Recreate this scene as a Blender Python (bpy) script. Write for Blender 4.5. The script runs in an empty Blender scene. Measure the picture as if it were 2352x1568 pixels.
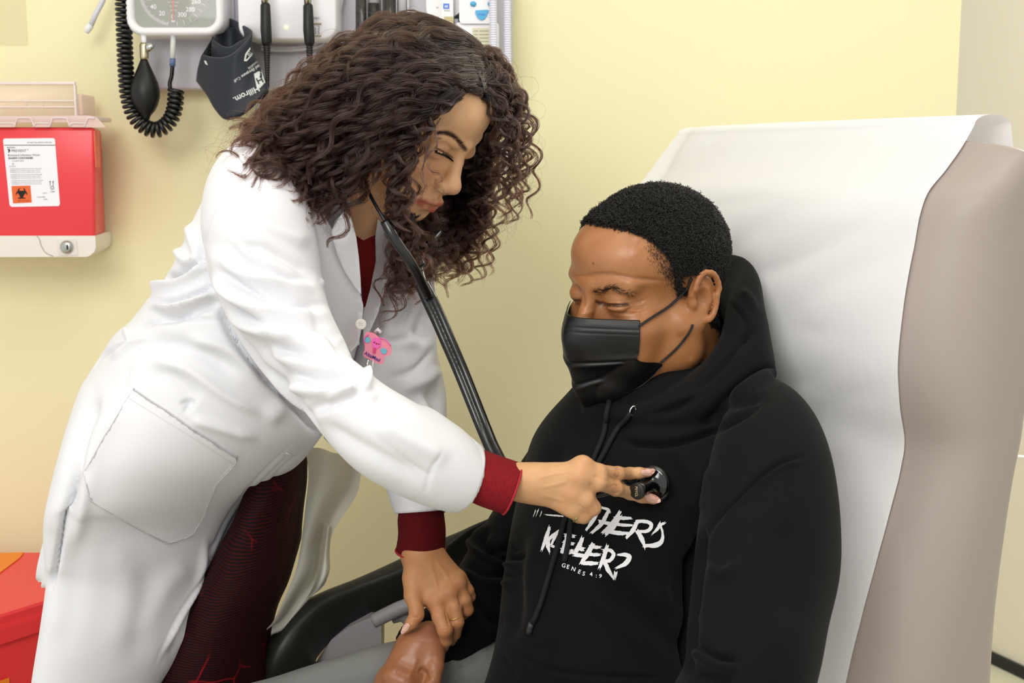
import bpy, math, random
import numpy as np
from mathutils import Vector, Matrix
from mathutils.bvhtree import BVHTree
from mathutils.geometry import delaunay_2d_cdt

random.seed(7)
RNG = np.random.default_rng(7)
SC = bpy.context.scene
COL = SC.collection

# ------------------------------------------------------------------ camera, world, lights, exposure
FPX = 2850.0
PITCH = math.radians(8.0)
CAMZ = 1.45
cam_d = bpy.data.cameras.new('camera')
cam = bpy.data.objects.new('camera', cam_d)
COL.objects.link(cam)
cam_d.sensor_width = 36.0
cam_d.lens = FPX / 2352.0 * 36.0
cam_d.clip_start = 0.05
cam.location = (0, 0, CAMZ)
cam.rotation_euler = (math.radians(90) - PITCH, 0, 0)
cam_d.dof.use_dof = True
cam_d.dof.focus_distance = 1.44
cam_d.dof.aperture_fstop = 9.0
SC.camera = cam

w = bpy.data.worlds.new('room_light')
SC.world = w
w.use_nodes = True
w.node_tree.nodes['Background'].inputs[0].default_value = (1.0, 0.985, 0.96, 1)
w.node_tree.nodes['Background'].inputs[1].default_value = 0.86
SC.view_settings.view_transform = 'Standard'
SC.view_settings.look = 'None'
SC.view_settings.exposure = 0.0
SC.view_settings.gamma = 1.0
SC.view_settings.use_curve_mapping = False


def area_light(name, loc, target, size, power, color=(1, 1, 1)):
    ld = bpy.data.lights.new(name, 'AREA')
    ld.shape = 'RECTANGLE'
    ld.size, ld.size_y = size
    ld.energy = power
    ld.color = color
    o = bpy.data.objects.new(name, ld)
    COL.objects.link(o)
    o.location = loc
    d = Vector(target) - Vector(loc)
    o.rotation_euler = d.to_track_quat('-Z', 'Y').to_euler()
    return o


area_light('ceiling_bounce_light', (-0.62, -0.35, 2.35), (0.0, 1.7, 1.05), (0.9, 0.9), 22.5, (1.0, 0.985, 0.955))
area_light('ceiling_panel_light', (0.3, 1.0, 2.62), (0.3, 1.2, 0.0), (1.2, 0.6), 8, (1.0, 0.97, 0.92))
area_light('recess_fill_light', (1.9, 2.6, 2.6), (1.5, 3.2, 0.6), (0.9, 0.5), 58, (1.0, 0.99, 0.98))  # unseen lamp, added to brighten the beige recess wall

# ------------------------------------------------------------------ camera-ray helpers (place things at a measured depth)
C0 = np.array([0.0, 0.0, CAMZ])
FW = np.array([0, math.cos(PITCH), -math.sin(PITCH)])
UP = np.array([0, math.sin(PITCH), math.cos(PITCH)])
RT = np.array([1.0, 0, 0])


def ray(px, py):
    return FW + RT * ((px - 1176.0) / FPX) + UP * ((784.0 - py) / FPX)


def at(px, py, Y):
    r = ray(px, py)
    return C0 + r * (Y / r[1])


def proj(V):
    d = np.asarray(V, float) - C0
    z = d @ FW
    return np.stack([1176 + FPX * (d @ RT) / z, 784 - FPX * (d @ UP) / z], -1)


# ------------------------------------------------------------------ materials
def lin(c):
    if isinstance(c, str):
        c = [int(c[i:i + 2], 16) / 255 for i in (0, 2, 4)]
    return [x / 12.92 if x <= 0.04045 else ((x + 0.055) / 1.055) ** 2.4 for x in c[:3]]


MATS = {}


def mat(name, color='808080', rough=0.5, metal=0.0, spec=0.5, bump=None, var=None, sss=0.0, sss_r=(1, .35, .2), trans=0.0,
        alpha=1.0, emit=None, vcol=False, coat=0.0, sheen=0.0, ior=1.45, wave=None, transl=0.0):
    if name in MATS:
        return MATS[name]
    m = bpy.data.materials.new(name)
    m.use_nodes = True
    nt = m.node_tree
    N, L = nt.nodes, nt.links
    b = N['Principled BSDF']
    c = lin(color)
    b.inputs['Base Color'].default_value = (*c, 1)
    b.inputs['Roughness'].default_value = rough
    b.inputs['Metallic'].default_value = metal
    b.inputs['Specular IOR Level'].default_value = spec
    b.inputs['IOR'].default_value = ior
    b.inputs['Transmission Weight'].default_value = trans
    b.inputs['Alpha'].default_value = alpha
    b.inputs['Coat Weight'].default_value = coat
    b.inputs['Coat Roughness'].default_value = 0.15
    b.inputs['Sheen Weight'].default_value = sheen
    if sss > 0:
        b.inputs['Subsurface Weight'].default_value = sss
        b.inputs['Subsurface Radius'].default_value = sss_r
        b.inputs['Subsurface Scale'].default_value = 0.006
    if emit:
        b.inputs['Emission Color'].default_value = (*lin(emit[0]), 1)
        b.inputs['Emission Strength'].default_value = emit[1]
    tc = N.new('ShaderNodeTexCoord')
    base = None
    if vcol:
        a = N.new('ShaderNodeVertexColor')
        a.layer_name = 'Col'
        base = a.outputs['Color']
        L.new(base, b.inputs['Base Color'])
    if var:                                        # (scale, strength 0..1, colour)
        nz = N.new('ShaderNodeTexNoise')
        nz.inputs['Scale'].default_value = var[0]
        nz.inputs['Detail'].default_value = 4
        L.new(tc.outputs['Object'], nz.inputs['Vector'])
        mr = N.new('ShaderNodeMapRange')
        mr.inputs['From Min'].default_value = 0.35
        mr.inputs['From Max'].default_value = 0.65
        mr.inputs['To Max'].default_value = var[1]
        L.new(nz.outputs['Fac'], mr.inputs['Value'])
        mx = N.new('ShaderNodeMixRGB')
        mx.inputs[1].default_value = (*c, 1)
        mx.inputs[2].default_value = (*lin(var[2]), 1)
        if base:
            L.new(base, mx.inputs[1])
        L.new(mr.outputs[0], mx.inputs[0])
        L.new(mx.outputs[0], b.inputs['Base Color'])
    if bump:                                       # list of (scale, strength, distance)
        prev = None
        for bs in bump:
            nz = N.new('ShaderNodeTexNoise')
            nz.inputs['Scale'].default_value = bs[0]
            nz.inputs['Detail'].default_value = 3
            mp = None
            if len(bs) > 3:
                mp = N.new('ShaderNodeMapping')
                mp.inputs['Scale'].default_value = bs[3]
                L.new(tc.outputs['Object'], mp.inputs[0])
                L.new(mp.outputs[0], nz.inputs['Vector'])
            else:
                L.new(tc.outputs['Object'], nz.inputs['Vector'])
            bp = N.new('ShaderNodeBump')
            bp.inputs['Strength'].default_value = bs[1]
            bp.inputs['Distance'].default_value = bs[2]
            L.new(nz.outputs['Fac'], bp.inputs['Height'])
            if prev:
                L.new(prev, bp.inputs['Normal'])
            prev = bp.outputs['Normal']
        L.new(prev, b.inputs['Normal'])
    if transl > 0:
        tr = N.new('ShaderNodeBsdfTranslucent')
        tr.inputs[0].default_value = (*c, 1)
        ms = N.new('ShaderNodeMixShader')
        ms.inputs[0].default_value = transl
        L.new(b.outputs[0], ms.inputs[1])
        L.new(tr.outputs[0], ms.inputs[2])
        L.new(ms.outputs[0], N['Material Output'].inputs[0])
    MATS[name] = m
    return m


# ------------------------------------------------------------------ object helpers
def tag(o, label=None, cat=None, group=None, kind=None):
    if label: o['label'] = label
    if cat: o['category'] = cat
    if group: o['group'] = group
    if kind: o['kind'] = kind
    return o


def empty(name, loc, label=None, cat=None, group=None):
    o = bpy.data.objects.new(name, None)
    COL.objects.link(o)
    o.location = Vector([float(v) for v in loc])
    o.empty_display_size = 0.05
    return tag(o, label, cat, group)


def obj(name, V, F, m, parent=None, smooth=True, cols=None, label=None):
    """ONE mesh object from world-space vertices."""
    V = np.asarray(V, dtype=np.float64).reshape(-1, 3)
    if parent is not None:
        off = np.array(parent.matrix_basis.translation)
        p = parent.parent
        while p is not None:
            off = off + np.array(p.matrix_basis.translation)
            p = p.parent
        org = np.zeros(3)
        V = V - off
    else:
        org = np.array([V[:, 0].mean(), V[:, 1].mean(), V[:, 2].min()])
        V = V - org
    me = bpy.data.meshes.new(name)
    if isinstance(F, np.ndarray):
        k = F.shape[1]
        me.vertices.add(len(V))
        me.vertices.foreach_set('co', V.astype(np.float32).ravel())
        me.loops.add(F.size)
        me.loops.foreach_set('vertex_index', F.astype(np.int32).ravel())
        me.polygons.add(len(F))
        me.polygons.foreach_set('loop_start', np.arange(0, F.size, k, dtype=np.int32))
        me.update(calc_edges=True)
        me.validate()
    else:
        me.from_pydata(V.tolist(), [], [list(map(int, f)) for f in F])
        me.update()
    if smooth:
        me.polygons.foreach_set('use_smooth', np.ones(len(me.polygons), dtype=bool))
    if cols is not None:
        a = me.color_attributes.new('Col', 'FLOAT_COLOR', 'POINT')
        c4 = np.ones((len(V), 4), dtype=np.float32)
        c4[:, :3] = cols
        a.data.foreach_set('color', c4.ravel())
    me.materials.append(m)
    o = bpy.data.objects.new(name, me)
    COL.objects.link(o)
    if parent is not None:
        o.parent = parent
    else:
        o.location = org
    if label:
        o['label'] = label
    return o


def wloc(o):
    p = np.zeros(3)
    while o is not None:
        p = p + np.array(o.matrix_basis.translation)
        o = o.parent
    return p


def join(parts):
    Vs, Fs, n = [], [], 0
    for V, F in parts:
        V = np.asarray(V, float)
        Vs.append(V)
        Fs += [[int(i) + n for i in f] for f in F]
        n += len(V)
    return np.concatenate(Vs), Fs


def box(c, s, rot=None, bev=0.0, seg=2):
    """rounded box as superquadric-free bevelled mesh via bmesh"""
    import bmesh
    bm = bmesh.new()
    bmesh.ops.create_cube(bm, size=1.0)
    for v in bm.verts:
        v.co = Vector((v.co.x * s[0], v.co.y * s[1], v.co.z * s[2]))
    if bev > 0:
        bmesh.ops.bevel(bm, geom=bm.edges[:], offset=bev, segments=seg, profile=0.5, affect='EDGES')
    V = np.array([v.co[:] for v in bm.verts])
    F = [[v.index for v in f.verts] for f in bm.faces]
    bm.verts.ensure_lookup_table()
    bm.free()
    if rot is not None:
        V = V @ np.asarray(rot).T
    return V + np.asarray(c, float), F


def euler(rx=0, ry=0, rz=0):
    return np.array(Matrix.Rotation(rz, 3, 'Z') @ Matrix.Rotation(ry, 3, 'Y') @ Matrix.Rotation(rx, 3, 'X'))


def catmull(P, n):
    """resample rows of control points P (k,d) into n rows through all of them"""
    P = np.asarray(P, float)
    k = len(P)
    if k == 2:
        t = np.linspace(0, 1, n)[:, None]
        return P[0] * (1 - t) + P[1] * t
    E = np.vstack([2 * P[0] - P[1], P, 2 * P[-1] - P[-2]])
    s = np.linspace(0, k - 1, n)
    i = np.minimum(s.astype(int), k - 2)
    t = (s - i)[:, None]
    a, b, c, d = E[i], E[i + 1], E[i + 2], E[i + 3]
    return 0.5 * (2 * b + (c - a) * t + (2 * a - 5 * b + 4 * c - d) * t ** 2 + (3 * b - a - 3 * c + d) * t ** 3)


def tube(P, r, n=10, closed=False, caps=True, flat=1.0, up=None):
    """tube mesh along world points; r scalar or per point; flat = second axis factor"""
    P = np.asarray(P, float)
    m = len(P)
    r = np.broadcast_to(np.asarray(r, float), (m,))
    if closed:
        T = np.roll(P, -1, 0) - np.roll(P, 1, 0)
    else:
        T = np.gradient(P, axis=0)
    T /= np.linalg.norm(T, axis=1)[:, None] + 1e-12
    u = np.array([0, 0, 1.0]) if up is None else np.asarray(up, float)
    if abs(T[0] @ u) > 0.95:
        u = np.array([1.0, 0, 0])
    A = np.cross(T[0], u)
    A /= np.linalg.norm(A)
    V = []
    th = np.linspace(0, 2 * np.pi, n, endpoint=False)
    for i in range(m):
        A = A - T[i] * (A @ T[i])
        A /= np.linalg.norm(A) + 1e-12
        B = np.cross(T[i], A)
        V.append(P[i] + r[i] * (np.cos(th)[:, None] * A + flat * np.sin(th)[:, None] * B))
    V = np.concatenate(V)
    F = []
    rng = range(m) if closed else range(m - 1)
    for i in rng:
        j = (i + 1) % m
        for k in range(n):
            k2 = (k + 1) % n
            F.append([i * n + k, i * n + k2, j * n + k2, j * n + k])
    if caps and not closed:
        F.append(list(range(n))[::-1])
        F.append([(m - 1) * n + k for k in range(n)])
    return V, F


def lathe(prof, c, axis, n=32, sx=1.0, sy=1.0, caps=True):
    """prof = list of (radius, height along axis)"""
    ax = np.asarray(axis, float)
    ax /= np.linalg.norm(ax)
    u = np.array([0, 0, 1.0]) if abs(ax[2]) < .9 else np.array([1.0, 0, 0])
    A = np.cross(u, ax)
    A /= np.linalg.norm(A)
    B = np.cross(ax, A)
    th = np.linspace(0, 2 * np.pi, n, endpoint=False)
    V = np.concatenate([np.asarray(c) + ax * h + r * (sx * np.cos(th)[:, None] * A + sy * np.sin(th)[:, None] * B) for r, h in prof])
    F = []
    for i in range(len(prof) - 1):
        for k in range(n):
            k2 = (k + 1) % n
            F.append([i * n + k, i * n + k2, (i + 1) * n + k2, (i + 1) * n + k])
    if caps:
        F.append(list(range(n))[::-1])
        F.append([(len(prof) - 1) * n + k for k in range(n)])
    return V, F


def loft(rows, n=56, sub=8, fit=True):
    """closed tube; row = (lx,ly,YL, rx,ry,YR, half_depth, exponent)"""
    rows = [list(r) + [2.0] * (8 - len(r)) for r in rows]
    S = catmull(rows, (len(rows) - 1) * sub + 1)
    A = np.array([at(s[0], s[1], s[2]) for s in S])
    B = np.array([at(s[3], s[4], s[5]) for s in S])
    c = (A + B) / 2
    a = (B - A) / 2
    T = np.gradient(c, axis=0)
    b = np.cross(a, T)
    b /= np.linalg.norm(b, axis=1)[:, None]
    th = np.linspace(0, 2 * np.pi, n, endpoint=False)
    V = []
    for i in range(len(S)):
        e = 2.0 / S[i][7]
        ct = np.sign(np.cos(th)) * np.abs(np.cos(th)) ** e
        st = np.sign(np.sin(th)) * np.abs(np.sin(th)) ** e
        L2, R2 = np.array(S[i][0:2]), np.array(S[i][3:5])
        w_ = np.linalg.norm(R2 - L2)
        d_ = (R2 - L2) / max(w_, 1e-6)
        ci, ai = c[i].copy(), a[i].copy()
        for _ in range(3 if fit else 0):            # keep the outline at its measured width
            P = proj(ci + ai * ct[:, None] + b[i] * S[i][6] * st[:, None])
            q = (P - L2) @ d_
            lo, hi = q.min(), q.max()
            f_ = max(.35, min(1.5, 1 + (w_ - (hi - lo)) / w_))
            la = np.linalg.norm(a[i])
            ci = ci + a[i] / la * ((w_ / 2 - (hi + lo) / 2) * 2 * la / w_)
            ai = ai * f_
        V.append(ci + ai * ct[:, None] + b[i] * S[i][6] * st[:, None])
    V = np.concatenate(V)
    F = []
    m = len(S)
    for i in range(m - 1):
        for k in range(n):
            k2 = (k + 1) % n
            F.append([i * n + k, i * n + k2, (i + 1) * n + k2, (i + 1) * n + k])
    F.append(list(range(n))[::-1])
    F.append([(m - 1) * n + k for k in range(n)])
    return V, F


def sheet(rows, nu=24, sub=8, bulge=None):
    """open sheet between two 3-D edges; row=(lx,ly,YL,rx,ry,YR); bulge(u,v)->depth offset"""
    S = catmull(rows, (len(rows) - 1) * sub + 1)
    V = []
    m = len(S)
    for i, s in enumerate(S):
        A, B = at(*s[:3]), at(*s[3:6])
        for k in range(nu + 1):
            u = k / nu
            p = A * (1 - u) + B * u
            if bulge:
                p = p + np.array([0, bulge(u, i / (m - 1)), 0])
            V.append(p)
    F = [[i * (nu + 1) + k, i * (nu + 1) + k + 1, (i + 1) * (nu + 1) + k + 1, (i + 1) * (nu + 1) + k] for i in range(m - 1) for k in range(nu)]
    return np.array(V), F


def grid_faces(m, n, wrap=False):
    i, k = np.meshgrid(np.arange(m - 1), np.arange(n if wrap else n - 1), indexing='ij')
    i, k = i.ravel(), k.ravel()
    k2 = (k + 1) % n
    return np.stack([i * n + k, i * n + k2, (i + 1) * n + k2, (i + 1) * n + k], 1)


def edges_of(F):
    F = np.asarray(F)
    k = F.shape[1]
    E = np.concatenate([np.stack([F[:, i], F[:, (i + 1) % k]], 1) for i in range(k)])
    E = np.sort(E, 1)
    return np.unique(E, axis=0)


def smooth_mesh(V, F, it=2, lam=0.5):
    E = edges_of(F)
    n = len(V)
    deg = np.bincount(E.ravel(), minlength=n).astype(float)
    deg[deg == 0] = 1
    for _ in range(it):
        S = np.stack([np.bincount(E[:, 0], V[E[:, 1], c], n) + np.bincount(E[:, 1], V[E[:, 0], c], n) for c in range(3)], 1)
        V = V + lam * (S / deg[:, None] - V)
    return V


def normals(V, F):
    F = np.asarray(F)
    a, b, c = V[F[:, 0]], V[F[:, 1]], V[F[:, 2]]
    if F.shape[1] == 4:
        fn = np.cross(c - a, V[F[:, 3]] - b)
    else:
        fn = np.cross(b - a, c - a)
    N = np.zeros_like(V)
    for j in range(F.shape[1]):
        for k in range(3):
            N[:, k] += np.bincount(F[:, j], fn[:, k], len(V))
    N /= np.linalg.norm(N, axis=1)[:, None] + 1e-12
    return N


def remesh(parts, voxel, smooth=2):
    """voxel union of closed meshes -> quads"""
    V, F = join(parts)
    me = bpy.data.meshes.new('tmp')
    me.from_pydata(V.tolist(), [], F)
    import bmesh
    bm = bmesh.new()
    bm.from_mesh(me)
    bmesh.ops.recalc_face_normals(bm, faces=bm.faces)
    bm.to_mesh(me)
    bm.free()
    o = bpy.data.objects.new('tmp', me)
    COL.objects.link(o)
    md = o.modifiers.new('r', 'REMESH')
    md.mode = 'VOXEL'
    md.voxel_size = voxel
    dg = bpy.context.evaluated_depsgraph_get()
    ev = o.evaluated_get(dg)
    m2 = ev.to_mesh()
    n = len(m2.vertices)
    co = np.empty(n * 3, np.float32)
    m2.vertices.foreach_get('co', co)
    fi = np.empty(len(m2.loops), np.int32)
    m2.loops.foreach_get('vertex_index', fi)
    tot = np.empty(len(m2.polygons), np.int32)
    m2.polygons.foreach_get('loop_total', tot)
    assert (tot == 4).all()
    ev.to_mesh_clear()
    bpy.data.objects.remove(o)
    bpy.data.meshes.remove(me)
    Vr, Fr = co.reshape(-1, 3).astype(float), fi.reshape(-1, 4)
    return smooth_mesh(Vr, Fr, smooth), Fr


def sculpt(V, F, strokes, facing=0.15, taper=0.25, minw=0):
    """drape folds, creases and seams: stroke = (polyline px, width px, amplitude m[, profile])
    each one raises (or sinks) the camera-side surface along its own normal"""
    V = V.copy()
    N = normals(V, F)
    P = proj(V)
    view = V - C0
    view /= np.linalg.norm(view, axis=1)[:, None]
    fc = -(N * view).sum(1)
    ok = np.where(fc > 0.0)[0]
    wgt = np.clip(fc / max(facing, 1e-3), 0, 1)
    disp = np.zeros(len(V))
    for st in strokes:
        pts, wd, amp = np.asarray(st[0], float), max(st[1], minw), st[2]
        prof = st[3] if len(st) > 3 else 'g'
        yr = st[4] if len(st) > 4 else None
        C = catmull(pts, max(12, len(pts) * 6)) if len(pts) > 2 else catmull(pts, 8)
        lo, hi = C.min(0) - wd * 2.6, C.max(0) + wd * 2.6
        Q = P[ok]
        s = ok[(Q[:, 0] > lo[0]) & (Q[:, 0] < hi[0]) & (Q[:, 1] > lo[1]) & (Q[:, 1] < hi[1])]
        if yr:
            s = s[(V[s, 1] > yr[0]) & (V[s, 1] < yr[1])]
        if len(s) == 0:
            continue
        q = P[s]
        best = np.full(len(s), 1e9)
        bt = np.zeros(len(s))
        bs = np.zeros(len(s))
        for i in range(len(C) - 1):
            a, b = C[i], C[i + 1]
            ab = b - a
            t = np.clip(((q - a) @ ab) / (ab @ ab + 1e-9), 0, 1)
            dv = q - (a + t[:, None] * ab)
            d = np.hypot(dv[:, 0], dv[:, 1])
            m = d < best
            best[m] = d[m]
            bt[m] = (i + t[m]) / (len(C) - 1)
            bs[m] = np.sign(ab[0] * dv[m, 1] - ab[1] * dv[m, 0])
        x = best / wd
        if prof == 'g':
            h = np.exp(-x * x * 1.5)
        elif prof == 's':          # sharp crease
            h = np.exp(-(x ** 1.5) * 2.2)
        elif prof == 'step':       # raised on one side only
            h = np.exp(-x * x * 1.2) * (bs > 0)
        elif prof == 'fold':       # ridge with a crease on one side
            sx = x * bs
            h = np.exp(-(sx - 0.35) ** 2 * 2.2) - 0.9 * np.exp(-(sx + 0.7) ** 2 * 4)
        tp = np.clip(np.minimum(bt, 1 - bt) / taper, 0, 1) if taper > 0 else 1
        tp = tp * tp * (3 - 2 * tp)
        disp[s] += amp * h * (tp if prof != 'step' else 1)
    return V + N * (disp * wgt)[:, None]


# ------------------------------------------------------------------ signed distance sculpting
class Field:
    def __init__(self, lo, hi, h):
        self.lo, self.h = np.asarray(lo, float), h
        n = np.ceil((np.asarray(hi, float) - self.lo) / h).astype(int) + 1
        self.ax = [(self.lo[i] + np.arange(n[i]) * h).astype(np.float32) for i in range(3)]
        self.D = np.full(n, 1e3, np.float32)

    def _slice(self, lo, hi):
        s = []
        for i in range(3):
            a = int(max(0, math.floor((lo[i] - self.lo[i]) / self.h)))
            b = int(min(len(self.ax[i]), math.ceil((hi[i] - self.lo[i]) / self.h) + 1))
            if b - a < 2:
                return None
            s.append(slice(a, b))
        return tuple(s)

    def _apply(self, fn, lo, hi, k, sub):
        mg = k + 3 * self.h
        s = self._slice(np.asarray(lo) - mg, np.asarray(hi) + mg)
        if s is None:
            return
        X = self.ax[0][s[0]][:, None, None]
        Y = self.ax[1][s[1]][None, :, None]
        Z = self.ax[2][s[2]][None, None, :]
        d = fn(X, Y, Z).astype(np.float32)
        D = self.D[s]
        if sub:
            d = -d
            if k > 0:
                t = np.clip(0.5 - 0.5 * (d - D) / k, 0, 1)
                self.D[s] = d * (1 - t) + D * t + k * t * (1 - t)
            else:
                self.D[s] = np.maximum(D, d)
        else:
            if k > 0:
                t = np.clip(0.5 + 0.5 * (d - D) / k, 0, 1)
                self.D[s] = np.where(D > 500, d, d * (1 - t) + D * t - k * t * (1 - t))
            else:
                self.D[s] = np.minimum(D, d)

    def ell(self, c, r, k=0.0, sub=False, R=None):
        c = np.asarray(c, float)
        r = np.broadcast_to(np.asarray(r, float), (3,))

        def fn(X, Y, Z):
            x, y, z = X - c[0], Y - c[1], Z - c[2]
            if R is not None:
                x, y, z = (R[0][0] * x + R[1][0] * y + R[2][0] * z, R[0][1] * x + R[1][1] * y + R[2][1] * z, R[0][2] * x + R[1][2] * y + R[2][2] * z)
            k0 = np.sqrt((x / r[0]) ** 2 + (y / r[1]) ** 2 + (z / r[2]) ** 2)
            k1 = np.sqrt((x / r[0] ** 2) ** 2 + (y / r[1] ** 2) ** 2 + (z / r[2] ** 2) ** 2)
            return k0 * (k0 - 1) / (k1 + 1e-9)
        m = r if R is None else np.full(3, r.max())
        self._apply(fn, c - m, c + m, k, sub)

    def cone(self, a, b, ra, rb, k=0.0, sub=False):
        a, b = np.asarray(a, float), np.asarray(b, float)
        ab = b - a
        L2 = ab @ ab + 1e-12
        R = max(ra, rb)

        def fn(X, Y, Z):
            x, y, z = X - a[0], Y - a[1], Z - a[2]
            t = np.clip((x * ab[0] + y * ab[1] + z * ab[2]) / L2, 0, 1)
            return np.sqrt((x - t * ab[0]) ** 2 + (y - t * ab[1]) ** 2 + (z - t * ab[2]) ** 2) - (ra + t * (rb - ra))
        self._apply(fn, np.minimum(a, b) - R, np.maximum(a, b) + R, k, sub)

    def mesh(self):
        D = self.D
        nx, ny, nz = D.shape
        ins = D < 0
        c = ins[:-1, :-1, :-1].astype(np.int8)
        offs = [(0, 0, 0), (1, 0, 0), (0, 1, 0), (1, 1, 0), (0, 0, 1), (1, 0, 1), (0, 1, 1), (1, 1, 1)]
        for o in offs[1:]:
            c = c + ins[o[0]:nx - 1 + o[0], o[1]:ny - 1 + o[1], o[2]:nz - 1 + o[2]]
        act = (c > 0) & (c < 8)
        I, J, K = np.nonzero(act)
        idx = np.full(act.shape, -1, np.int32)
        idx[I, J, K] = np.arange(len(I))
        val = np.stack([D[I + o[0], J + o[1], K + o[2]] for o in offs], 1)
        eds = [(a, b) for a in range(8) for b in range(a + 1, 8) if sum(abs(offs[a][i] - offs[b][i]) for i in range(3)) == 1]
        acc = np.zeros((len(I), 3))
        cnt = np.zeros(len(I))
        O = np.array(offs, float)
        for a, b in eds:
            va, vb = val[:, a], val[:, b]
            m = (va < 0) != (vb < 0)
            t = va[m] / (va[m] - vb[m])
            acc[m] += O[a] + (O[b] - O[a]) * t[:, None]
            cnt[m] += 1
        V = (np.stack([I, J, K], 1) + acc / cnt[:, None]) * self.h + self.lo
        F = []
        A = ins
        # x edges
        x = A[:-1, 1:-1, 1:-1] != A[1:, 1:-1, 1:-1]
        i, j, k = np.nonzero(x)
        j, k = j + 1, k + 1
        q = np.stack([idx[i, j - 1, k - 1], idx[i, j, k - 1], idx[i, j, k], idx[i, j - 1, k]], 1)
        fl = A[i, j, k]
        q[~fl] = q[~fl][:, ::-1]
        F.append(q)
        x = A[1:-1, :-1, 1:-1] != A[1:-1, 1:, 1:-1]
        i, j, k = np.nonzero(x)
        i, k = i + 1, k + 1
        q = np.stack([idx[i - 1, j, k - 1], idx[i - 1, j, k], idx[i, j, k], idx[i, j, k - 1]], 1)
        fl = A[i, j, k]
        q[~fl] = q[~fl][:, ::-1]
        F.append(q)
        x = A[1:-1, 1:-1, :-1] != A[1:-1, 1:-1, 1:]
        i, j, k = np.nonzero(x)
        i, j = i + 1, j + 1
        q = np.stack([idx[i - 1, j - 1, k], idx[i, j - 1, k], idx[i, j, k], idx[i - 1, j, k]], 1)
        fl = A[i, j, k]
        q[~fl] = q[~fl][:, ::-1]
        F.append(q)
        F = np.concatenate(F)
        F = F[(F >= 0).all(1)]
        return V, F


def bvh_of(V, F):
    return BVHTree.FromPolygons(V.tolist() if isinstance(V, np.ndarray) else V, [list(map(int, f)) for f in F], all_triangles=False)


def hit(bvh, px, py, off=0.0, default=None, maxd=9):
    """point where the sight line through a measured pixel meets a surface, lifted off it by off"""
    r = ray(px, py)
    r = r / np.linalg.norm(r)
    h = bvh.ray_cast(Vector(C0), Vector(r))
    if h[0] is None:
        return default
    n = np.array(h[1])
    if n @ r > 0:
        n = -n
    return np.array(h[0]) + n * off


def inside(poly, pts):
    poly = np.asarray(poly, float)
    x, y = pts[:, 0], pts[:, 1]
    c = np.zeros(len(pts), bool)
    n = len(poly)
    for i in range(n):
        x1, y1 = poly[i]
        x2, y2 = poly[(i + 1) % n]
        if y1 == y2:
            continue
        m = ((y1 > y) != (y2 > y)) & (x < (x2 - x1) * (y - y1) / (y2 - y1) + x1)
        c ^= m
    return c


def patch2d(poly, step, holes=()):
    poly = np.asarray(poly, float)

    def dens(p):
        out = []
        for i in range(len(p)):
            a, b = p[i], p[(i + 1) % len(p)]
            k = max(1, int(np.hypot(*(b - a)) / step))
            out += [a + (b - a) * j / k for j in range(k)]
        return np.array(out)
    loops = [dens(poly)] + [dens(np.asarray(h, float)) for h in holes]
    pts, eds, n = [], [], 0
    for lp in loops:
        pts += [Vector(p) for p in lp]
        eds += [(n + i, n + (i + 1) % len(lp)) for i in range(len(lp))]
        n += len(lp)
    nb = len(loops[0])
    lo, hi = poly.min(0), poly.max(0)
    gx, gy = np.meshgrid(np.arange(lo[0] + step / 2, hi[0], step), np.arange(lo[1] + step / 2, hi[1], step))
    g = np.stack([gx.ravel(), gy.ravel()], 1)
    if len(g):
        m = inside(poly, g)
        for h in holes:
            m &= ~inside(h, g)
        g = g[m]
        pts += [Vector(p) for p in g]
    r = delaunay_2d_cdt(pts, eds, [], 0, 1e-4)
    P = np.array([[v[0], v[1]] for v in r[0]])
    T = [list(f) for f in r[2]]
    if not T:
        return P, []
    cen = np.array([P[f].mean(0) for f in T])
    m = inside(poly, cen)
    for h in holes:
        m &= ~inside(h, cen)
    return P, [f for f, k in zip(T, m) if k]


def patch(poly, bvh, off, step=12, holes=(), skirt=False, relax=0):
    """flat or thin piece lying on a surface; returns world V,F"""
    P, T = patch2d(poly, step, holes)
    V, okm = [], []
    for p in P:
        h = hit(bvh, p[0], p[1], off)
        okm.append(h is not None)
        V.append(h if h is not None else np.zeros(3))
    T = [f for f in T if all(okm[i] for i in f)]
    V = np.array(V)
    if relax and T:
        ft = np.array([list(f) for f in T if len(f) == 3])
        for _ in range(relax):
            V2 = smooth_mesh(V, ft, 1, .5)
            V = V2
        nrm_ = np.array([0, -1.0, 0])
    if skirt and T:
        from collections import Counter
        ec = Counter()
        for f in T:
            for i in range(len(f)):
                e = (f[i], f[(i + 1) % len(f)])
                ec[tuple(sorted(e))] += 1
        n0 = len(V)
        low = {}
        V = list(V)
        for (a, b), c in list(ec.items()):
            if c == 1:
                for q in (a, b):
                    if q not in low:
                        h = hit(bvh, P[q][0], P[q][1], -0.0015)
                        low[q] = len(V)
                        V.append(h if h is not None else V[q])
                T.append([a, b, low[b], low[a]])
        V = np.array(V)
    return V, T


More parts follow.
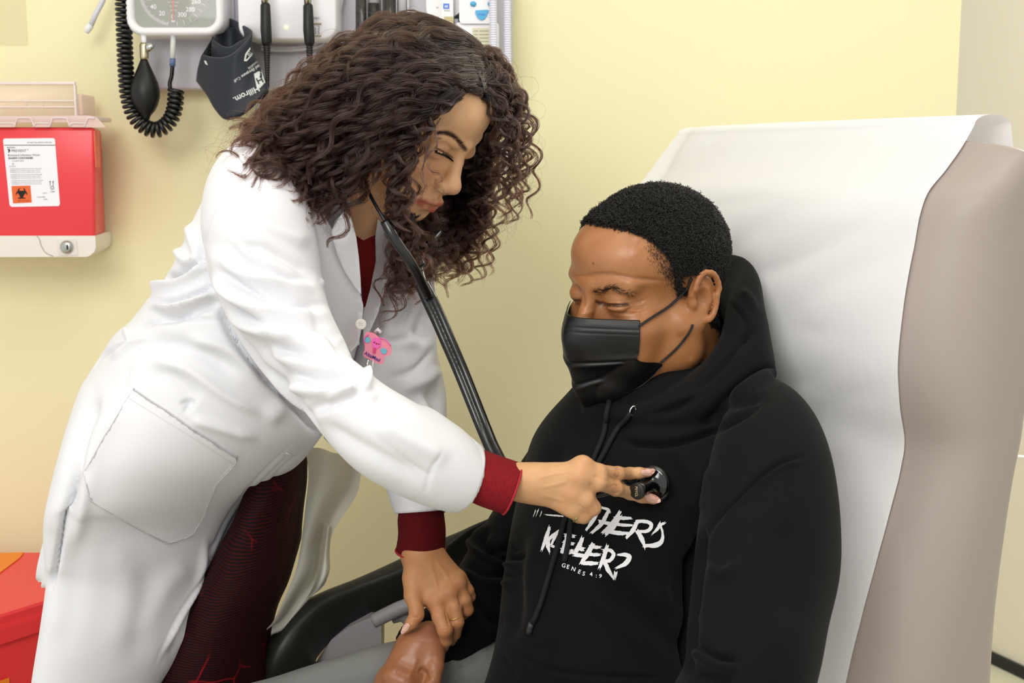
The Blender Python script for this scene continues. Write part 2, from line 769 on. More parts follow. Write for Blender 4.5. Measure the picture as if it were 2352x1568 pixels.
def curves_obj(name, strands, radius, m, parent, label=None):
    """hair as native curves; strands = list of (k,3) world arrays, radius = list of (k,) arrays or (r0,r1)"""
    h = bpy.data.hair_curves.new(name)
    sizes = [len(s) for s in strands]
    h.add_curves(sizes)
    off = wloc(parent) if parent else np.zeros(3)
    P = (np.concatenate(strands) - off).astype(np.float32)
    h.position_data.foreach_set('vector', P.ravel())
    if isinstance(radius, tuple):
        R = np.concatenate([radius[0] + (radius[1] - radius[0]) * np.linspace(0, 1, k) ** 2 for k in sizes])
    else:
        R = np.concatenate(radius)
    a = h.attributes.get('radius') or h.attributes.new('radius', 'FLOAT', 'POINT')
    a.data.foreach_set('value', R.astype(np.float32))
    h.materials.append(m)
    o = bpy.data.objects.new(name, h)
    COL.objects.link(o)
    if parent:
        o.parent = parent
    if label:
        o['label'] = label
    return o


def text_mesh(s, size=1.0, align='CENTER', bold=0.0):
    cu = bpy.data.curves.new('t', 'FONT')
    cu.body = s
    cu.size = size
    cu.align_x = align
    cu.align_y = 'CENTER'
    cu.offset = bold
    cu.resolution_u = 3
    o = bpy.data.objects.new('t', cu)
    COL.objects.link(o)
    dg = bpy.context.evaluated_depsgraph_get()
    me = o.evaluated_get(dg).to_mesh()
    V = np.array([v.co[:] for v in me.vertices]).reshape(-1, 3)
    F = [list(p.vertices) for p in me.polygons]
    o.evaluated_get(dg).to_mesh_clear()
    bpy.data.objects.remove(o)
    bpy.data.curves.remove(cu)
    return V, F
# ================================================================== THE SETTING
WY = 2.10
m_wall = mat('yellow_wall_paint', 'f5efc4', 0.75, spec=0.25, bump=[(90, 0.25, 0.0012), (380, 0.15, 0.0005)])
m_beige = mat('beige_wall_paint', 'efe8da', 0.8, spec=0.2, bump=[(90, 0.25, 0.0012)])
m_floor = mat('floor_vinyl', 'cdcbb0', 0.5, var=(6, .5, 'bfbda5'))
m_ceil = mat('ceiling_white', 'eeeee8', 0.9)
m_black_rubber = mat('black_rubber', '1c1c1c', 0.55)

XC = at(2203, 120, WY)[0]


def slab(name, lo, hi, m, **k):
    lo, hi = np.array(lo, float), np.array(hi, float)
    V, F = box((lo + hi) / 2, hi - lo)
    o = obj(name, V, F, m, smooth=False)
    o['kind'] = 'structure'
    return o


slab('wall_back', (-2.2, WY, 0), (XC, WY + 0.12, 2.7), m_wall)
slab('floor', (-2.2, -1.6, -0.05), (3.2, 4.2, 0), m_floor)
slab('ceiling', (-2.2, -1.6, 2.7), (3.2, 4.2, 2.75), m_ceil)


def at_z(px, py, z):
    r = ray(px, py)
    return C0 + r * ((z - CAMZ) / r[2])


# beige wall of the recess beyond the end of the yellow wall
g0, g1 = at_z(2140, 1455, 0.0), at_z(2352, 1556, 0.0)
dr = (g1 - g0) / np.linalg.norm(g1 - g0)
nr = np.array([dr[1], -dr[0], 0])            # points back, away from the camera
if nr[1] < 0: nr = -nr
a_, b_ = g0 - dr * 1.4, g0 + dr * 2.2
V = []
for p in (a_, b_, b_ + nr * 0.1, a_ + nr * 0.1):
    V += [[p[0], p[1], 0], [p[0], p[1], 2.7]]
o = obj('wall_right', V, [[0, 2, 3, 1], [2, 4, 5, 3], [4, 6, 7, 5], [6, 0, 1, 7], [1, 3, 5, 7], [0, 6, 4, 2]], m_beige, smooth=False)
o['kind'] = 'structure'
V = []
for p in (a_, b_, b_ - nr * 0.012, a_ - nr * 0.012):
    V += [[p[0], p[1], 0], [p[0], p[1], 0.035]]
o = obj('baseboard_right', V, [[0, 1, 3, 2], [2, 3, 5, 4], [4, 5, 7, 6], [6, 7, 1, 0], [1, 7, 5, 3], [0, 2, 4, 6]], m_black_rubber, smooth=False)
o['kind'] = 'structure'


def wb(x0, y0, x1, y1, Yf, Yb, bev=0.0, seg=3):
    a, b = at(x0, y0, Yf), at(x1, y1, Yf)
    return box([(a[0] + b[0]) / 2, (Yf + Yb) / 2, (a[2] + b[2]) / 2], [abs(b[0] - a[0]), Yb - Yf, abs(a[2] - b[2])], bev=bev, seg=seg)


def rrect(x0, z0, x1, z1, r, n=6):
    P = []
    for cx, cz, a0 in ((x1 - r, z1 - r, 0), (x0 + r, z1 - r, 90), (x0 + r, z0 + r, 180), (x1 - r, z0 + r, 270)):
        for i in range(n + 1):
            a = math.radians(a0 + 90 * i / n)
            P.append((cx + r * math.cos(a), cz + r * math.sin(a)))
    return P


def prism(P, y0, y1):
    """outline in x,z extruded along y"""
    n = len(P)
    V = [(p[0], y0, p[1]) for p in P] + [(p[0], y1, p[1]) for p in P]
    F = [list(range(n)), list(range(n, 2 * n))[::-1]] + [[i, n + i, n + (i + 1) % n, (i + 1) % n] for i in range(n)]
    return np.array(V), F


def txt(s, px, py, hpx, Y, m, parent, name='lettering', rot=0.0, bold=0.0, align='CENTER', sx=1.0):
    """flat print standing in the wall-parallel plane at depth Y; hpx letter height in pixels"""
    V, F = text_mesh(s, 1.0, align, bold)
    if len(V) == 0:
        return None
    c = at(px, py, Y)
    k = hpx / FPX * Y / 0.72
    x, z = V[:, 0] * k * sx, V[:, 1] * k
    a = math.radians(rot)
    X = np.stack([c[0] + x * math.cos(a) - z * math.sin(a), np.full(len(x), Y), c[2] + x * math.sin(a) + z * math.cos(a)], 1)
    return obj(name, X, F, m, parent, smooth=False)


# ------------------------------------------------------------------ wall-mounted instrument board
m_board = mat('grey_board', 'c9c8cf', 0.5)
m_white = mat('white_plastic', 'f2f1f4', 0.35)
m_white2 = mat('warm_white_plastic', 'ede6df', 0.4)
m_black = mat('black_plastic', '0b0b0c', 0.3, spec=0.6)
m_blacksoft = mat('black_soft_rubber', '141414', 0.45)
m_ink = mat('grey_ink', '55565c', 0.7)
m_blackink = mat('black_ink', '1a1a1c', 0.7)
m_chrome = mat('chrome', 'd8d8d8', 0.12, metal=1.0)
m_brass = mat('pale_brass', 'cfc4a2', 0.3, metal=0.9)
m_clear = mat('clear_tubing', 'e4e6e2', 0.25, alpha=0.75)
m_blue = mat('blue_print', '57b0dd', 0.5)
m_dblue = mat('royal_blue_print', '5b86e0', 0.5)

BY = 2.052
t = empty('instrument_board', at(740, 205, WY), 'pale grey wall board carrying the blood pressure gauge and scopes', 'board')
V, F = wb(312, -170, 1178, 205, BY, WY - 0.0005, 0.004)
obj('board', V, F, m_board, t)
for x0, x1 in ((507, 514), (521, 526), (532, 536)):
    V, F = wb(x0, -165, x1, 198, BY - 0.007, BY, 0.002)
    obj('rail', V, F, m_board, t)

# gauge
GY = 1.985
t = empty('pressure_gauge', at(397, 82, GY), 'square white-rimmed dial gauge with grey face and red needle', 'gauge')
a, b = at(288, 81, GY), at(507, -138, GY)
ro = rrect(a[0], a[2], b[0], b[2], 0.026)
fw = 0.0125
ri = rrect(a[0] + fw, a[2] + fw, b[0] - fw, b[2] - fw, 0.017)
n = len(ro)
ys = [(ro, BY), (ro, GY + .008)]
mid = [(p[0] * .75 + q[0] * .25, p[1] * .75 + q[1] * .25) for p, q in zip(ro, ri)]
rings = [(ro, BY), (ro, GY + .007), (mid, GY), ([(p[0] * .3 + q[0] * .7, p[1] * .3 + q[1] * .7) for p, q in zip(ro, ri)], GY), (ri, GY + .005), (ri, GY + .02)]
V = np.array([(p[0], y, p[1]) for P, y in rings for p in P])
F = [[i * n + k, i * n + (k + 1) % n, (i + 1) * n + (k + 1) % n, (i + 1) * n + k] for i in range(len(rings) - 1) for k in range(n)]
obj('rim', V, F, m_white, t)
V, F = prism(ri, GY + 0.012, GY + 0.018)
obj('dial_face', V, F, mat('dial_grey', '85887f', 0.5, spec=0.3), t, smooth=False)
V, F = prism(ri, GY + 0.006, GY + 0.0065)
obj('glass', V, F, mat('gauge_glass', 'ffffff', 0.03, alpha=0.12, spec=1.0), t, smooth=False)
DY = GY + 0.0115
for s_, x, y in (('40', 352, 16), ('20', 372, 31), ('0', 397, 39), ('300', 418, 34), ('280', 437, 22), ('260', 450, 4), ('240', 455, -16), ('60', 341, -4)):
    txt(s_, x, y, 10, DY, m_white, t, 'numeral', bold=0.01)
for k_, s_ in enumerate(('mercury column', 'for wall use', 'CE 0297', 'mmHg')):
    txt(s_, 398, -4 + k_ * 9, 4.2, DY, m_white2, t, 'lettering', sx=.9)
dc = np.array([399.0, -20.0])
VV, FF = [], []
for q, (a0, a1, step) in enumerate(((100, 186, 2.0), (0, 84, 12.0))):
    aa = a0
    while aa <= a1:
        an = math.radians(aa)
        r0, r1 = (70, 80) if (q == 1 or int(aa / 2) % 5 == 0) else (73, 80)
        p0 = dc + np.array([math.cos(an), math.sin(an)]) * r0
        p1 = dc + np.array([math.cos(an), math.sin(an)]) * r1
        nn = np.array([-math.sin(an), math.cos(an)]) * 0.45
        VV += [at(*(p0 - nn), DY), at(*(p1 - nn), DY), at(*(p1 + nn), DY), at(*(p0 + nn), DY)]
        FF.append([len(VV) - 4, len(VV) - 3, len(VV) - 2, len(VV) - 1])
        aa += step
o = obj('scale_marks', VV, FF, m_white, t, smooth=False)
arc = [at(dc[0] + 84 * math.cos(math.radians(z)), dc[1] + 84 * math.sin(math.radians(z)), DY) for z in range(0, 92, 6)]
V, F = tube(arc, 0.0022, 6, flat=.3)
obj('scale_arc', V, F, mat('arc_grey', 'a9aca6', .4), t)
V, F = tube([at(397, -24, DY - .002), at(398.5, 49, DY - .002)], [0.0012, 0.0007], 6)
obj('needle', V, F, mat('needle_red', 'f0604c', 0.4), t)
V, F = wb(394, 46, 402, 51, DY - .0005, DY)
obj('zero_mark', V, F, m_white, t, smooth=False)

# bulb with valve
t = empty('inflation_bulb', at(333, 270, 2.0), 'black rubber squeeze bulb with brass valve hanging under the gauge', 'bulb')
pr = [(6, 0), (9, 8), (14, 20), (22, 38), (29, 55), (32.5, 72), (32, 88), (27, 105), (20, 118), (12, 127), (9, 132), (8, 137)]
c = at(333, 203, 1.995)
pr2 = [(r / 1430, -(h - 68) / 1430) for r, h in pr]
pr2 = [(0.0015, pr2[0][1] + .0003)] + pr2 + [(0.001, pr2[-1][1] - .0005)]
V, F = lathe(pr2, c, (0, 0.02, 1), 40)
obj('bulb', smooth_mesh(V, np.array([f for f in F if len(f) == 4]), 1) if 0 else V, F, m_blacksoft, t)
V, F = lathe([(.0065, 0), (.007, .004), (.007, .022), (.0055, .026)], at(332, 137, 1.995), (0, 0, 1), 20)
obj('valve', V, F, m_brass, t)
V, F = lathe([(.002, 0), (.006, .002), (.0072, .006), (.006, .011), (.003, .0135)], at(336, 110, 1.99), (1, -.35, .15), 20)
obj('valve_knob', V, F, m_chrome, t)
V, F = tube([at(330, 78, 1.995), at(331, 103, 1.995)], [.005, .004], 12)
obj('fitting', V, F, m_white, t)
V, F = lathe([(.003, 0), (.0045, .001), (.0045, .003), (.002, .004)], at(334, 274, 1.995), (0, 0, 1), 14)
obj('end_cap', V, F, m_chrome, t)

# coiled hose
t = empty('coiled_hose', at(360, 310, 2.0), 'black coiled air hose looping below the gauge', 'hose')
V, F = tube([at(398, 78, 1.995), at(397, 110, 1.995), at(396.5, 137, 1.995)], .0042, 12)
obj('clear_tube', V, F, m_clear, t)
V, F = tube([at(396.5, 134, 1.994), at(396, 152, 1.995)], .0047, 12)
obj('connector', V, F, mat('slate_blue', '5b6f92', .4), t)
cp = catmull([(396, 150), (394, 175), (390, 190), (391, 204)], 12)
lead = [at(x, y, 1.995) for x, y in cp]
path = catmull([(404, 206), (403.5, 225), (401, 248), (394, 270), (380, 288), (360, 298), (338, 294), (320, 280), (307, 262), (299, 240), (293, 212), (289.5, 170), (287, 120), (285, 60), (283, 0), (281, -60)], 900)
P3 = np.array([at(x, y, 1.995) for x, y in path])
ds = np.r_[0, np.cumsum(np.linalg.norm(np.diff(P3, axis=0), axis=1))]
T = np.gradient(P3, axis=0)
T /= np.linalg.norm(T, axis=1)[:, None]
A = np.cross(T, [0, 1.0, 0])
A /= np.linalg.norm(A, axis=1)[:, None]
ph = ds / 0.0078 * 2 * np.pi + math.pi
H = P3 + 0.0102 * (np.cos(ph)[:, None] * A + np.sin(ph)[:, None] * np.array([0, 1.0, 0]))
m_ = int(ds[-1] / 0.0078 * 16)
ii = np.interp(np.linspace(0, ds[-1], m_), ds, np.arange(len(ds)))
H = np.stack([np.interp(ii, np.arange(len(ds)), H[:, q]) for q in range(3)], 1)
V, F = tube(np.vstack([lead, H]), 0.0034, 7)
obj('coil', V, F, m_black, t)

# blood pressure cuff: a rolled sleeve of navy fabric open at the top
m_navy = mat('navy_nylon', '141c29', 0.55, bump=[(1500, 0.25, .0003)], sheen=.15)
t = empty('pressure_cuff', at(530, 275, 1.98), 'dark navy arm cuff rolled up and tucked behind the gauge', 'cuff')


def shell(top, bot, thick, nm, m, parent, nv=14, bul=0.0):
    T_, B_ = catmull(np.vstack([top, top[:1]]), 73)[:-1], catmull(np.vstack([bot, bot[:1]]), 73)[:-1]
    rows = []
    for i in range(nv + 1):
        v = i / nv
        R_ = T_ * (1 - v) + B_ * v
        cc = R_.mean(0)
        R_ = cc + (R_ - cc) * (1 + bul * math.sin(v * math.pi))
        rows.append(np.array([at(*p) for p in R_]))
    cc = [r.mean(0) for r in rows]
    inn = [r + (c_ - r) / np.linalg.norm(c_ - r, axis=1)[:, None] * thick for r, c_ in zip(rows, cc)]
    allr = rows + inn[::-1]
    V = np.concatenate(allr)
    F = grid_faces(len(allr), 72, True)
    F2 = np.stack([(len(allr) - 1) * 72 + np.arange(72), (len(allr) - 1) * 72 + (np.arange(72) + 1) % 72, (np.arange(72) + 1) % 72, np.arange(72)], 1)
    F = np.vstack([F, F2])
    return obj(nm, V, F, m, parent), V, F


cuff_o, cV, cF = shell([(462, 128, 1.965), (490, 134, 1.95), (520, 132, 1.94), (547, 115, 1.935), (580, 76, 1.955), (556, 56, 1.99), (527, 42, 2.03), (505, 52, 2.035), (484, 92, 2.01)],
                       [(450, 186, 1.985), (474, 218, 1.96), (494, 252, 1.945), (520, 275, 1.935), (562, 262, 1.93), (616, 208, 1.945), (600, 205, 2.0), (530, 235, 2.035), (470, 190, 2.02)], .003, 'outer_wrap', m_navy, t, bul=.03)
shell([(486, 92, 1.985), (505, 106, 1.97), (527, 110, 1.962), (548, 98, 1.96), (576, 80, 1.97), (545, 66, 2.02), (512, 66, 2.02)],
      [(486, 190, 1.99), (505, 200, 1.97), (527, 200, 1.965), (548, 190, 1.965), (580, 180, 1.975), (545, 180, 2.02), (512, 180, 2.02)], .003, 'inner_wrap', m_navy, t)
cb = bvh_of(cV, cF)
m_print = mat('pale_print', 'd5d8d6', .6)


def wraptext(s, px, py, hpx, ang, bvh, m, parent, off=.0006, nm='lettering', bold=0.0, sx=1.0, shear=0.0, cut=None, align='CENTER'):
    V, F = text_mesh(s, 1.0, align, bold)
    k = hpx / 0.72
    a = math.radians(ang)
    x = V[:, 0] * k * sx + V[:, 1] * k * shear
    y = V[:, 1] * k
    X, Y = px + x * math.cos(a) - y * math.sin(a), py - (x * math.sin(a) + y * math.cos(a))
    P = [hit(bvh, p, q, off) for p, q in zip(X, Y)]
    F = [f for f in F if all(P[i] is not None for i in f)]
    P = [p if p is not None else np.zeros(3) for p in P]
    return obj(nm, P, F, m, parent, smooth=False)


wraptext('Hillrom.', 566, 216, 14, 206, cb, m_print, t, bold=.02)
V, F = patch([(583, 170), (600, 160), (609, 190), (591, 208)], cb, .0005, 8)
obj('logo_square', V, F, m_print, t, smooth=False)
wraptext('H', 596, 184, 15, 206, cb, m_navy, t, off=.0010, bold=.02)
V, F = patch([(560, 140), (563, 124), (574, 108), (583, 104), (585, 112), (578, 128), (566, 141)], cb, .0005, 5, holes=[[(564, 136), (567, 125), (575, 113), (580, 110), (580, 115), (574, 127), (567, 136)]])
obj('size_badge', V, F, m_print, t, smooth=False)
wraptext('10', 573, 123, 8, 236, cb, m_print, t, bold=.02)
wraptext('Reusable', 584, 148, 7, 216, cb, m_print, t)
wraptext('Blood Pressure Cuff', 572, 166, 7, 211, cb, m_print, t)
wraptext('Durable two piece', 582, 158, 6, 213, cb, m_print, t)
wraptext('M-9', 483, 118, 7, 62, cb, m_print, t)
V, F = patch([(469, 139), (474, 140), (478, 150), (472, 147)], cb, .0005, 4)
obj('index_mark', V, F, m_print, t, smooth=False)

# charger box with two scope handles
t = empty('charger_box', at(657, 92, 1.99), 'white rounded charger box behind the two black scope handles', 'charger')
a, b = at(546, 92, 1.985), at(770, -150, 1.985)
ro = rrect(a[0], a[2], b[0], b[2], .022)
n = len(ro)
cx_, cz_ = (a[0] + b[0]) / 2, (a[2] + b[2]) / 2
sh = lambda s: [(cx_ + (p[0] - cx_) * s, cz_ + (p[1] - cz_) * s) for p in ro]
rings = [(ro, BY), (ro, 1.995), (sh(.975), 1.987), (sh(.95), 1.985)]
V = np.array([(p[0], y, p[1]) for P, y in rings for p in P])
F = [[i * n + k, i * n + (k + 1) % n, (i + 1) * n + (k + 1) % n, (i + 1) * n + k] for i in range(3) for k in range(n)] + [list(range(3 * n, 4 * n))]
obj('housing', V, F, mat('satin_white', 'efeef3', .22), t)
V, F = lathe([(.0001, -.002), (.002, -.0015), (.0028, 0), (.0028, .001)], at(657, 63, 1.984), (0, 1, 0), 14)
obj('indicator_lamp', V, F, mat('lamp_green', 'c8e89a', .3, emit=('cdf0a0', 1.5)), t)
txt('alyn', 727, 41, 6, 1.9835, m_ink, t)
V, F = wb(718, 53, 738, 57, 1.9838, 1.9845)
obj('label_bar', V, F, mat('tan_ink', '9a8f78', .6), t, smooth=False)
for x, y, s_ in ((724, 65, 'z'), (732, 64, '2'), (724, 75, '3'), (732, 75, '5')):
    txt(s_, x, y, 8, 1.9835, m_ink, t)
V, F = wb(718, 81, 738, 84, 1.9838, 1.9845)
obj('label_bar', V, F, mat('tan_ink'), t, smooth=False)

HY = 1.955


def handle(x, top, lab):
    t = empty('scope_handle', at(x, 105, HY), lab, 'handle', 'scope handles on the charger box')
    V, F = tube([at(x - 1, top - 60, HY), at(x, top, HY)], .0062, 16)
    obj('neck', V, F, m_chrome, t)
    V, F = tube([at(x, top, HY), at(x + .5, top + 4, HY), at(x + 2, 60 + top, HY), at(x + 4, 97, HY), at(x + 4, 105, HY)], [.0062, .0075, .0085, .0078, .006], 18)
    obj('grip', V, F, m_blacksoft, t)
    P, R = [], []
    for i in range(52):
        v = i / 51
        P.append(at(x + 4 + 1.5 * v, 104 + 96 * v, HY))
        R.append((.0054 - .0026 * v) * (1.14 if i % 3 < 1 else .9))
    V, F = tube(P, R, 12)
    obj('strain_relief', V, F, m_blacksoft, t)
    return t


t1 = handle(609, 8, 'black scope handle nearer the navy cuff, hung by its chrome neck')
t2 = handle(707, 10, 'black scope handle beside the curly hair, hung by its chrome neck')
# cord of the first handle: straight lead then coil
lead = np.array([at(x, y, HY) for x, y in catmull([(614.5, 199), (613, 215), (604, 228), (601, 236)], 10)])
V0 = []
for i in range(0, 200):
    v = i / 199
    c = at(609, 236 + 100 * v, HY + .01)
    an = v * 2 * math.pi * 14 + math.pi
    V0.append(c + np.array([.0065 * math.cos(an), .0065 * math.sin(an), 0]))
V, F = tube(np.vstack([lead, V0]), .0022, 7)
obj('cord', V, F, m_black, t1)
V, F = tube(np.array([at(x, y, HY) for x, y in catmull([(712.5, 199), (712, 230), (708, 280), (700, 330)], 10)]), .0028, 8)
obj('cord', V, F, m_black, t2)

m_cable = mat('pale_grey_cable', 'c9c8ca', .45)
t = empty('power_cable', at(600, 300, 2.03), 'pale grey power cable looped under the charger box', 'cable')
for cpts in ([(770, -40), (772, 10), (762, 62), (735, 96), (690, 108), (640, 110), (596, 106)], [(779, -40), (781, 10), (770, 66), (742, 102), (700, 113), (640, 116), (596, 112)],
             [(765, -40), (764, 20), (752, 60)], [(790, -20), (770, 70), (738, 124), (700, 163), (650, 196), (615, 218), (595, 240), (587, 270), (588, 305), (600, 340)]):
    q = catmull(cpts, 40)
    V, F = tube([at(x, y, 2.035) for x, y in q], .0027, 8)
    obj('cable', V, F, m_cable, t)

# specula dispenser: dark tubes in a grey holder
m_tube = mat('smoked_plastic', '2b2a2a', .18, var=(180, .35, '57534f'), spec=.7)
m_tubew = mat('frosted_plastic', 'cfcfd4', .3, alpha=.8)
t = empty('specula_dispenser', at(875, 240, 2.03), 'dispenser of four dark vertical specula tubes above the curly hair', 'dispenser')
for x0, x1, yt in ((817, 842, -60), (846, 872, 8), (883, 909, -60), (914, 934, 43)):
    xm = (x0 + x1) / 2
    r = (x1 - x0) / 2 / FPX * 2.01
    if yt > 0:
        V, F = tube([at(xm, -60, 2.02), at(xm, yt, 2.02)], r * .9, 18)
        obj('tube_top', V, F, m_tubew, t)
    V, F = tube([at(xm, yt, 2.02), at(xm, 240, 2.02)], r, 20)
    obj('tube', V, F, m_tube, t)
for x in (844, 878, 911.5, 937):
    V, F = wb(x - 3, -60, x + 3, 235, 2.02, BY, .001)
    obj('divider', V, F, m_white, t)
V, F = lathe([(.0001, -.002), (.003, -.0015), (.0035, 0)], at(878, 45, 2.018), (0, 1, 0), 12)
obj('screw', V, F, m_black, t)

# thermometer unit
t = empty('wall_thermometer', at(1106, 150, 2.0), 'white thermometer unit with blue buttons and coiled cord', 'thermometer')
a, b = at(1055, 54, 1.985), at(1140, -90, 1.985)
V, F = prism(rrect(a[0], a[2], b[0], b[2], .006), 1.985, BY)
obj('body', V, F, m_white, t, smooth=False)
V, F = wb(1045, 50, 1146, 175, 1.99, BY, .006)
obj('cradle', V, F, m_white, t)
for x, y, r1, r2 in ((1087, 9, 7, 6), (1127, 9, 7, 5)):
    V, F = lathe([(.0001, -.002), (r1 / 1430 * .9, -.0018), (r1 / 1430, 0)], at(x, y, 1.984), (0, 1, 0), 20, 1, .85)
    obj('button', V, F, m_blue, t)
P = [(x, y) for x, y in [(1092, 24), (1120, 23), (1121, 28), (1114, 42), (1106, 46), (1098, 42), (1092, 31)]]
P3 = [at(x, y, 1.984) for x, y in catmull(np.array(P + P[:1]), 30)[:-1]]
V, F = prism([(p[0], p[2]) for p in P3], 1.9825, 1.985)
obj('button', V, F, m_blue, t, smooth=False)
txt('Mode', 1106, 33, 5, 1.982, m_dblue, t)
V, F = wb(1084, 64, 1126, 168, 1.9885, 1.99, 0)
obj('instruction_label', V, F, mat('cream_label', 'dcd8c0', .6), t, smooth=False)
VV, FF = [], []
for i in range(11):
    for s0, s1 in ((1088, 1098), (1101, 1122)):
        y = 70 + i * 8
        VV += [at(s0, y, 1.988), at(s1, y, 1.988), at(s1, y + 2, 1.988), at(s0, y + 2, 1.988)]
        FF.append([len(VV) - 4, len(VV) - 3, len(VV) - 2, len(VV) - 1])
obj('small_print', VV, FF, mat('faint_ink', 'a9a78f', .7), t, smooth=False)


def ribcord(x, y0, y1, nm, parent, Y=1.975, r=.0055):
    P, R = [], []
    n = int((y1 - y0) / 1.1)
    for i in range(n):
        v = i / (n - 1)
        P.append(at(x + 3 * math.sin(v * 2), y0 + (y1 - y0) * v, Y))
        R.append(r * (1.0 + .13 * math.cos(i * 2 * math.pi / 5)))
    V, F = tube(P, R, 12)
    return obj(nm, V, F, mat('white_cord', 'e3e4f0', .35), parent)


ribcord(1130, -60, 132, 'coiled_cord', t)
t = empty('coiled_white_cord', at(1166, 390, 2.03), 'white coiled cord hanging at the right edge of the grey board', 'cord')
ribcord(1164, -60, 392, 'cord', t, Y=2.0)
t = empty('probe_cover_box', at(1028, 110, 2.01), 'small white carton with a blue square and open flap', 'box')
V, F = wb(1013, -40, 1042, 112, 2.0, BY, .001)
obj('carton', V, F, m_white, t, smooth=False)
V, F = wb(1018, 8, 1032, 20, 1.999, 2.0)
obj('blue_square', V, F, m_dblue, t, smooth=False)
txt('ez', 1025, 14, 6, 1.9988, m_white, t, bold=.02)
txt('thermal', 1027, 24, 3, 1.9988, m_ink, t)
V, F = wb(1020, 38, 1042, 60, 1.997, 2.0)
obj('open_flap', V, F, mat('kraft', 'c9bb90', .7), t, smooth=False)
V, F = wb(1043, 43, 1053, 112, 2.002, BY, .001)
obj('side_panel', V, F, mat('shade_grey', '9da2b0', .6), t, smooth=False)
t = empty('white_holder', at(1000, 110, 2.03), 'white plastic holder left of the small carton', 'holder')
P = [at(x, y, 2.02) for x, y in catmull([(979, -50), (979, 8), (982, 35), (992, 55), (1012, 62), (1030, 62), (1040, 40), (1058, 20), (1056, -50)], 30)]
V, F = prism([(p[0], p[2]) for p in P], 2.02, BY)
obj('holder', V, F, m_white, t, smooth=False)
txt('-zz', 1004, 17, 4, 2.0195, m_ink, t)

# small probe hanging at upper left
t = empty('thin_probe', at(203, 74, 2.06), 'thin pale plastic tube with a white tip, hanging slanted on the wall', 'tube')
V, F = tube([at(247, -30, 2.06), at(236, 2, 2.055), at(219, 35, 2.05), at(209, 58, 2.05)], .0042, 10)
obj('tube', V, F, mat('probe_grey', 'd5d6e2', .3), t)
V, F = tube([at(209, 57, 2.05), at(202, 66, 2.05), at(198, 76, 2.05)], [.0055, .006, .0035], 10)
obj('tip', V, F, m_white, t)
t = empty('clear_sheet', at(20, 103, WY - .004), 'faint clear plastic sheet on the yellow wall, upper left corner', 'sheet')
V, F = wb(-120, -120, 63, 103, WY - .003, WY - .001)
obj('sheet', V, F, mat('clear_sheet', 'f4ecca', .3, alpha=.25), t, smooth=False)

# ------------------------------------------------------------------ sharps container
m_red = mat('red_translucent', 'f2454d', .3, alpha=.93, var=(9, .3, 'e63a45'))
m_lid = mat('frosted_lid', 'f7dcd6', .3, alpha=.55)
m_lidw = mat('frosted_rim', 'fbeeee', .3, alpha=.75)
SY = 1.965
t = empty('sharps_container', at(40, 590, SY), 'red wall-mounted sharps container with white label and clear lid', 'container')
a, b = at(-155, 292, SY), at(229, 545, SY)
import bmesh
bm = bmesh.new()
fr = [at(-155, 292, SY), at(218, 292, SY), at(219, 545, SY), at(-150, 545, SY)]
bk = [at(232, 292, WY - .012)[0], at(232, 545, WY - .012)[0]]
cs = []
for k, p in enumerate(fr):
    cs.append(bm.verts.new(p))
for k, p in enumerate(fr):
    cs.append(bm.verts.new(((bk[0] if k in (1, 2) else p[0]), WY - .012, p[2])))
for f in ((0, 1, 2, 3), (7, 6, 5, 4), (1, 5, 6, 2), (0, 3, 7, 4), (0, 4, 5, 1), (3, 2, 6, 7)):
    bm.faces.new([cs[i] for i in f])
bmesh.ops.bevel(bm, geom=bm.edges[:], offset=.006, segments=3, profile=.5, affect='EDGES')
bmesh.ops.recalc_face_normals(bm, faces=bm.faces)
bx = np.array([v.co[:] for v in bm.verts])
bm.verts.index_update()
bf = [[v.index for v in f.verts] for f in bm.faces]
bm.free()
obj('bin', bx, bf, m_red, t)
V, F = wb(214, 300, 222, 385, SY - .001, SY + .02, .001)
obj('corner_rib', V, F, mat('red_clear', 'f58060', .3, alpha=.6), t)
# flange of the lid with castellated front
V, F = wb(-160, 266, 214, 276, SY - .006, WY - .05, .002)
obj('lid_top', V, F, m_lidw, t)
P = [(-160, 268), (205, 265), (222, 270), (243, 292), (233, 293), (160, 292), (156, 281), (118, 281), (116, 292), (76, 292), (74, 281), (38, 281), (34, 292), (-40, 292), (-44, 281), (-84, 281), (-88, 292), (-160, 292)]
P3 = [at(x, y, SY - .007) for x, y in P]
V, F = prism([(p[0], p[2]) for p in P3], SY - .007, SY - .004)
obj('lid_flange', V, F, m_lid, t, smooth=False)
q = [(-160, 281), (-46, 281)], [(-44, 281), (-86, 281)]
for cp in ([(33, 291), (38, 276), (42, 271), (68, 271), (73, 276), (78, 291)], [(114, 291), (119, 276), (123, 271), (150, 271), (155, 276), (160, 291)], [(194, 291), (199, 276), (204, 271), (218, 272)], [(-10, 283), (30, 283), (34, 291)], [(78, 290), (84, 283), (114, 283)], [(160, 290), (166, 283), (196, 283)]):
    V, F = tube([at(x, y, SY - .008) for x, y in catmull(cp, 16)], .0011, 6)
    obj('lid_ridge', V, F, m_lidw, t)
V, F = wb(-160, 188, 172, 268, SY + .03, SY + .032)
obj('lid_door', V, F, mat('lid_clear', 'fbe6d2', .3, alpha=.35), t)
for y0, y1 in ((187, 194), (230, 233), (244, 247)):
    V, F = wb(-160, y0, 172, y1, SY + .027, SY + .033, .0005)
    obj('door_bar', V, F, m_lidw, t)
V, F = wb(168, 194, 176, 266, SY + .025, SY + .034, .001)
obj('door_edge', V, F, m_lidw, t)
V, F = wb(172, 215, 190, 266, SY + .04, WY - .03, .004)
obj('lid_side', V, F, m_lid, t)
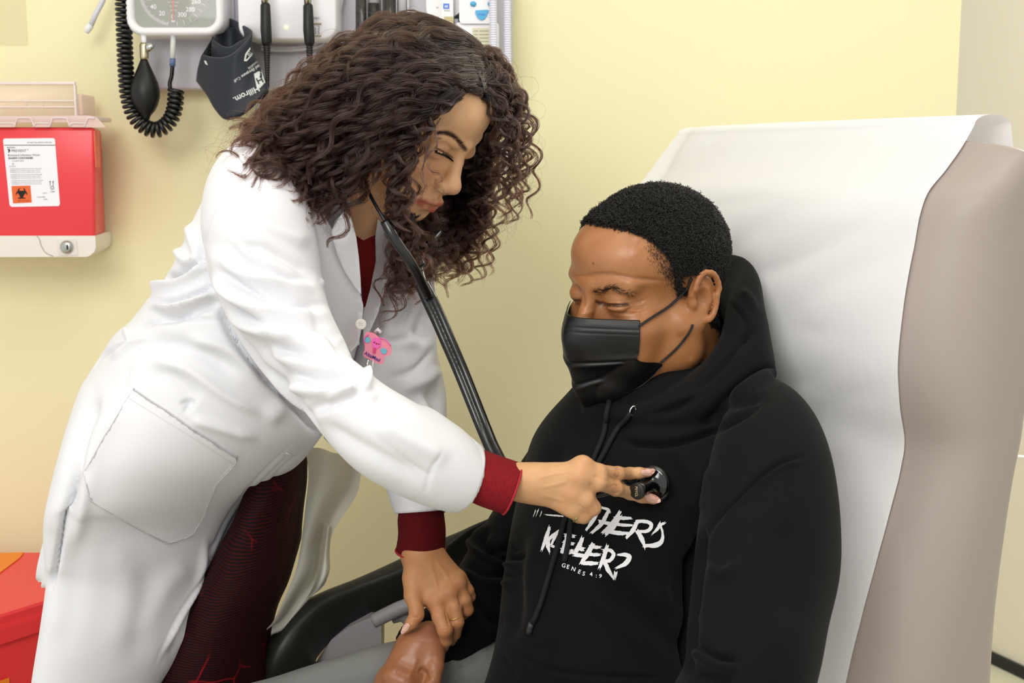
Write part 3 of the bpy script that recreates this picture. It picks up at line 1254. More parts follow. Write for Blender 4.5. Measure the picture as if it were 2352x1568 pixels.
for x0, x1 in ((-80, -30), (60, 62), (98, 100)):
    V, F = wb(x0, 233, x1, 245, SY + .028, SY + .03)
    obj('door_tick', V, F, m_lidw, t)
# white base
a, b = at(-150, 541, SY), at(224, 589, SY)
th = [(0, 0), (1, 0), (1, .55), (.99, .75), (.965, .92), (.94, 1.0), (0, 1.02)]
P = [(a[0] + (b[0] - a[0]) * u, a[2] + (b[2] - a[2]) * v) for u, v in th]
V, F = prism(P, SY - .006, WY - .002)
V[V[:, 1] > 2.0, 0] -= .020
obj('base', V, F, m_white2, t, smooth=False)
V, F = tube([at(x, y, SY - .0065) for x, y in catmull([(84, 542), (90, 548), (95, 565), (105, 580), (122, 588)], 14)], .0007, 5)
obj('base_seam', V, F, mat('seam_grey', 'b9b0a8', .6), t)
P3 = [at(x, y, SY - .008) for x, y in [(128, 553), (131, 550), (172, 549), (175, 552), (179, 586), (133, 587)]]
V, F = prism([(p[0], p[2]) for p in P3], SY - .0075, SY - .0055)
obj('lock_plate', V, F, mat('recess_white', 'e6e0da', .5), t, smooth=False)
V, F = lathe([(.0001, -.007), (.007, -.007), (.0085, -.006), (.010, -.004), (.0105, 0)], at(154, 567, SY - .007), (0, 1, 0), 28)
obj('lock', V, F, mat('steel', 'b9bbb8', .3, metal=.8), t)
V, F = wb(152, 562, 156, 573, SY - .0155, SY - .012, .0005)
obj('keyhole', V, F, m_black, t)
for x0, y0, x1, y1, cc in ((5, 485, 60, 500, 'e2405a'), (110, 495, 200, 512, 'd83c50'), (20, 515, 80, 530, 'c23346'), (130, 515, 190, 530, 'e2405a')):
    V, F = tube([at(x0, y0, SY + .01), at(x1, y1, SY + .012)], .005, 10)
    obj('waste_syringe', V, F, mat('pink_' + cc, cc, .5), t)
lab = [(7, 322), (10, 318), (122, 317), (126, 320), (137.5, 468), (135, 473), (27, 475), (22, 471)]
P3 = [at(x, y, SY - .001) for x, y in lab]
V, F = prism([(p[0], p[2]) for p in P3], SY - .001, SY)
obj('label', V, F, mat('label_white', 'f4f2fb', .45), t, smooth=False)
LY = SY - .0015


def lt(s, x, y, h, m=None, align='LEFT', **k):
    txt(s, x, y, h, LY, m or m_ink, t, 'lettering', align=align, rot=0.6, **k)


lt('DO NOT FILL ABOVE THIS LINE', 62, 327.5, 3.0, sx=.95)
V, F = wb(9, 332.5, 127, 334, LY, SY - .001)
obj('label_rule', V, F, m_ink, t, smooth=False)
lt('MCKESSON', 16, 339, 2.6, bold=.02)
lt('PREVENT', 26, 346.5, 6.0)
txt('®', 64, 344, 3, LY, m_ink, t, 'lettering')
VV = [at(x, y, LY) for x, y in ((17, 342), (21, 342), (24, 345), (22, 349), (18, 351), (20, 346.5))]
obj('emblem', VV, [[0, 1, 2, 3, 4, 5]], m_blackink, t, smooth=False)
lt('Biohazard Infectious Waste', 18, 356.5, 4.6, sx=1.02)
lt('SHARPS CONTAINER', 19, 363.5, 4.3, m_blackink, bold=.02)
lt('5.4 QUART (REC)', 27, 369.8, 2.6)
lt('G', 28, 376.5, 4, m_blackink)
lt('EC55-09-02', 21, 382, 2.2)
for i in range(9):
    lt('WARNING: Do not use the container where it can tip' if i % 3 else 'CAUTION: keep sharp items away from the opening edge', 22 + i * .55, 387.5 + i * 4.0 + (i // 3) * 1.5, 2.0, sx=1.1)
VV = [at(x, y, LY) for x, y in ((26, 427), (69.5, 426), (73, 465), (30, 467))]
obj('biohazard_square', VV, [[0, 1, 2, 3]], mat('orange_label', 'e8672c', .5), t, smooth=False)
# biohazard trefoil: three open rings around a centre ring
cx, cy = 49.5, 444.5
for k_ in range(3):
    an = math.radians(-90 + 120 * k_)
    ox, oy = cx + 6.2 * math.cos(an), cy + 6.2 * math.sin(an)
    pts, rr = [], []
    for i in range(29):
        f = i / 28
        ph_ = an + math.radians(28) + f * math.radians(304)
        pts.append(at(ox + 7.4 * math.cos(ph_), oy + 7.4 * math.sin(ph_), LY - .0004))
        rr.append((.0003 + .0017 * math.sin(math.pi * f)))
    V, F = tube(pts, rr, 6, flat=.2, up=(0, 1, 0))
    obj('biohazard_ring', V, F, m_blackink, t)
V, F = tube([at(cx + 5.6 * math.cos(math.radians(z)), cy + 5.6 * math.sin(math.radians(z)), LY - .0004) for z in range(0, 360, 15)], .0006, 5, closed=True)
obj('biohazard_ring', V, F, m_blackink, t)
V, F = lathe([(.0001, 0), (.0021, 0), (.0021, .0004)], at(cx, cy, LY - .0006), (0, 1, 0), 12)
obj('biohazard_ring', V, F, m_blackink, t)
lt('BIOHAZARD', 41, 461.5, 2.8, m_blackink, sx=1.2)
for x in (115, 122):
    VV = [at(x + dx, y, LY) for dx, y in ((-.6, 427), (.6, 427), (.6, 418), (2.4, 418), (0, 415), (-2.4, 418), (-.6, 418))]
    obj('arrow_mark', VV, [[0, 1, 2, 3, 4, 5, 6]], m_ink, t, smooth=False)
V, F = tube([at(120 + 3.6 * math.cos(math.radians(z)), 431 + 3.6 * math.sin(math.radians(z)), LY) for z in range(0, 360, 20)], .0004, 5, closed=True)
obj('recycling_mark', V, F, m_ink, t)
lt('2264', 116, 440, 3.4)
lt('LOT #', 98, 443.5, 2.6)
lt('(10)25310080', 85, 452.5, 2.4)
lt('14878', 100, 458, 2.4)

# ------------------------------------------------------------------ red bin, lower left
m_bin = mat('red_bin', 'ef3a41', .35)
m_orange = mat('orange_sticker', 'f58a20', .5)
zt = .80
bpts = [at_z(x, y, zt) for x, y in ((-300, 1266), (128, 1268), (150, 1290), (186, 1354), (-300, 1506))]
bpts[0] = np.array([bpts[0][0], bpts[1][1], zt])
bc = np.mean(bpts, axis=0)
t = empty('red_bin', [bc[0], bc[1], 0], 'red lidded waste bin behind the lab coat hem', 'bin')


def binring(z, s_, dz=0):
    return [np.array([bc[0] + (p[0] - bc[0]) * s_, bc[1] + (p[1] - bc[1]) * s_, z]) for p in bpts]


def stack(rings, cap=True):
    n = len(rings[0])
    V = [p for r in rings for p in r]
    F = [[i * n + k, i * n + (k + 1) % n, (i + 1) * n + (k + 1) % n, (i + 1) * n + k] for i in range(len(rings) - 1) for k in range(n)]
    if cap:
        F += [list(range(n))[::-1], [(len(rings) - 1) * n + k for k in range(n)]]
    return V, F


V, F = stack([binring(zt - .016, 1.0), binring(zt - .004, .998), binring(zt, .985)])
obj('lid', V, F, m_bin, t, smooth=False)
V, F = stack([binring(zt - .046, .995), binring(zt - .044, 1.012), binring(zt - .022, 1.012), binring(zt - .014, 1.0)])
obj('lid_skirt', V, F, m_bin, t, smooth=False)
V, F = stack([binring(.01, .86), binring(zt - .04, .975)])
obj('body', V, F, m_bin, t, smooth=False)
V = [at_z(x, y, zt + .0005) for x, y in ((-120, 1275), (55, 1269), (45, 1282), (0, 1316), (-120, 1400))]
V2 = [p + np.array([0, 0, .0012]) for p in V]
obj('sticker', V + V2, [[5, 6, 7, 8, 9], [0, 1, 6, 5], [1, 2, 7, 6], [2, 3, 8, 7], [3, 4, 9, 8]], m_orange, t, smooth=False)
q0, q1 = binring(zt - .04, .975)[4], binring(zt - .04, .975)[3]
r0, r1 = binring(.01, .86)[4], binring(.01, .86)[3]
fn = np.cross(q1 - q0, [0, 0, 1.0]); fn /= np.linalg.norm(fn)
V = []
for u_, v_ in ((.1, .08), (.605, .08), (.605, .45), (.1, .45)):
    p = (q0 * (1 - u_) + q1 * u_) * (1 - v_) + (r0 * (1 - u_) + r1 * u_) * v_
    V.append(p + fn * (.003 if fn[1] < 0 else -.003))
obj('front_sticker', V, [[0, 1, 2, 3]], m_orange, t, smooth=False)
# ================================================================== EXAM CHAIR
m_vinyl = mat('taupe_vinyl', 'a59994', .42, spec=.4, bump=[(700, .12, .0004)])
m_paper = mat('exam_paper', 'f5f5f8', .75, spec=.2, bump=[(260, .5, .0006, (1, 1, .45)), (60, .12, .001)], transl=.22)
cr = np.array([.5337, -.8457, 0])        # across the chair, towards the camera side
nn_ = np.array([.8457, .5337, 0])        # towards the chair's rear


def at_plane(px, py, x0=.353, y0=1.30):
    r = ray(px, py)
    # Y = y0 + .631*(x-x0)
    t = (y0 - .631 * x0) / (r[1] - .631 * r[0])
    return C0 + r * t


edge = [(2246, 286), (2232, 312), (2212, 345), (2178, 392), (2140, 440), (2122, 490), (2110, 550), (2096, 625), (2082, 710), (2072, 800), (2070, 870), (2076, 940), (2085, 1010), (2075, 1080), (2055, 1160), (2032, 1245), (2005, 1345), (1975, 1460), (1945, 1590), (1915, 1720)]
ec = catmull(edge, 120)
E3 = np.array([at_plane(x, y) for x, y in ec])
chair = empty('exam_chair', [E3[-1][0] - .1, 1.5, 0], 'taupe vinyl exam chair with tall padded back behind the seated man', 'chair')
# cushion: horizontal sections behind the paper line
zz = E3[:, 2]
zs = np.linspace(zz[0] - .026, .36, 90)
Fx = np.interp(zs, zz[::-1], E3[:, 0][::-1])
Fy = np.interp(zs, zz[::-1], E3[:, 1][::-1])
low = zs < zz[-1]
RC = [(240, 2240), (268, 2268), (300, 2296), (350, 2356), (420, 2405), (600, 2440), (750, 2425), (930, 2352), (1010, 2336), (1100, 2326), (1280, 2300), (1400, 2286), (1568, 2275), (1900, 2262)]
th = np.linspace(0, 2 * np.pi, 96, endpoint=False)
hw, ex = .29, 2 / 3.2
ct = np.sign(np.cos(th)) * np.abs(np.cos(th)) ** ex
st = np.sign(np.sin(th)) * np.abs(np.sin(th)) ** ex


def front(u, T_):
    return T_ / 2 * np.clip(1 - np.abs(u / hw) ** 3.2, 0, 1) ** (1 / 3.2)


def ring_(i, T_):
    c = np.array([Fx[i], Fy[i], zs[i]]) - cr * .22 + nn_ * front(.22, T_)
    return c + cr * hw * ct[:, None] + nn_ * (T_ / 2) * st[:, None]


rows, Tt = [], []
for i in range(len(zs)):
    T_ = .15
    for _ in range(6):
        P = proj(ring_(i, T_))
        k = P[:, 0].argmax()
        tgt = np.interp(P[k, 1], [q[0] for q in RC], [q[1] for q in RC])
        T_ = min(.30, max(.045, T_ + (tgt - P[k, 0]) / FPX * 1.5))
    Tt.append(T_)
Tt = np.convolve(np.pad(Tt, 4, mode='edge'), np.ones(9) / 9, mode='valid')
rows = [ring_(i, Tt[i]) for i in range(len(zs))]
top = []
for k, (s, dz) in enumerate(((.45, .014), (.72, .012), (.88, .009), (.96, .005))):
    c = rows[0].mean(0)
    top.append(c + (rows[0] - c) * np.array([s, s, 1]) + np.array([0, 0, dz]) + nn_ * (1 - s) * .015)
rows = top + rows
for k_, r_ in enumerate(rows):
    w_ = np.clip(1 - (rows[0][:, 2].max() - r_[:, 2].mean()) / .22, 0, 1) ** 1.5
    dd = np.clip((r_ - r_.mean(0)) @ nn_ + .03, 0, 1)
    r_[:, 2] -= .42 * dd * w_
V = np.concatenate(rows)
F = grid_faces(len(rows), 96, True).tolist()
n0 = len(V)
V = np.vstack([V, rows[0].mean(0) + [0, 0, .002], rows[-1].mean(0)])
F += [[(k + 1) % 96, k, n0] for k in range(96)] + [[n0 - 96 + k, n0 - 96 + (k + 1) % 96, n0 + 1] for k in range(96)]
obj('back_cushion', V, F, m_vinyl, chair)
# paper sheet draped over the top of the back
rows = []
W = .53
nu = 60
u = np.linspace(0, 1, nu)
topc = E3[0]
wr = np.random.default_rng(3)
arc = []
for a in np.linspace(math.radians(205), 0, 22):      # curl over the top from behind
    arc.append(topc + nn_ * (.030 + .030 * -math.cos(a)) * 1.0 + np.array([0, 0, .036 * math.sin(a)]) if a < math.pi else topc + nn_ * .060 + np.array([0, 0, -.06 * (a - math.pi)]))
arc = np.array([topc + nn_ * (.032 - .032 * math.cos(a)) + np.array([0, 0, .012 * math.sin(a)]) for a in np.linspace(math.pi, 0, 20)])
tail = np.array([arc[0] + np.array([0, 0, -d]) + nn_ * .25 * d for d in np.linspace(.16, .01, 10)])
line = np.vstack([tail, arc, E3[2:]])
for i, p in enumerate(line):
    bz = max(0, (p[2] - 1.25))
    wv = .0035 * np.sin(u * 9 + p[2] * 6) * np.sin(p[2] * 23 + u * 3) + .002 * np.sin(p[2] * 60 + u * 14)
    wv = wv * np.clip(np.minimum(u, 1) * 5, .2, 1)
    lw = W + .004 * math.sin(p[2] * 31) + .008 * math.sin(p[2] * 9)
    T_ = np.interp(p[2], zs[::-1], Tt[::-1])
    fo = (front(.22 - u * lw, T_) - front(.22, T_)) if i >= len(tail) + len(arc) else (front(.22 - u * lw, Tt[0]) - front(.22, Tt[0])) * (1 - 2 * max(0, len(tail) + 10 - i) / (len(tail) + 10))
    fo = np.maximum(fo, -.02)
    rows.append(p - cr * (u * lw)[:, None] - nn_ * (.005 + np.abs(wv) + fo)[:, None])
V = np.concatenate(rows)
Fp = grid_faces(len(rows), nu)
pap = obj('exam_paper', V, Fp, m_paper)
tag(pap, 'white paper sheet draped over the tall chair back', 'paper')
# seat, plinth (below the frame) and the black armrest
V, F = box([.02, 1.42, .50], [.62, .60, .14], rot=euler(rz=math.atan2(-.8457, .5337) + math.pi / 2), bev=.04, seg=4)
obj('seat_cushion', V, F, m_vinyl, chair)
V, F = box([.08, 1.46, .215], [.42, .42, .43], rot=euler(rz=math.atan2(-.8457, .5337) + math.pi / 2), bev=.03)
obj('plinth', V, F, mat('plinth_grey', 'a9a7aa', .5), chair)
m_arm = mat('black_armrest', '22221f', .42, spec=.45, bump=[(500, .2, .0004)])
Yb = 1.72
arm = [(1150, 1196, 1.74, 1175, 1260, 1.66, .035, 3.5), (1091, 1218, 1.74, 1110, 1290, 1.66, .035, 3.5), (1028, 1236, 1.73, 1046, 1330, 1.65, .035, 3.5), (925, 1284, 1.71, 945, 1384, 1.63, .036, 3.5),
       (829, 1328, 1.69, 850, 1424, 1.61, .036, 3.5), (745, 1360, 1.67, 775, 1462, 1.59, .038, 3.5), (684, 1390, 1.65, 735, 1500, 1.57, .04, 3.2),
       (640, 1440, 1.63, 722, 1530, 1.55, .04, 3), (620, 1500, 1.62, 712, 1560, 1.54, .04, 3), (612, 1600, 1.62, 705, 1620, 1.54, .04, 3), (612, 1720, 1.62, 705, 1720, 1.54, .04, 3)]
V, F = loft(arm, n=40, sub=6)
obj('armrest', V, F, m_arm, chair)
m_greyp = mat('grey_arm_shell', '9c999c', .5)
pts = [(722, 1600), (726, 1520), (760, 1470), (800, 1440), (850, 1418), (876, 1432), (876, 1482), (874, 1600)]
pc = [at(x, y, 1.62) for x, y in pts]
V, F = prism([(p[0], p[2]) for p in pc], 1.62, 1.66)
obj('arm_shell', V, F, m_greyp, chair, smooth=False)
V, F = tube([at(x, y, 1.625) for x, y in catmull([(858, 1426), (880, 1415), (915, 1398), (950, 1385), (990, 1370)], 14)], .010, 14)
obj('arm_bracket', V, F, m_greyp, chair)
V, F = tube([at(x, y, 1.64) for x, y in catmull([(900, 1412), (925, 1408), (945, 1425), (950, 1470), (952, 1600)], 14)], .012, 14)
obj('arm_bracket', V, F, m_greyp, chair)
t = empty('charging_cord', at(2340, 1047, 1.9), 'short white cord crossing behind the chair at the right edge', 'cord')
q = at_z(2352, 1047, 1.0)
k3 = [at(x, y, 2.6) for x, y in ((2318, 1030), (2326, 1044), (2345, 1049), (2400, 1050))]
V, F = tube(catmull(np.array(k3), 20), .0035, 8)
obj('cord', V, F, m_white, t)
# ================================================================== PEOPLE: heads sculpted as distance fields (mm, x = their left, y = forward, z = up)
class Pose:
    def __init__(s, R, t, k):
        s.R, s.t, s.k = np.array(R), np.array(t), k / 1000.0

    def w(s, P):
        return (np.asarray(P, float) * s.k) @ s.R.T + s.t

    def l(s, P):
        return ((np.asarray(P, float) - s.t) @ s.R) / s.k


WP = Pose([[0.5431206338021961, 0.6434434480971325, 0.5394446275932063], [0.8395973479259359, -0.4086678752539477, -0.3578643054163946], [0.009811752852337582, -0.6472797670530852, 0.7621893679851931]], [-0.11563274, 1.52043511, 1.51485045], .942)
MP = Pose([[0.593773209234571, -0.8036297112105155, -0.04015797872132054], [-0.7987546930648605, -0.5826797430647597, -0.14991750174294635], [-0.09707891790774681, -0.12109337009799218, 0.9878826243112951]], [0.15835779, 1.44970292, 1.31197886], 1.019)


def head_field(kind, pose, neck_to, neck_r, h=1.7):
    f = Field((-100, -125, -175), (100, 135, 140), h)
    E, Cn = f.ell, f.cone
    fem = kind == 'f'
    # cranium, face, jaw
    if fem:
        E((0, -10, 36), (72, 88, 63))
        E((0, 28, 40), (62, 60, 52), 14)
        E((0, 26, -28), (56, 58, 66), 16)
        E((0, 46, -62), (34, 34, 42), 16)
    else:
        E((0, -12, 34), (76, 88, 76))
        E((0, 30, 42), (68, 60, 47), 14)
        E((0, 24, -32), (64, 60, 66), 16)
        E((0, 44, -66), (42, 36, 42), 16)
    jw, jr = (40, 12) if fem else (58, 20)
    for s in (-1, 1):
        Cn((s * jw, 2, -62), (s * 14, 68, -96), jr, jr, 22)
        Cn((s * (jw + 8), 6, -30), (s * jw, 2, -62), jr, jr, 22)
        E((s * 42, 52, -30), (20, 22, 17) if fem else (24, 24, 20), 16)
        # soft cheek
        E((s * 34, 58, -58), (20, 20, 26) if fem else (28, 24, 30), 18)
    E((0, 78, -98), (17, 13, 13) if fem else (22, 15, 16), 14)
    if not fem:
        E((0, 40, -104), (40, 40, 22), 20)      # double chin
    # brow
    for s in (-1, 1):
        Cn((s * 8, 84, 15), (s * 46, 68, 18), 6.5 if fem else 8.5, 6 if fem else 8, 13)
    # eye sockets
    for s in (-1, 1):
        E((s * 31, 94, -1), (17, 14, 11.5), 12, True)
        E((s * 12, 97, 1), (6, 13, 11), 8, True)
    # nose
    Cn((0, 83, 8), (0, 100, -32), 7.0, 9.0, 10)
    E((0, 102, -35.5) if fem else (0, 104, -38), (11, 12, 10) if fem else (13, 13, 12), 9)
    for s in (-1, 1):
        E((s * (10.5 if fem else 14), 94, -42), (7, 10.5, 7.5) if fem else (8.5, 11, 8), 7)
        E((s * 6.0, 101, -50.5), (3.2, 6.0, 4.0), 2.0, True)
        E((s * (18.5 if fem else 23), 93, -37), (1.8, 6, 6), 5, True)
    Cn((0, 101, -45), (0, 93, -56), 4.0, 4.0, 5)
    # eyeballs under nearly closed lids
    for s in (-1, 1):
        E((s * 31, 72, -1), (16, 12.5, 11.5), 7)
    # muzzle and lips
    E((0, 74, -72), (27, 21, 22), 14)
    if fem:
        ul = [(-23, 83.5, -71.5), (-12, 93, -67.5), (-4.5, 98.5, -65.5), (0, 98.6, -66.8), (4.5, 98.5, -65.5), (12, 93, -67.5), (23, 83.5, -71.5)]
        ur = [1.2, 3.6, 4.4, 4.2, 4.4, 3.6, 1.2]
        ll = [(-22, 83, -73.5), (-11, 91.5, -78), (0, 95.0, -79.5), (11, 91.5, -78), (22, 83, -73.5)]
        lr = [1.2, 4.6, 5.8, 4.6, 1.2]
        for P, R_ in ((ul, ur), (ll, lr)):
            for i in range(len(P) - 1):
                Cn(P[i], P[i + 1], R_[i], R_[i + 1], 2.2)
        for a, b in (((-24, 86, -72.5), (-10, 97, -72.5)), ((-10, 97, -72.5), (10, 97, -72.5)), ((10, 97, -72.5), (24, 86, -72.5))):
            Cn(a, b, 1.1, 1.1, 1.5, True)
        E((0, 96, -57), (2.6, 4, 6), 3, True)
        E((0, 96, -89), (12, 7, 4.5), 6, True)
    # ears
    if not fem:
        for s in (-1, 1):
            ex = 76
            E((s * (ex + 2.5), -8, 0), (7.5, 18.5, 26), 4)
            E((s * (ex + 4), -15, 2), (6, 11, 20), 3)
            ring = []
            for i in range(19):
                a = math.radians(-100 + i * 290 / 18)
                yy = -10 + 17.5 * -math.cos(a) * (1.0 if math.sin(a) > 0 else .8)
                zz = 2 + 27 * math.sin(a)
                ring.append((s * (ex + 8.5 + (3.5 if math.cos(a) > 0 else 0) - (4 if i > 16 else 0)), yy, zz))
            for a, b in zip(ring[:-1], ring[1:]):
                Cn(a, b, 3.3, 3.3, 1.5)
            # antihelix, tragus, lobe, bowl
            ah = [(ex + 7, -2, 20), (ex + 7.5, -12, 10), (ex + 8.0, -15, -4), (ex + 7, -10, -16)]
            for a, b in zip(ah[:-1], ah[1:]):
                Cn((s * a[0], a[1], a[2]), (s * b[0], b[1], b[2]), 3.0, 3.2, 2.5)
            E((s * (ex + 9), -3, -1), (6, 7, 11), 4, True)
            E((s * (ex + 4), 1, -4), (4, 3.5, 4.5), 2, True)
            E((s * (ex + 5), 5, -5), (4, 4, 6), 3)
            E((s * (ex + 5), -4, -27), (5.5, 9.5, 11), 5)
    else:
        for s in (-1, 1):
            E((s * 74, -8, -8), (5, 12, 23), 3)
    # neck
    nl = pose.l([neck_to])[0]
    Cn((0, -22, -60), nl, neck_r[0], neck_r[1], 16)
    return f


def srgb(c):
    return np.array(lin(c))


def blob(P, c, r, soft=1.0):
    d = np.sqrt((((P - np.asarray(c, float)) / np.asarray(r, float)) ** 2).sum(1))
    return np.clip((1 + .35 * soft - d) / (.7 * soft), 0, 1)


def lineblob(P, A, B, r):
    A, B = np.asarray(A, float), np.asarray(B, float)
    ab = B - A
    t = np.clip(((P - A) @ ab) / (ab @ ab), 0, 1)
    d = np.linalg.norm(P - A - t[:, None] * ab, axis=1)
    return np.clip(1.3 - d / r, 0, 1)


def mix(c, m, col):
    m = np.clip(m, 0, 1)[:, None]
    return c * (1 - m) + srgb(col) * m


def pxline(V, pts, w):
    """soft mask around a line measured in the photograph, for marks that belong to the skin"""
    P = proj(V)
    C = catmull(np.asarray(pts, float), 24) if len(pts) > 2 else np.asarray(pts, float)
    best = np.full(len(P), 1e9)
    for a, b in zip(C[:-1], C[1:]):
        ab = b - a
        t = np.clip(((P - a) @ ab) / (ab @ ab + 1e-9), 0, 1)
        best = np.minimum(best, np.hypot(*(P - a - t[:, None] * ab).T))
    return np.clip(1.4 - best / w, 0, 1)


m_skin_w = mat('warm_skin', 'c99a72', .45, spec=.4, sss=.12, vcol=True, var=(60, .22, 'c48a62'), bump=[(420, .3, .0004), (1500, .25, .0002)])
m_skin_m = mat('brown_skin', '9c6a44', .34, spec=.5, sss=.10, vcol=True, var=(50, .25, '8f5733'), bump=[(380, .35, .0004), (1400, .3, .0002)])

# ---- woman's head
wneck = at(812, 610, 1.60)
f = head_field('f', WP, wneck, (47, 44))
Vl, Ff = f.mesh()
Vl = smooth_mesh(Vl, Ff, 2)
whV, whF = WP.w(Vl), Ff[:, ::-1].copy()
st = [([(996, 343), (1010, 346), (1022, 352), (1034, 360), (1042, 366)], 4, -.0018, 's'),
      ([(1004, 330), (1016, 327), (1030, 334), (1040, 350)], 3, -.0009, 's'), ([(1003, 338), (1018, 338), (1032, 348)], 6, .0012),
      ([(1000, 356), (1015, 362), (1032, 368)], 7, -.0006), ([(1008, 432), (998, 426), (996, 418), (1000, 408)], 4, -.0022, 's'), ([(1004, 418), (1014, 424), (1018, 432)], 7, .0010), ([(1012, 437), (1020, 443)], 4, -.0020, 's'), ([(998, 424), (978, 438), (960, 452)], 8, -.0014)]
whV = sculpt(whV, whF, st, taper=.15)
c = np.tile(srgb('e8b88e'), (len(whV), 1))
L = Vl
c = mix(c, .6 * blob(L, (0, 88, 55), (45, 30, 26), 1.6), 'e6ba90')
for s in (-1, 1):
    c = mix(c, .45 * blob(L, (s * 44, 66, -36), (24, 24, 20), 1.8), 'c47c60')
    c = mix(c, .35 * blob(L, (s * 31, 84, 5), (17, 10, 8), 1.5), 'b8835c')
    # brows, shaped and filled
    for A, B, r, k in (((s * 12, 94, 17), (s * 24, 90, 21.5), 4.0, .85), ((s * 24, 90, 21.5), (s * 38, 83, 23), 3.2, .9), ((s * 38, 83, 23), (s * 50, 72, 18), 1.9, .8)):
        c = mix(c, k * lineblob(L, A, B, r), '33211b')
    c = mix(c, .95 * pxline(whV, [(1002, 341), (1012, 345), (1024, 352), (1037, 361)], 2.2) * (s == 1) * (L[:, 0] < 0), '17100e')
    c = mix(c, .95 * lineblob(L, (s * 17, 82, -5), (s * 31, 86, -8), 1.2) * (s == 1), '17100e')
c = mix(c, .93 * pxline(whV, [(1004, 306), (1016, 304), (1030, 305), (1044, 313), (1058, 328), (1069, 343)], 5.6) * (L[:, 0] < 2), '2c1c17')
c = mix(c, .55 * blob(L, (0, 110, -40), (10, 12, 10), 1.5), 'd59a7c')
for A, B, r in (((-22, 85, -71), (-4, 101, -66), 4.0), ((-4, 101, -66), (4, 101, -66), 3.8), ((22, 85, -71), (4, 101, -66), 4.0), ((-20, 86, -75), (0, 99, -79), 5.0), ((20, 86, -75), (0, 99, -79), 5.0)):
    c = mix(c, 1.0 * lineblob(L, A, B, r), 'b23a38')
c = mix(c, .7 * lineblob(L, (-23, 85, -72.5), (0, 98, -72.5), 1.0), '6a2222')
c = mix(c, blob(proj(whV), (980, 427), (1.8, 1.8), .6) * (L[:, 0] < 0), '6b4330')
c = mix(c, blob(proj(whV), (974, 439), (1.8, 1.8), .6) * (L[:, 0] < 0), '6b4330')
# scalp under the hair
hair_w = np.clip((L[:, 2] - (80 - .002 * (L[:, 0]) ** 2) - .5 * (L[:, 1] - 66)) / 6, 0, 1)
side = np.clip((30 - L[:, 1]) / 8, 0, 1) * np.clip((L[:, 2] + 30) / 8, 0, 1)
sc = np.maximum(hair_w * (L[:, 1] < 90), side)
part = np.clip(1.4 - np.abs(L[:, 0] + 8) / 2.5, 0, 1) * (L[:, 1] > 10)
c = mix(c, sc * (1 - .8 * part), '1d1310')
c = mix(c, sc * part, '8d6046')
w_parts = [(whV, whF, c)]

# ---- man's head
mneck = at(1545, 955, 1.50)
f = head_field('m', MP, mneck, (66, 72))
Vl, Ff = f.mesh()
Vl = smooth_mesh(Vl, Ff, 2)
mhV, mhF = MP.w(Vl), Ff[:, ::-1].copy()
st = [([(1306, 634), (1350, 631), (1400, 629), (1430, 634), (1480, 641), (1540, 645)], 6, -.0016, 's'),
      ([(1310, 646), (1380, 645), (1440, 649), (1520, 655)], 12, .0010),
      ([(1372, 694), (1390, 700), (1412, 702), (1436, 700), (1452, 693)], 5, -.0022, 's'),
      ([(1385, 690), (1405, 692), (1430, 692), (1460, 688)], 5, -.0012, 's'),
      ([(1440, 702), (1462, 696), (1482, 690)], 4, -.0012, 's'),
      ([(1436, 712), (1460, 706), (1490, 703)], 4, -.0010, 's'),
      ([(1376, 700), (1398, 712), (1425, 717), (1455, 715)], 5, -.0014, 's'),
      ([(1390, 708), (1415, 711), (1440, 709)], 7, .0014),
      ([(1400, 722), (1440, 724), (1475, 718)], 9, .0014),
      ([(1330, 660), (1340, 690), (1338, 705)], 7, -.0015),
      ([(1475, 560), (1455, 585), (1465, 530)], 16, .0008),
      
      ([(1560, 760), (1590, 830)], 12, -.001)]
mhV = sculpt(mhV, mhF, [(s_[0], s_[1], s_[2] * 1.3, *s_[3:]) for s_ in st], taper=.2)
mhV = sculpt(mhV, mhF, [([(1376, 695), (1395, 700), (1415, 701), (1440, 699)], 3.5, -.002), ([(1455, 697), (1475, 690), (1490, 684)], 3, -.001, 's'), ([(1450, 708), (1470, 705), (1492, 700)], 3, -.001, 's'), ([(1445, 716), (1468, 714), (1488, 714)], 3, -.001, 's'), ([(1370, 712), (1345, 720), (1330, 722)], 6, .001)], taper=.2)
c = np.tile(srgb('a87248'), (len(mhV), 1))
L = Vl
P = proj(mhV)
c = mix(c, .5 * blob(L, (10, 88, 62), (50, 34, 26), 1.7), 'b98562')
c = mix(c, .45 * blob(L, (44, 70, 14), (26, 24, 12), 1.6), 'ad7a55')
c = mix(c, .5 * blob(L, (40, 60, -50), (34, 34, 30), 1.8), '9a643b')
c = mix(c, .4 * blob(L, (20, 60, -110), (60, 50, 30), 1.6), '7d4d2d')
c = mix(c, .4 * blob(L, (84, -4, 20), (10, 22, 16), 1.5), 'a4623f')
c = mix(c, .5 * blob(L, (31, 82, -10), (18, 12, 8), 1.4), '8b573a')
c = mix(c, .9 * pxline(mhV, [(1370, 692), (1385, 698), (1400, 700), (1420, 701), (1440, 699)], 4.2) * (L[:, 0] > 0), '120b08')
c = mix(c, 1.0 * blob(P, (1405, 700), (16, 3.4), .8) * (L[:, 0] > 0), '0f0b0a')
c = mix(c, .7 * blob(P, (1396, 698), (1.5, 1.5), .8) * (L[:, 0] > 0), '6a6a66')  # small light glint on the eyeball, painted into the colour
c = mix(c, .8 * pxline(mhV, [(1312, 686), (1322, 689), (1332, 689)], 3.0) * (L[:, 0] < 5), '1a100c')
c = mix(c, .45 * pxline(mhV, [(1306, 634), (1350, 631), (1400, 629), (1430, 634), (1480, 641), (1540, 645)], 2.0), '7d4f38')
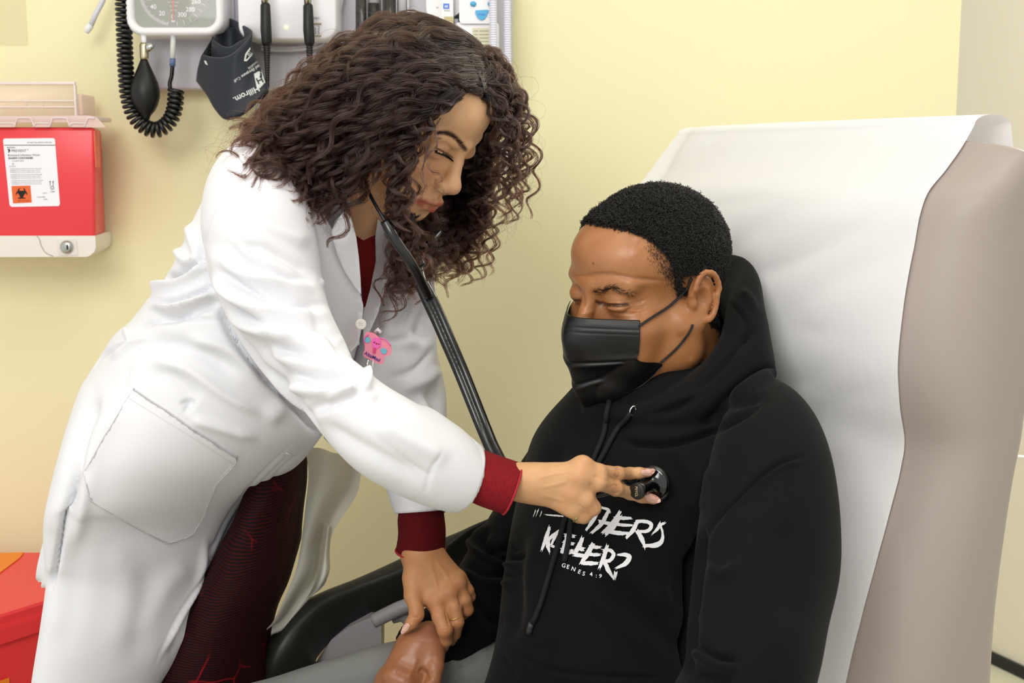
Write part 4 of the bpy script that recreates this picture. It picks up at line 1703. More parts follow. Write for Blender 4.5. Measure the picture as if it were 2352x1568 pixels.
c = mix(c, .45 * pxline(mhV, [(1376, 701), (1398, 713), (1425, 718), (1455, 716)], 2.0) * (L[:, 0] > 0), '6d4028')
c = mix(c, blob(P, (1363, 604.5), (2.2, 2.6), .6), '4a2320')
c = mix(c, .6 * pxline(mhV, [(1496, 526), (1506, 534), (1520, 545)], 1.8), 'd2a27e')


def hairmask_m(L, P):
    """hairline measured on the photograph, mirrored to the far side through the head's own frame"""
    y, z, x = L[:, 1], L[:, 2], np.abs(L[:, 0])
    line_z = np.interp(y, [-200, -60, -42, -26, -12, 0, 14, 24, 34, 46, 60, 74, 90], [-60, -52, -44, -14, 0, 4, 4, 30, 52, 70, 79, 82, 82])
    m = np.clip((z - line_z) / 5 + .5, 0, 1)
    m = m * np.clip((84.5 - x) / 1.5, 0, 1)
    m = m * (1 - ((x > 70) & (y > -33) & (y < 16) & (z < 27) & (z > -34)))
    return m


hm = hairmask_m(L, P)
c = mix(c, .97 * hm, '0b0908')
fade = np.clip(blob(L, (76, 20, 34), (20, 22, 30), 1.8), 0, 1)
noise = RNG.random(len(L))
c = mix(c, (.35 * fade * (1 - hm)) * (noise > .3), '3b2a1f')
c = mix(c, .35 * blob(L, (72, -34, -52), (30, 26, 24), 1.6) * (1 - hm), '3a281d')
m_parts = [(mhV, mhF, c)]
# ================================================================== hands (world space fields, metres)
def PR(px, Y):
    return px / FPX * Y


class Hand:
    def __init__(s, h=.0011):
        s.prims = []
        s.h = h

    def cone(s, a, b, ra, rb, k=.002, sub=False):
        s.prims.append(('c', np.array(a, float), np.array(b, float), ra, rb, k, sub))

    def ell(s, c, r, k=.002, sub=False, R=None):
        s.prims.append(('e', np.array(c, float), np.broadcast_to(np.array(r, float), (3,)), None, None, k, sub, R))

    def chain(s, pts, k0=.006, k=.0012):
        """pts = [(px,py,Y,r_px)]"""
        Q = [(at(p[0], p[1], p[2]), PR(p[3], p[2])) for p in pts]
        for i in range(len(Q) - 1):
            s.cone(Q[i][0], Q[i + 1][0], Q[i][1], Q[i + 1][1], k0 if i == 0 else k)

    def build(s, smooth=1):
        lo, hi = np.full(3, 9.), np.full(3, -9.)
        for p in s.prims:
            if p[6]: continue
            if p[0] == 'c':
                r = max(p[3], p[4])
                lo = np.minimum(lo, np.minimum(p[1], p[2]) - r)
                hi = np.maximum(hi, np.maximum(p[1], p[2]) + r)
            else:
                m = p[2] if p[7] is None else np.full(3, p[2].max())
                lo = np.minimum(lo, p[1] - m)
                hi = np.maximum(hi, p[1] + m)
        f = Field(lo - .006, hi + .006, s.h)
        for p in s.prims:
            if p[0] == 'c':
                f.cone(p[1], p[2], p[3], p[4], p[5], p[6])
            else:
                f.ell(p[1], p[2], p[5], p[6], p[7])
        V, F = f.mesh()
        return smooth_mesh(V, F, smooth), F


def nail(bvh, pts, off, nm, m, parent, dome=.0006, lift=None):
    """almond nail lying on the finger, outline measured in pixels"""
    C_ = catmull(np.array(pts + pts[:1], float), 40)[:-1]
    P, T = patch2d(C_, 3)
    cen = C_.mean(0)
    V = []
    c3 = hit(bvh, cen[0], cen[1], 0)
    for p in P:
        h = hit(bvh, p[0], p[1], 0)
        dmin = np.hypot(*(C_ - p).T).min()
        d = off + dome * min(1, dmin / 4)
        if h is None or abs(h[1] - c3[1]) > .02:
            h = at(p[0], p[1], c3[1] + (lift or .001))
        q = h - ray(*p) / np.linalg.norm(ray(*p)) * d
        V.append(q)
    V = np.array(V)
    V2 = V + ray(*cen) * .0007
    n = len(V)
    # rim
    from collections import Counter
    ec = Counter(tuple(sorted((f[i], f[(i + 1) % len(f)]))) for f in T for i in range(len(f)))
    F = list(T) + [[a + n for a in f[::-1]] for f in T] + [[a, b, b + n, a + n] for (a, b), c in ec.items() if c == 1]
    return obj(nm, np.vstack([V, V2]), F, m, parent)


def ring_band(c, axis, r, w, m, parent, nm='ring', thick=.0009):
    th = np.linspace(0, 2 * np.pi, 40, endpoint=False)
    ax = np.asarray(axis, float)
    ax /= np.linalg.norm(ax)
    A = np.cross(ax, [0, 0, 1.0])
    A /= np.linalg.norm(A)
    B = np.cross(ax, A)
    pts = np.asarray(c) + r * (np.cos(th)[:, None] * A + np.sin(th)[:, None] * B)
    V, F = [], []
    n = 8
    for i in range(40):
        rad = (pts[i] - c) / r
        for k in range(n):
            a = 2 * np.pi * k / n
            V.append(pts[i] + ax * w / 2 * math.cos(a) + rad * thick * math.sin(a))
    F = grid_faces(40, n, True).tolist() + [[39 * n + k, 39 * n + (k + 1) % n, (k + 1) % n, k] for k in range(n)]
    return obj(nm, V, F, m, parent)


# woman's right hand pressing the chest piece
H = Hand(.0010)
# back of hand: wrist to knuckles
H.cone(at(1130, 1096, 1.276), at(1215, 1106, 1.270), PR(35, 1.27), PR(34, 1.27), .01)
H.cone(at(1200, 1093, 1.268), at(1330, 1078, 1.262), PR(23, 1.27), PR(19, 1.26), .012)
H.cone(at(1196, 1103, 1.266), at(1326, 1098, 1.256), PR(31, 1.27), PR(21, 1.26), .012)
H.cone(at(1196, 1113, 1.268), at(1310, 1134, 1.258), PR(31, 1.27), PR(21, 1.26), .012)
H.cone(at(1196, 1124, 1.272), at(1298, 1156, 1.264), PR(22, 1.27), PR(16, 1.26), .012)
H.ell(at(1262, 1108, 1.276), (PR(62, 1.27), .014, PR(34, 1.27)), .016)
# knuckles
H.ell(at(1340, 1064, 1.2575), .0078, .009)
H.ell(at(1334, 1092, 1.2530), .0080, .009)
H.ell(at(1316, 1131, 1.2550), .0078, .009)
H.ell(at(1298, 1156, 1.2610), .0068, .009)
H.chain([(1335, 1072, 1.264, 19), (1376, 1081, 1.264, 16), (1420, 1087, 1.284, 15.5), (1446, 1087, 1.303, 13.5), (1468, 1086, 1.303, 12.5), (1490, 1085, 1.306, 10.5)], .012, .004)
H.chain([(1328, 1094, 1.259, 21), (1375, 1108, 1.257, 18), (1414, 1122, 1.277, 16.5), (1446, 1132, 1.299, 14.5), (1474, 1140, 1.299, 14), (1502, 1147, 1.304, 11.5)], .012, .004)
H.chain([(1312, 1124, 1.262, 21), (1346, 1148, 1.255, 19), (1362, 1166, 1.259, 17), (1352, 1172, 1.277, 14), (1325, 1160, 1.287, 13)], .012, .006)
H.chain([(1290, 1148, 1.267, 19), (1318, 1170, 1.259, 18), (1340, 1184, 1.262, 16.5), (1330, 1186, 1.280, 13), (1305, 1172, 1.288, 12)], .012, .006)
H.chain([(1215, 1120, 1.285, 24), (1270, 1118, 1.298, 20), (1345, 1112, 1.300, 15), (1395, 1112, 1.298, 14), (1425, 1115, 1.296, 11)], .012, .004)
V, F = H.build(2)
st = [([(1412, 1078), (1420, 1074), (1428, 1080)], 2.2, -.0005, 's'), ([(1410, 1088), (1418, 1095), (1428, 1092)], 2.2, -.0005, 's'), ([(1416, 1076), (1424, 1085), (1420, 1094)], 2.0, -.0005, 's'),
      ([(1402, 1118), (1410, 1113), (1420, 1116)], 2.4, -.0006, 's'), ([(1404, 1127), (1412, 1132), (1424, 1128)], 2.4, -.0006, 's'), ([(1414, 1112), (1424, 1118), (1426, 1128)], 2.2, -.0005, 's'),
      ([(1460, 1128), (1459, 1138), (1462, 1148)], 2.2, -.0004, 's'), ([(1466, 1130), (1465, 1140)], 2.0, -.0003, 's'), ([(1464, 1080), (1463, 1092)], 2, -.0004, 's'),
      ([(1240, 1120), (1270, 1114), (1310, 1103)], 5, .0006), ([(1230, 1098), (1280, 1086), (1325, 1078)], 6, .0008), ([(1230, 1085), (1290, 1072), (1335, 1062)], 5, .0006),
      ([(1240, 1135), (1270, 1143), (1300, 1152)], 6, .0006), ([(1330, 1158), (1336, 1164), (1346, 1172)], 3, -.001, 's'),
      ([(1364, 1140), (1375, 1160), (1378, 1172)], 3, -.0005, 's'), ([(1352, 1106), (1366, 1128), (1372, 1142)], 6, -.0012), ([(1362, 1092), (1378, 1098), (1400, 1108)], 5, -.001)]
V = sculpt(V, F, st, taper=.2)
c = np.tile(srgb('d0a176'), (len(V), 1))
P = proj(V)
for q, r in (((1340, 1062), 16), ((1332, 1092), 16), ((1312, 1132), 16), ((1420, 1088), 16), ((1412, 1122), 17), ((1296, 1156), 14), ((1362, 1172), 16), ((1345, 1186), 14)):
    c = mix(c, .22 * blob(P, q, (r, r), 1.8), 'cc8560')
for q, r in (((1492, 1084), 16), ((1500, 1148), 18)):
    c = mix(c, .5 * blob(P, q, (r, r), 1.6), 'cf8468')
for ln in ([(1412, 1078), (1420, 1074), (1428, 1080)], [(1410, 1088), (1418, 1095), (1428, 1092)], [(1402, 1118), (1410, 1113), (1420, 1116)], [(1404, 1127), (1412, 1132), (1424, 1128)]):
    c = mix(c, .35 * pxline(V, ln, 1.2), '8b5a3a')
w_parts.append((V, F, c))
hw_bvh = bvh_of(V, F)
NAILS_W = [([(1471, 1082), (1476, 1078), (1490, 1075.5), (1500, 1075.5), (1505, 1079), (1501, 1087), (1490, 1092), (1476, 1089)], .0006, hw_bvh),
           ([(1481, 1139), (1486, 1132), (1500, 1134), (1511, 1140), (1518, 1149), (1514, 1154), (1500, 1155), (1486, 1150)], .0006, hw_bvh)]
RING1 = (at(1331, 1178, 1.262), at(1347, 1189, 1.262) - at(1322, 1172, 1.264), PR(23, 1.26))

# woman's left hand closing on the man's wrist
H = Hand(.0011)
YL = 1.475
H.cone(at(967, 1215, 1.50), at(966, 1275, 1.485), PR(42, YL), PR(42, YL), .01)
H.cone(at(955, 1270, 1.485), at(990, 1372, 1.462), PR(31, YL), PR(22, YL), .014)
H.cone(at(970, 1270, 1.485), at(1018, 1355, 1.464), PR(33, YL), PR(21, YL), .014)
H.cone(at(985, 1270, 1.487), at(1040, 1335, 1.470), PR(24, YL), PR(18, YL), .012)
H.cone(at(990, 1262, 1.492), at(1052, 1320, 1.480), PR(18, YL), PR(14, YL), .012)
H.ell(at(1004, 1382, 1.455), .0100, .012)
H.ell(at(1036, 1358, 1.457), .0090, .012)
H.ell(at(1056, 1338, 1.466), .0078, .010)
H.chain([(1002, 1385, 1.458, 20), (1010, 1415, 1.445, 19), (1022, 1446, 1.437, 18.5), (1025, 1470, 1.444, 14.5), (1019, 1487, 1.452, 12)], .006, .003)
H.chain([(1034, 1360, 1.460, 18), (1044, 1395, 1.452, 17), (1050, 1428, 1.448, 17), (1046, 1455, 1.458, 13.5), (1036, 1472, 1.468, 12)], .005, .002)
H.chain([(1052, 1342, 1.468, 16), (1068, 1378, 1.462, 15.5), (1073, 1400, 1.464, 15.5), (1064, 1410, 1.475, 13), (1054, 1404, 1.485, 12)], .005, .002)
H.chain([(1058, 1325, 1.478, 14), (1076, 1356, 1.475, 13.5), (1080, 1370, 1.478, 13), (1070, 1378, 1.488, 11)], .005, .002)
H.chain([(945, 1330, 1.468, 22), (948, 1368, 1.455, 20), (956, 1398, 1.445, 16.5), (957, 1412, 1.442, 17), (946, 1430, 1.438, 14), (932, 1445, 1.437, 10)], .014, .004)
V, F = H.build(2)
st = [([(1018, 1440), (1026, 1437), (1034, 1442)], 2.4, -.0006, 's'), ([(1016, 1447), (1025, 1445), (1035, 1450)], 2.4, -.0006, 's'), ([(1040, 1428), (1050, 1425), (1060, 1428)], 2.4, -.0005, 's'),
      ([(945, 1414), (955, 1418), (966, 1412)], 2.6, -.0007, 's'), ([(943, 1409), (952, 1411)], 2.2, -.0005, 's'),
      ([(985, 1290), (1000, 1330), (1006, 1370)], 6, .0009), ([(1000, 1285), (1025, 1320), (1036, 1350)], 6, .0009), ([(1022, 1400), (1027, 1420), (1032, 1440)], 3, -.0014, 's'),
      ([(1050, 1365), (1056, 1380), (1058, 1395)], 3, -.0012, 's'), ([(966, 1375), (980, 1400), (992, 1420)], 5, -.0010)]
V = sculpt(V, F, st, taper=.2)
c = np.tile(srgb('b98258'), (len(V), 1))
P = proj(V)
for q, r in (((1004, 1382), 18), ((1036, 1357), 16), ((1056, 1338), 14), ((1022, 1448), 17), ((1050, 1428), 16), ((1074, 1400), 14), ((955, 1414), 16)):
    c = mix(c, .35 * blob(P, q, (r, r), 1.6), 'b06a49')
w_parts.append((V, F, c))
hl_bvh = bvh_of(V, F)
NAILS_W.append(([(920, 1450), (927, 1436), (935, 1430), (941, 1434), (939, 1442), (930, 1452), (922, 1455)], .0005, hl_bvh))
RING2 = (at(1044.5, 1419, 1.450), at(1050, 1428, 1.448) - at(1044, 1395, 1.452), PR(18.2, 1.45))

# man's right hand resting on his thigh
H = Hand(.0012)
H.cone(at(985, 1462, 1.462), at(955, 1490, 1.45), PR(42, 1.45), PR(44, 1.45), .01)
H.cone(at(950, 1484, 1.452), at(893, 1556, 1.425), PR(36, 1.44), PR(28, 1.43), .014)
H.cone(at(958, 1492, 1.448), at(918, 1572, 1.415), PR(36, 1.44), PR(30, 1.42), .014)
H.cone(at(972, 1492, 1.448), at(950, 1582, 1.418), PR(36, 1.44), PR(28, 1.42), .014)
H.cone(at(982, 1492, 1.452), at(985, 1575, 1.428), PR(32, 1.44), PR(26, 1.43), .014)
H.ell(at(900, 1550, 1.414), .0095, .014)
H.ell(at(932, 1566, 1.408), .0095, .014)
H.chain([(890, 1560, 1.425, 24), (866, 1590, 1.418, 20), (850, 1625, 1.43, 18), (846, 1655, 1.445, 15)], .008, .003)
H.chain([(918, 1575, 1.415, 24), (895, 1615, 1.405, 20), (880, 1655, 1.42, 18), (878, 1680, 1.44, 15)], .008, .003)
H.chain([(950, 1582, 1.418, 23), (932, 1625, 1.408, 20), (918, 1662, 1.42, 17), (914, 1688, 1.44, 15)], .008, .003)
H.chain([(985, 1578, 1.428, 21), (975, 1618, 1.418, 18), (962, 1650, 1.43, 16), (958, 1675, 1.445, 14)], .008, .003)
H.chain([(995, 1490, 1.445, 25), (1000, 1530, 1.425, 20), (995, 1562, 1.412, 18), (985, 1590, 1.405, 15)], .012, .004)
V, F = H.build(2)
c = np.tile(srgb('a06a49'), (len(V), 1))
P = proj(V)
for q, r in (((905, 1545), 24), ((940, 1560), 22)):
    c = mix(c, .45 * blob(P, q, (r, r), 1.6), '9a5a3c')
c = mix(c, .5 * blob(P, (985, 1455), (30, 18), 1.6), '8e5b50')
V = sculpt(V, F, [([(930, 1500), (912, 1525), (903, 1545)], 7, .0010), ([(960, 1505), (948, 1535), (938, 1560)], 7, .0010), ([(955, 1470), (985, 1478), (1005, 1500)], 14, .0006), ([(962, 1535), (975, 1545), (985, 1565)], 9, -.003)], taper=.2)
m_parts.append((V, F, c))
# left hand of the man, the mirror image, on his near thigh
wr_ = at(985, 1462, 1.462)
V2 = V - wr_
V2 = V2 - 2 * (V2 @ cr)[:, None] * cr
V2 = V2 + at(1385, 1745, 1.15)
m_parts.append((V2, F[:, ::-1].copy(), c))
hm_bvh = bvh_of(V, F)
# ================================================================== WOMAN
woman = empty('person', at(400, 1568, 1.55) * [1, 1, 0], 'person with long dark curly hair in a white lab coat, leaning over with a stethoscope', 'person')
m_coat = mat('white_coat_cotton', 'e4e4e9', .8, spec=.15, sheen=.05, bump=[(900, .10, .0003), (14, .12, .004, (1, 1, .5)), (45, .12, .0015)])
m_dress = mat('dark_red_knit', '3a0c10', .75, spec=.2)
m_knit = mat('red_knit', 'a01a24', .8, spec=.2)

torso = [(670, 385, 1.60, 780, 450, 1.52, .04), (580, 385, 1.60, 806, 505, 1.49, .08), (500, 425, 1.59, 822, 572, 1.475, .115), (452, 500, 1.58, 830, 640, 1.46, .145), (410, 585, 1.575, 833, 715, 1.455, .155), (350, 668, 1.57, 818, 800, 1.46, .16),
         (292, 745, 1.56, 790, 900, 1.46, .16), (240, 798, 1.55, 752, 985, 1.455, .16), (197, 862, 1.55, 705, 1052, 1.45, .165), (168, 940, 1.55, 645, 1105, 1.44, .17), (150, 1025, 1.55, 585, 1158, 1.435, .175),
         (140, 1120, 1.55, 537, 1225, 1.43, .175), (124, 1225, 1.54, 508, 1292, 1.42, .16), (124, 1335, 1.52, 462, 1384, 1.40, .135), (108, 1440, 1.49, 412, 1480, 1.38, .11), (86, 1570, 1.47, 350, 1590, 1.365, .09), (64, 1740, 1.46, 290, 1740, 1.36, .08)]
sleeve = [(560, 400, 1.47, 690, 400, 1.45, .05), (480, 440, 1.43, 722, 470, 1.41, .075), (458, 520, 1.40, 733, 545, 1.38, .08), (470, 600, 1.385, 742, 625, 1.36, .078), (492, 680, 1.365, 762, 705, 1.34, .072), (530, 765, 1.34, 800, 785, 1.31, .068),
          (600, 860, 1.30, 838, 862, 1.275, .064), (690, 945, 1.265, 908, 890, 1.24, .060), (770, 1030, 1.245, 975, 938, 1.23, .056), (855, 1092, 1.25, 1043, 980, 1.24, .052), (942, 1136, 1.262, 1085, 1008, 1.25, .048), (1022, 1167, 1.272, 1110, 1028, 1.265, .044)]
farside = [(868, 510, 1.60, 930, 540, 1.68, .045), (850, 645, 1.55, 985, 650, 1.68, .05), (830, 740, 1.53, 998, 760, 1.68, .052), (800, 860, 1.53, 1000, 880, 1.66, .05), (760, 960, 1.53, 960, 960, 1.64, .05), (735, 1015, 1.53, 880, 1030, 1.62, .04)]
fsleeve = [(880, 560, 1.72, 965, 600, 1.72, .05), (855, 700, 1.72, 985, 700, 1.70, .06), (850, 800, 1.68, 1008, 820, 1.67, .062), (852, 900, 1.64, 1026, 910, 1.63, .058), (862, 1010, 1.59, 1024, 1010, 1.58, .054), (878, 1095, 1.53, 1022, 1095, 1.525, .050), (904, 1180, 1.505, 1028, 1170, 1.505, .046)]
V, F = remesh([loft(torso, 88, 10), loft(sleeve, 72, 10)], .0028, 5)
coat_st = [
    # shoulder and armhole seam
    ([(600, 385), (530, 430), (480, 500), (468, 580), (480, 650), (500, 720)], 5, -.0035, 's'),
    # folds across the upper sleeve
    ([(500, 560), (560, 620), (650, 650), (735, 660)], 22, .007, 'fold'), ([(480, 610), (560, 680), (660, 715), (765, 720)], 20, .008, 'fold'), ([(505, 690), (590, 750), (690, 770), (790, 790)], 20, .007, 'fold'),
    ([(540, 560), (640, 585), (735, 640)], 14, -.005), ([(560, 640), (660, 690), (755, 700)], 12, -.005), ([(470, 540), (520, 640), (600, 730), (700, 800), (800, 835)], 18, .006),
    ([(560, 480), (640, 530), (720, 560)], 22, .004), ([(735, 640), (760, 655), (765, 690)], 12, .006), ([(785, 760), (805, 775), (812, 800)], 12, .006), ([(830, 845), (842, 870), (838, 905)], 12, .007),
    ([(600, 800), (700, 830), (800, 850)], 20, .005, 'fold'), ([(640, 870), (740, 890), (840, 880)], 22, .006, 'fold'), ([(840, 900), (770, 920), (700, 950)], 16, -.005), ([(850, 910), (900, 930), (950, 960)], 16, -.004),
    ([(720, 960), (800, 1010), (900, 1060), (1000, 1110)], 24, -.004), ([(860, 960), (940, 1010), (1040, 1060)], 26, .004), ([(820, 895), (790, 905), (740, 925)], 10, .006),
    ([(690, 700), (760, 770), (800, 820)], 16, -.004), ([(560, 500), (610, 600), (640, 700)], 30, .004), ([(1018, 1030), (990, 1080), (975, 1145)], 4, -.0012, 's'), ([(840, 985), (900, 1030), (960, 1075), (1005, 1100)], 3, -.0015, 's'),
    # sleeve/body crease
    ([(492, 655), (520, 745), (590, 845), (690, 945), (735, 1005)], 14, -.012, 's'),
    # gathered folds at the back under the arm
    ([(330, 672), (380, 650), (440, 625), (485, 600)], 14, .009, 'fold'), ([(335, 700), (400, 700), (460, 680), (495, 665)], 12, .008, 'fold'), ([(345, 725), (400, 730), (470, 705), (505, 695)], 12, -.008), ([(350, 620), (400, 640), (460, 610)], 12, -.006), ([(400, 560), (430, 600), (470, 600)], 14, .006),
    ([(300, 760), (360, 740), (430, 730), (520, 740)], 8, -.004, 's'), ([(430, 500), (450, 570), (470, 620)], 14, .005),
    # waist belt seam and drag lines
    ([(287, 748), (293, 770), (305, 790)], 5, .003), ([(200, 858), (240, 812), (298, 785)], 7, -.006, 's'), ([(250, 830), (300, 790), (350, 770)], 8, .004),
    ([(310, 790), (400, 790), (480, 820), (560, 870)], 22, -.006), ([(330, 850), (400, 870), (460, 930)], 22, -.005), ([(350, 830), (430, 850), (520, 910), (620, 960)], 16, .005), ([(420, 780), (520, 800), (620, 880)], 20, .005),
    ([(410, 930), (440, 925), (420, 950)], 8, -.006), ([(430, 960), (500, 980), (600, 1010)], 14, .004), ([(560, 760), (640, 860), (690, 950)], 26, -.006), ([(300, 830), (280, 900), (230, 1000)], 6, -.0015, 's'),
    ([(230, 880), (190, 980), (170, 1100), (150, 1250)], 22, -.010), ([(310, 900), (230, 1000), (190, 1120), (160, 1300)], 26, .005),
    # back vent: near panel edge stands proud of the rear panel
    ([(165, 1040), (150, 1180), (130, 1290), (112, 1365)], 7, -.012, 's'),
    # placket seams
    ([(690, 1000), (600, 1090), (530, 1180), (490, 1260), (460, 1330), (400, 1430), (340, 1560)], 4, -.0025, 's'), ([(700, 1010), (610, 1100), (545, 1180), (500, 1270), (470, 1340), (410, 1440), (350, 1568)], 4, -.002, 's'),
    ([(480, 1220), (465, 1330), (420, 1420), (370, 1520)], 14, .004, 'fold'), ([(560, 1120), (600, 1140), (560, 1170)], 10, -.003),
    ([(250, 1240), (290, 1350), (250, 1540)], 44, .002), ([(330, 1280), (340, 1400), (290, 1540)], 40, -.002), ([(180, 1200), (170, 1350), (140, 1530)], 40, -.002), ([(440, 1290), (380, 1350), (320, 1480)], 30, .0025),
    ([(690, 870), (650, 930), (600, 970)], 26, .004), ([(700, 1035), (650, 1075), (610, 1120)], 4, -.002, 's'),
]
V = sculpt(V, F, [(s_[0], s_[1], s_[2] * 1.5, *s_[3:]) for s_ in coat_st], minw=6.5)
coat_hems = True
coat = obj('lab_coat', V, F, m_coat, woman)
cobv = bvh_of(V, F)
V2, F2 = remesh([loft(farside, 48, 8), loft(fsleeve, 48, 8)], .0042, 3)
V2 = sculpt(V2, F2, [([(870, 760), (900, 780), (1000, 770)], 22, .006, 'fold'), ([(985, 700), (960, 760), (985, 790)], 16, -.008), ([(880, 870), (950, 850), (1005, 790)], 10, -.005, 's'), ([(900, 900), (980, 870), (1010, 840)], 18, .006), ([(960, 900), (990, 960), (985, 1000)], 22, .008, 'fold'),
                     ([(920, 640), (900, 740), (890, 840)], 20, -.005), ([(960, 640), (950, 720), (930, 800)], 16, .006), ([(905, 1120), (960, 1115), (1025, 1120)], 12, .003), ([(895, 1150), (960, 1150), (1026, 1145)], 3, -.0015, 's'), ([(900, 950), (930, 1050), (950, 1130)], 18, -.005), ([(1000, 880), (1010, 960), (1000, 1050)], 14, -.005)])
far_coat = obj('coat_front', V2, F2, m_coat, woman, label='far front panel and sleeve of the white coat')
fbv = bvh_of(V2, F2)
V, F = loft([(978, 1151, 1.268, 1096, 1015, 1.258, .044), (1024, 1168, 1.272, 1112, 1026, 1.265, .044)], 64, 6)
obj('sleeve_hem', V, F, m_coat, woman)
V, F = loft([(898, 1140, 1.51, 1026, 1132, 1.51, .046), (905, 1178, 1.505, 1029, 1169, 1.505, .046)], 64, 6)
obj('sleeve_hem', V, F, m_coat, woman)
# near lapel, collar and front edge
def flap(outer, depth_fn, nm, m, thick=.0022, step=10):
    P, T = patch2d(outer, step)
    A = np.array([at(p[0], p[1], depth_fn(p)) for p in P])
    B = A + np.array([0, thick, 0])
    n = len(A)
    from collections import Counter
    ec = Counter(tuple(sorted((f[i], f[(i + 1) % len(f)]))) for f in T for i in range(len(f)))
    F = list(T) + [[a + n for a in f[::-1]] for f in T] + [[a, b, b + n, a + n] for (a, b), c in ec.items() if c == 1]
    return obj(nm, np.vstack([A, B]), F, m, woman)


def dfun(x0, y0, Y0, gx, gy, amp=0, wl=60):
    return lambda p: Y0 + gx * (p[0] - x0) + gy * (p[1] - y0) + amp * math.sin((p[0] + .6 * p[1]) / wl * 6.28)


flap([(640, 352), (700, 350), (780, 420), (806, 470), (790, 486), (770, 505), (761, 530), (745, 500), (700, 450), (650, 400)], dfun(640, 352, 1.47, -.0005, .0003), 'collar', m_coat)
flap([(790, 484), (806, 500), (818, 545), (824, 590), (828, 640), (829, 675), (812, 655), (790, 620), (775, 585), (764, 550), (761, 530), (775, 505)], dfun(790, 484, 1.395, .0002, .00025), 'lapel', m_coat)
flap([(706, 470), (740, 488), (765, 530), (790, 600), (826, 668), (834, 700), (832, 740), (824, 790), (806, 808), (775, 760), (742, 690), (722, 620), (712, 540)], dfun(706, 470, 1.382, .0005, .0001), 'front_edge', m_coat)
flap([(868, 500), (880, 520), (905, 560), (890, 640), (868, 720), (850, 760), (835, 780), (834, 722), (850, 665), (863, 600), (862, 545)], dfun(868, 500, 1.535, .0006, -.0001), 'far_lapel', m_coat)
# sweater at the neckline and hanging dress
V, F = loft([(775, 480, 1.54, 880, 500, 1.62, .035), (785, 580, 1.53, 890, 590, 1.61, .035), (808, 650, 1.52, 866, 660, 1.58, .025), (815, 705, 1.52, 846, 705, 1.56, .015)], 40, 8)
obj('sweater', V, F, mat('bright_red_knit', '8e1518', .8, bump=[(1400, .5, .0006)]), woman)


def knit_mat(name, base, hi, scale, amt):
    m = mat(name, base, .8, spec=.15)
    nt = m.node_tree
    N, L = nt.nodes, nt.links
    tc = N.new('ShaderNodeTexCoord')
    mp = N.new('ShaderNodeMapping')
    mp.inputs['Scale'].default_value = (scale, scale, scale)
    mp.inputs['Rotation'].default_value = (0.6, .5, .3)
    vo = N.new('ShaderNodeTexVoronoi')
    vo.inputs['Randomness'].default_value = .25
    L.new(tc.outputs['Object'], mp.inputs[0])
    L.new(mp.outputs[0], vo.inputs['Vector'])
    cr_ = N.new('ShaderNodeValToRGB')
    cr_.color_ramp.elements[0].position = .25
    cr_.color_ramp.elements[0].color = (*lin(hi), 1)
    cr_.color_ramp.elements[1].position = .62
    cr_.color_ramp.elements[1].color = (*lin(base), 1)
    L.new(vo.outputs['Distance'], cr_.inputs[0])
    L.new(cr_.outputs[0], N['Principled BSDF'].inputs['Base Color'])
    bp = N.new('ShaderNodeBump')
    bp.inputs['Strength'].default_value = amt
    bp.inputs['Distance'].default_value = .0008
    bp.invert = True
    L.new(vo.outputs['Distance'], bp.inputs['Height'])
    L.new(bp.outputs[0], N['Principled BSDF'].inputs['Normal'])
    return m


m_cuffk = knit_mat('red_black_knit', '3a1014', 'c92a36', 340, .8)
m_cuffk2 = knit_mat('dark_red_black_knit', '2a0b10', '8e1620', 340, .8)
def ringedge(V, n, r, nm, m):
    V = np.asarray(V)[-n:]
    VV, FF = tube(V, r, 6, closed=True)
    return obj(nm, VV, FF, m, woman)


V, F = loft([(1010, 1150, 1.272, 1085, 1024, 1.265, .036), (1050, 1140, 1.272, 1112, 1034, 1.267, .037), (1098, 1160, 1.272, 1150, 1047, 1.268, .036), (1152, 1179, 1.272, 1200, 1064, 1.270, .034)], 56, 8)
obj('cuff', V, F, m_cuffk, woman, label='red knitted cuff of the right sleeve')
ringedge(V, 56, .0013, 'cuff_edge', mat('cuff_red', 'a91f2a', .8))
V, F = loft([(918, 1165, 1.50, 1018, 1150, 1.50, .036), (913, 1190, 1.50, 1020, 1180, 1.50, .037), (914, 1225, 1.50, 1024, 1220, 1.50, .037), (909, 1262, 1.50, 1022, 1262, 1.50, .036)], 56, 8)
obj('cuff', V, F, m_cuffk2, woman, label='dark red knitted cuff of the left sleeve')
ringedge(V, 56, .0015, 'cuff_edge', mat('cuff_red'))

dress = [(590, 1020, 1.58, 704, 1045, 1.56, .06), (560, 1120, 1.57, 706, 1110, 1.56, .075), (530, 1190, 1.57, 698, 1180, 1.555, .085), (490, 1260, 1.57, 688, 1260, 1.55, .09), (440, 1350, 1.57, 668, 1340, 1.55, .095), (390, 1430, 1.57, 640, 1410, 1.55, .10),
         (350, 1500, 1.57, 622, 1500, 1.55, .105), (310, 1600, 1.57, 626, 1600, 1.55, .105), (280, 1760, 1.57, 620, 1760, 1.55, .105)]
V, F = loft(dress, 64, 8)
Fq = np.array([f for f in F if len(f) == 4])
V = sculpt(V, Fq, [([(640, 1180), (600, 1260), (560, 1340), (500, 1450)], 22, .006, 'fold'), ([(690, 1190), (650, 1300), (600, 1420)], 20, -.006), ([(560, 1250), (520, 1380), (450, 1500)], 20, -.005)])
dr_o = obj('dress', V, F, m_dress, woman)
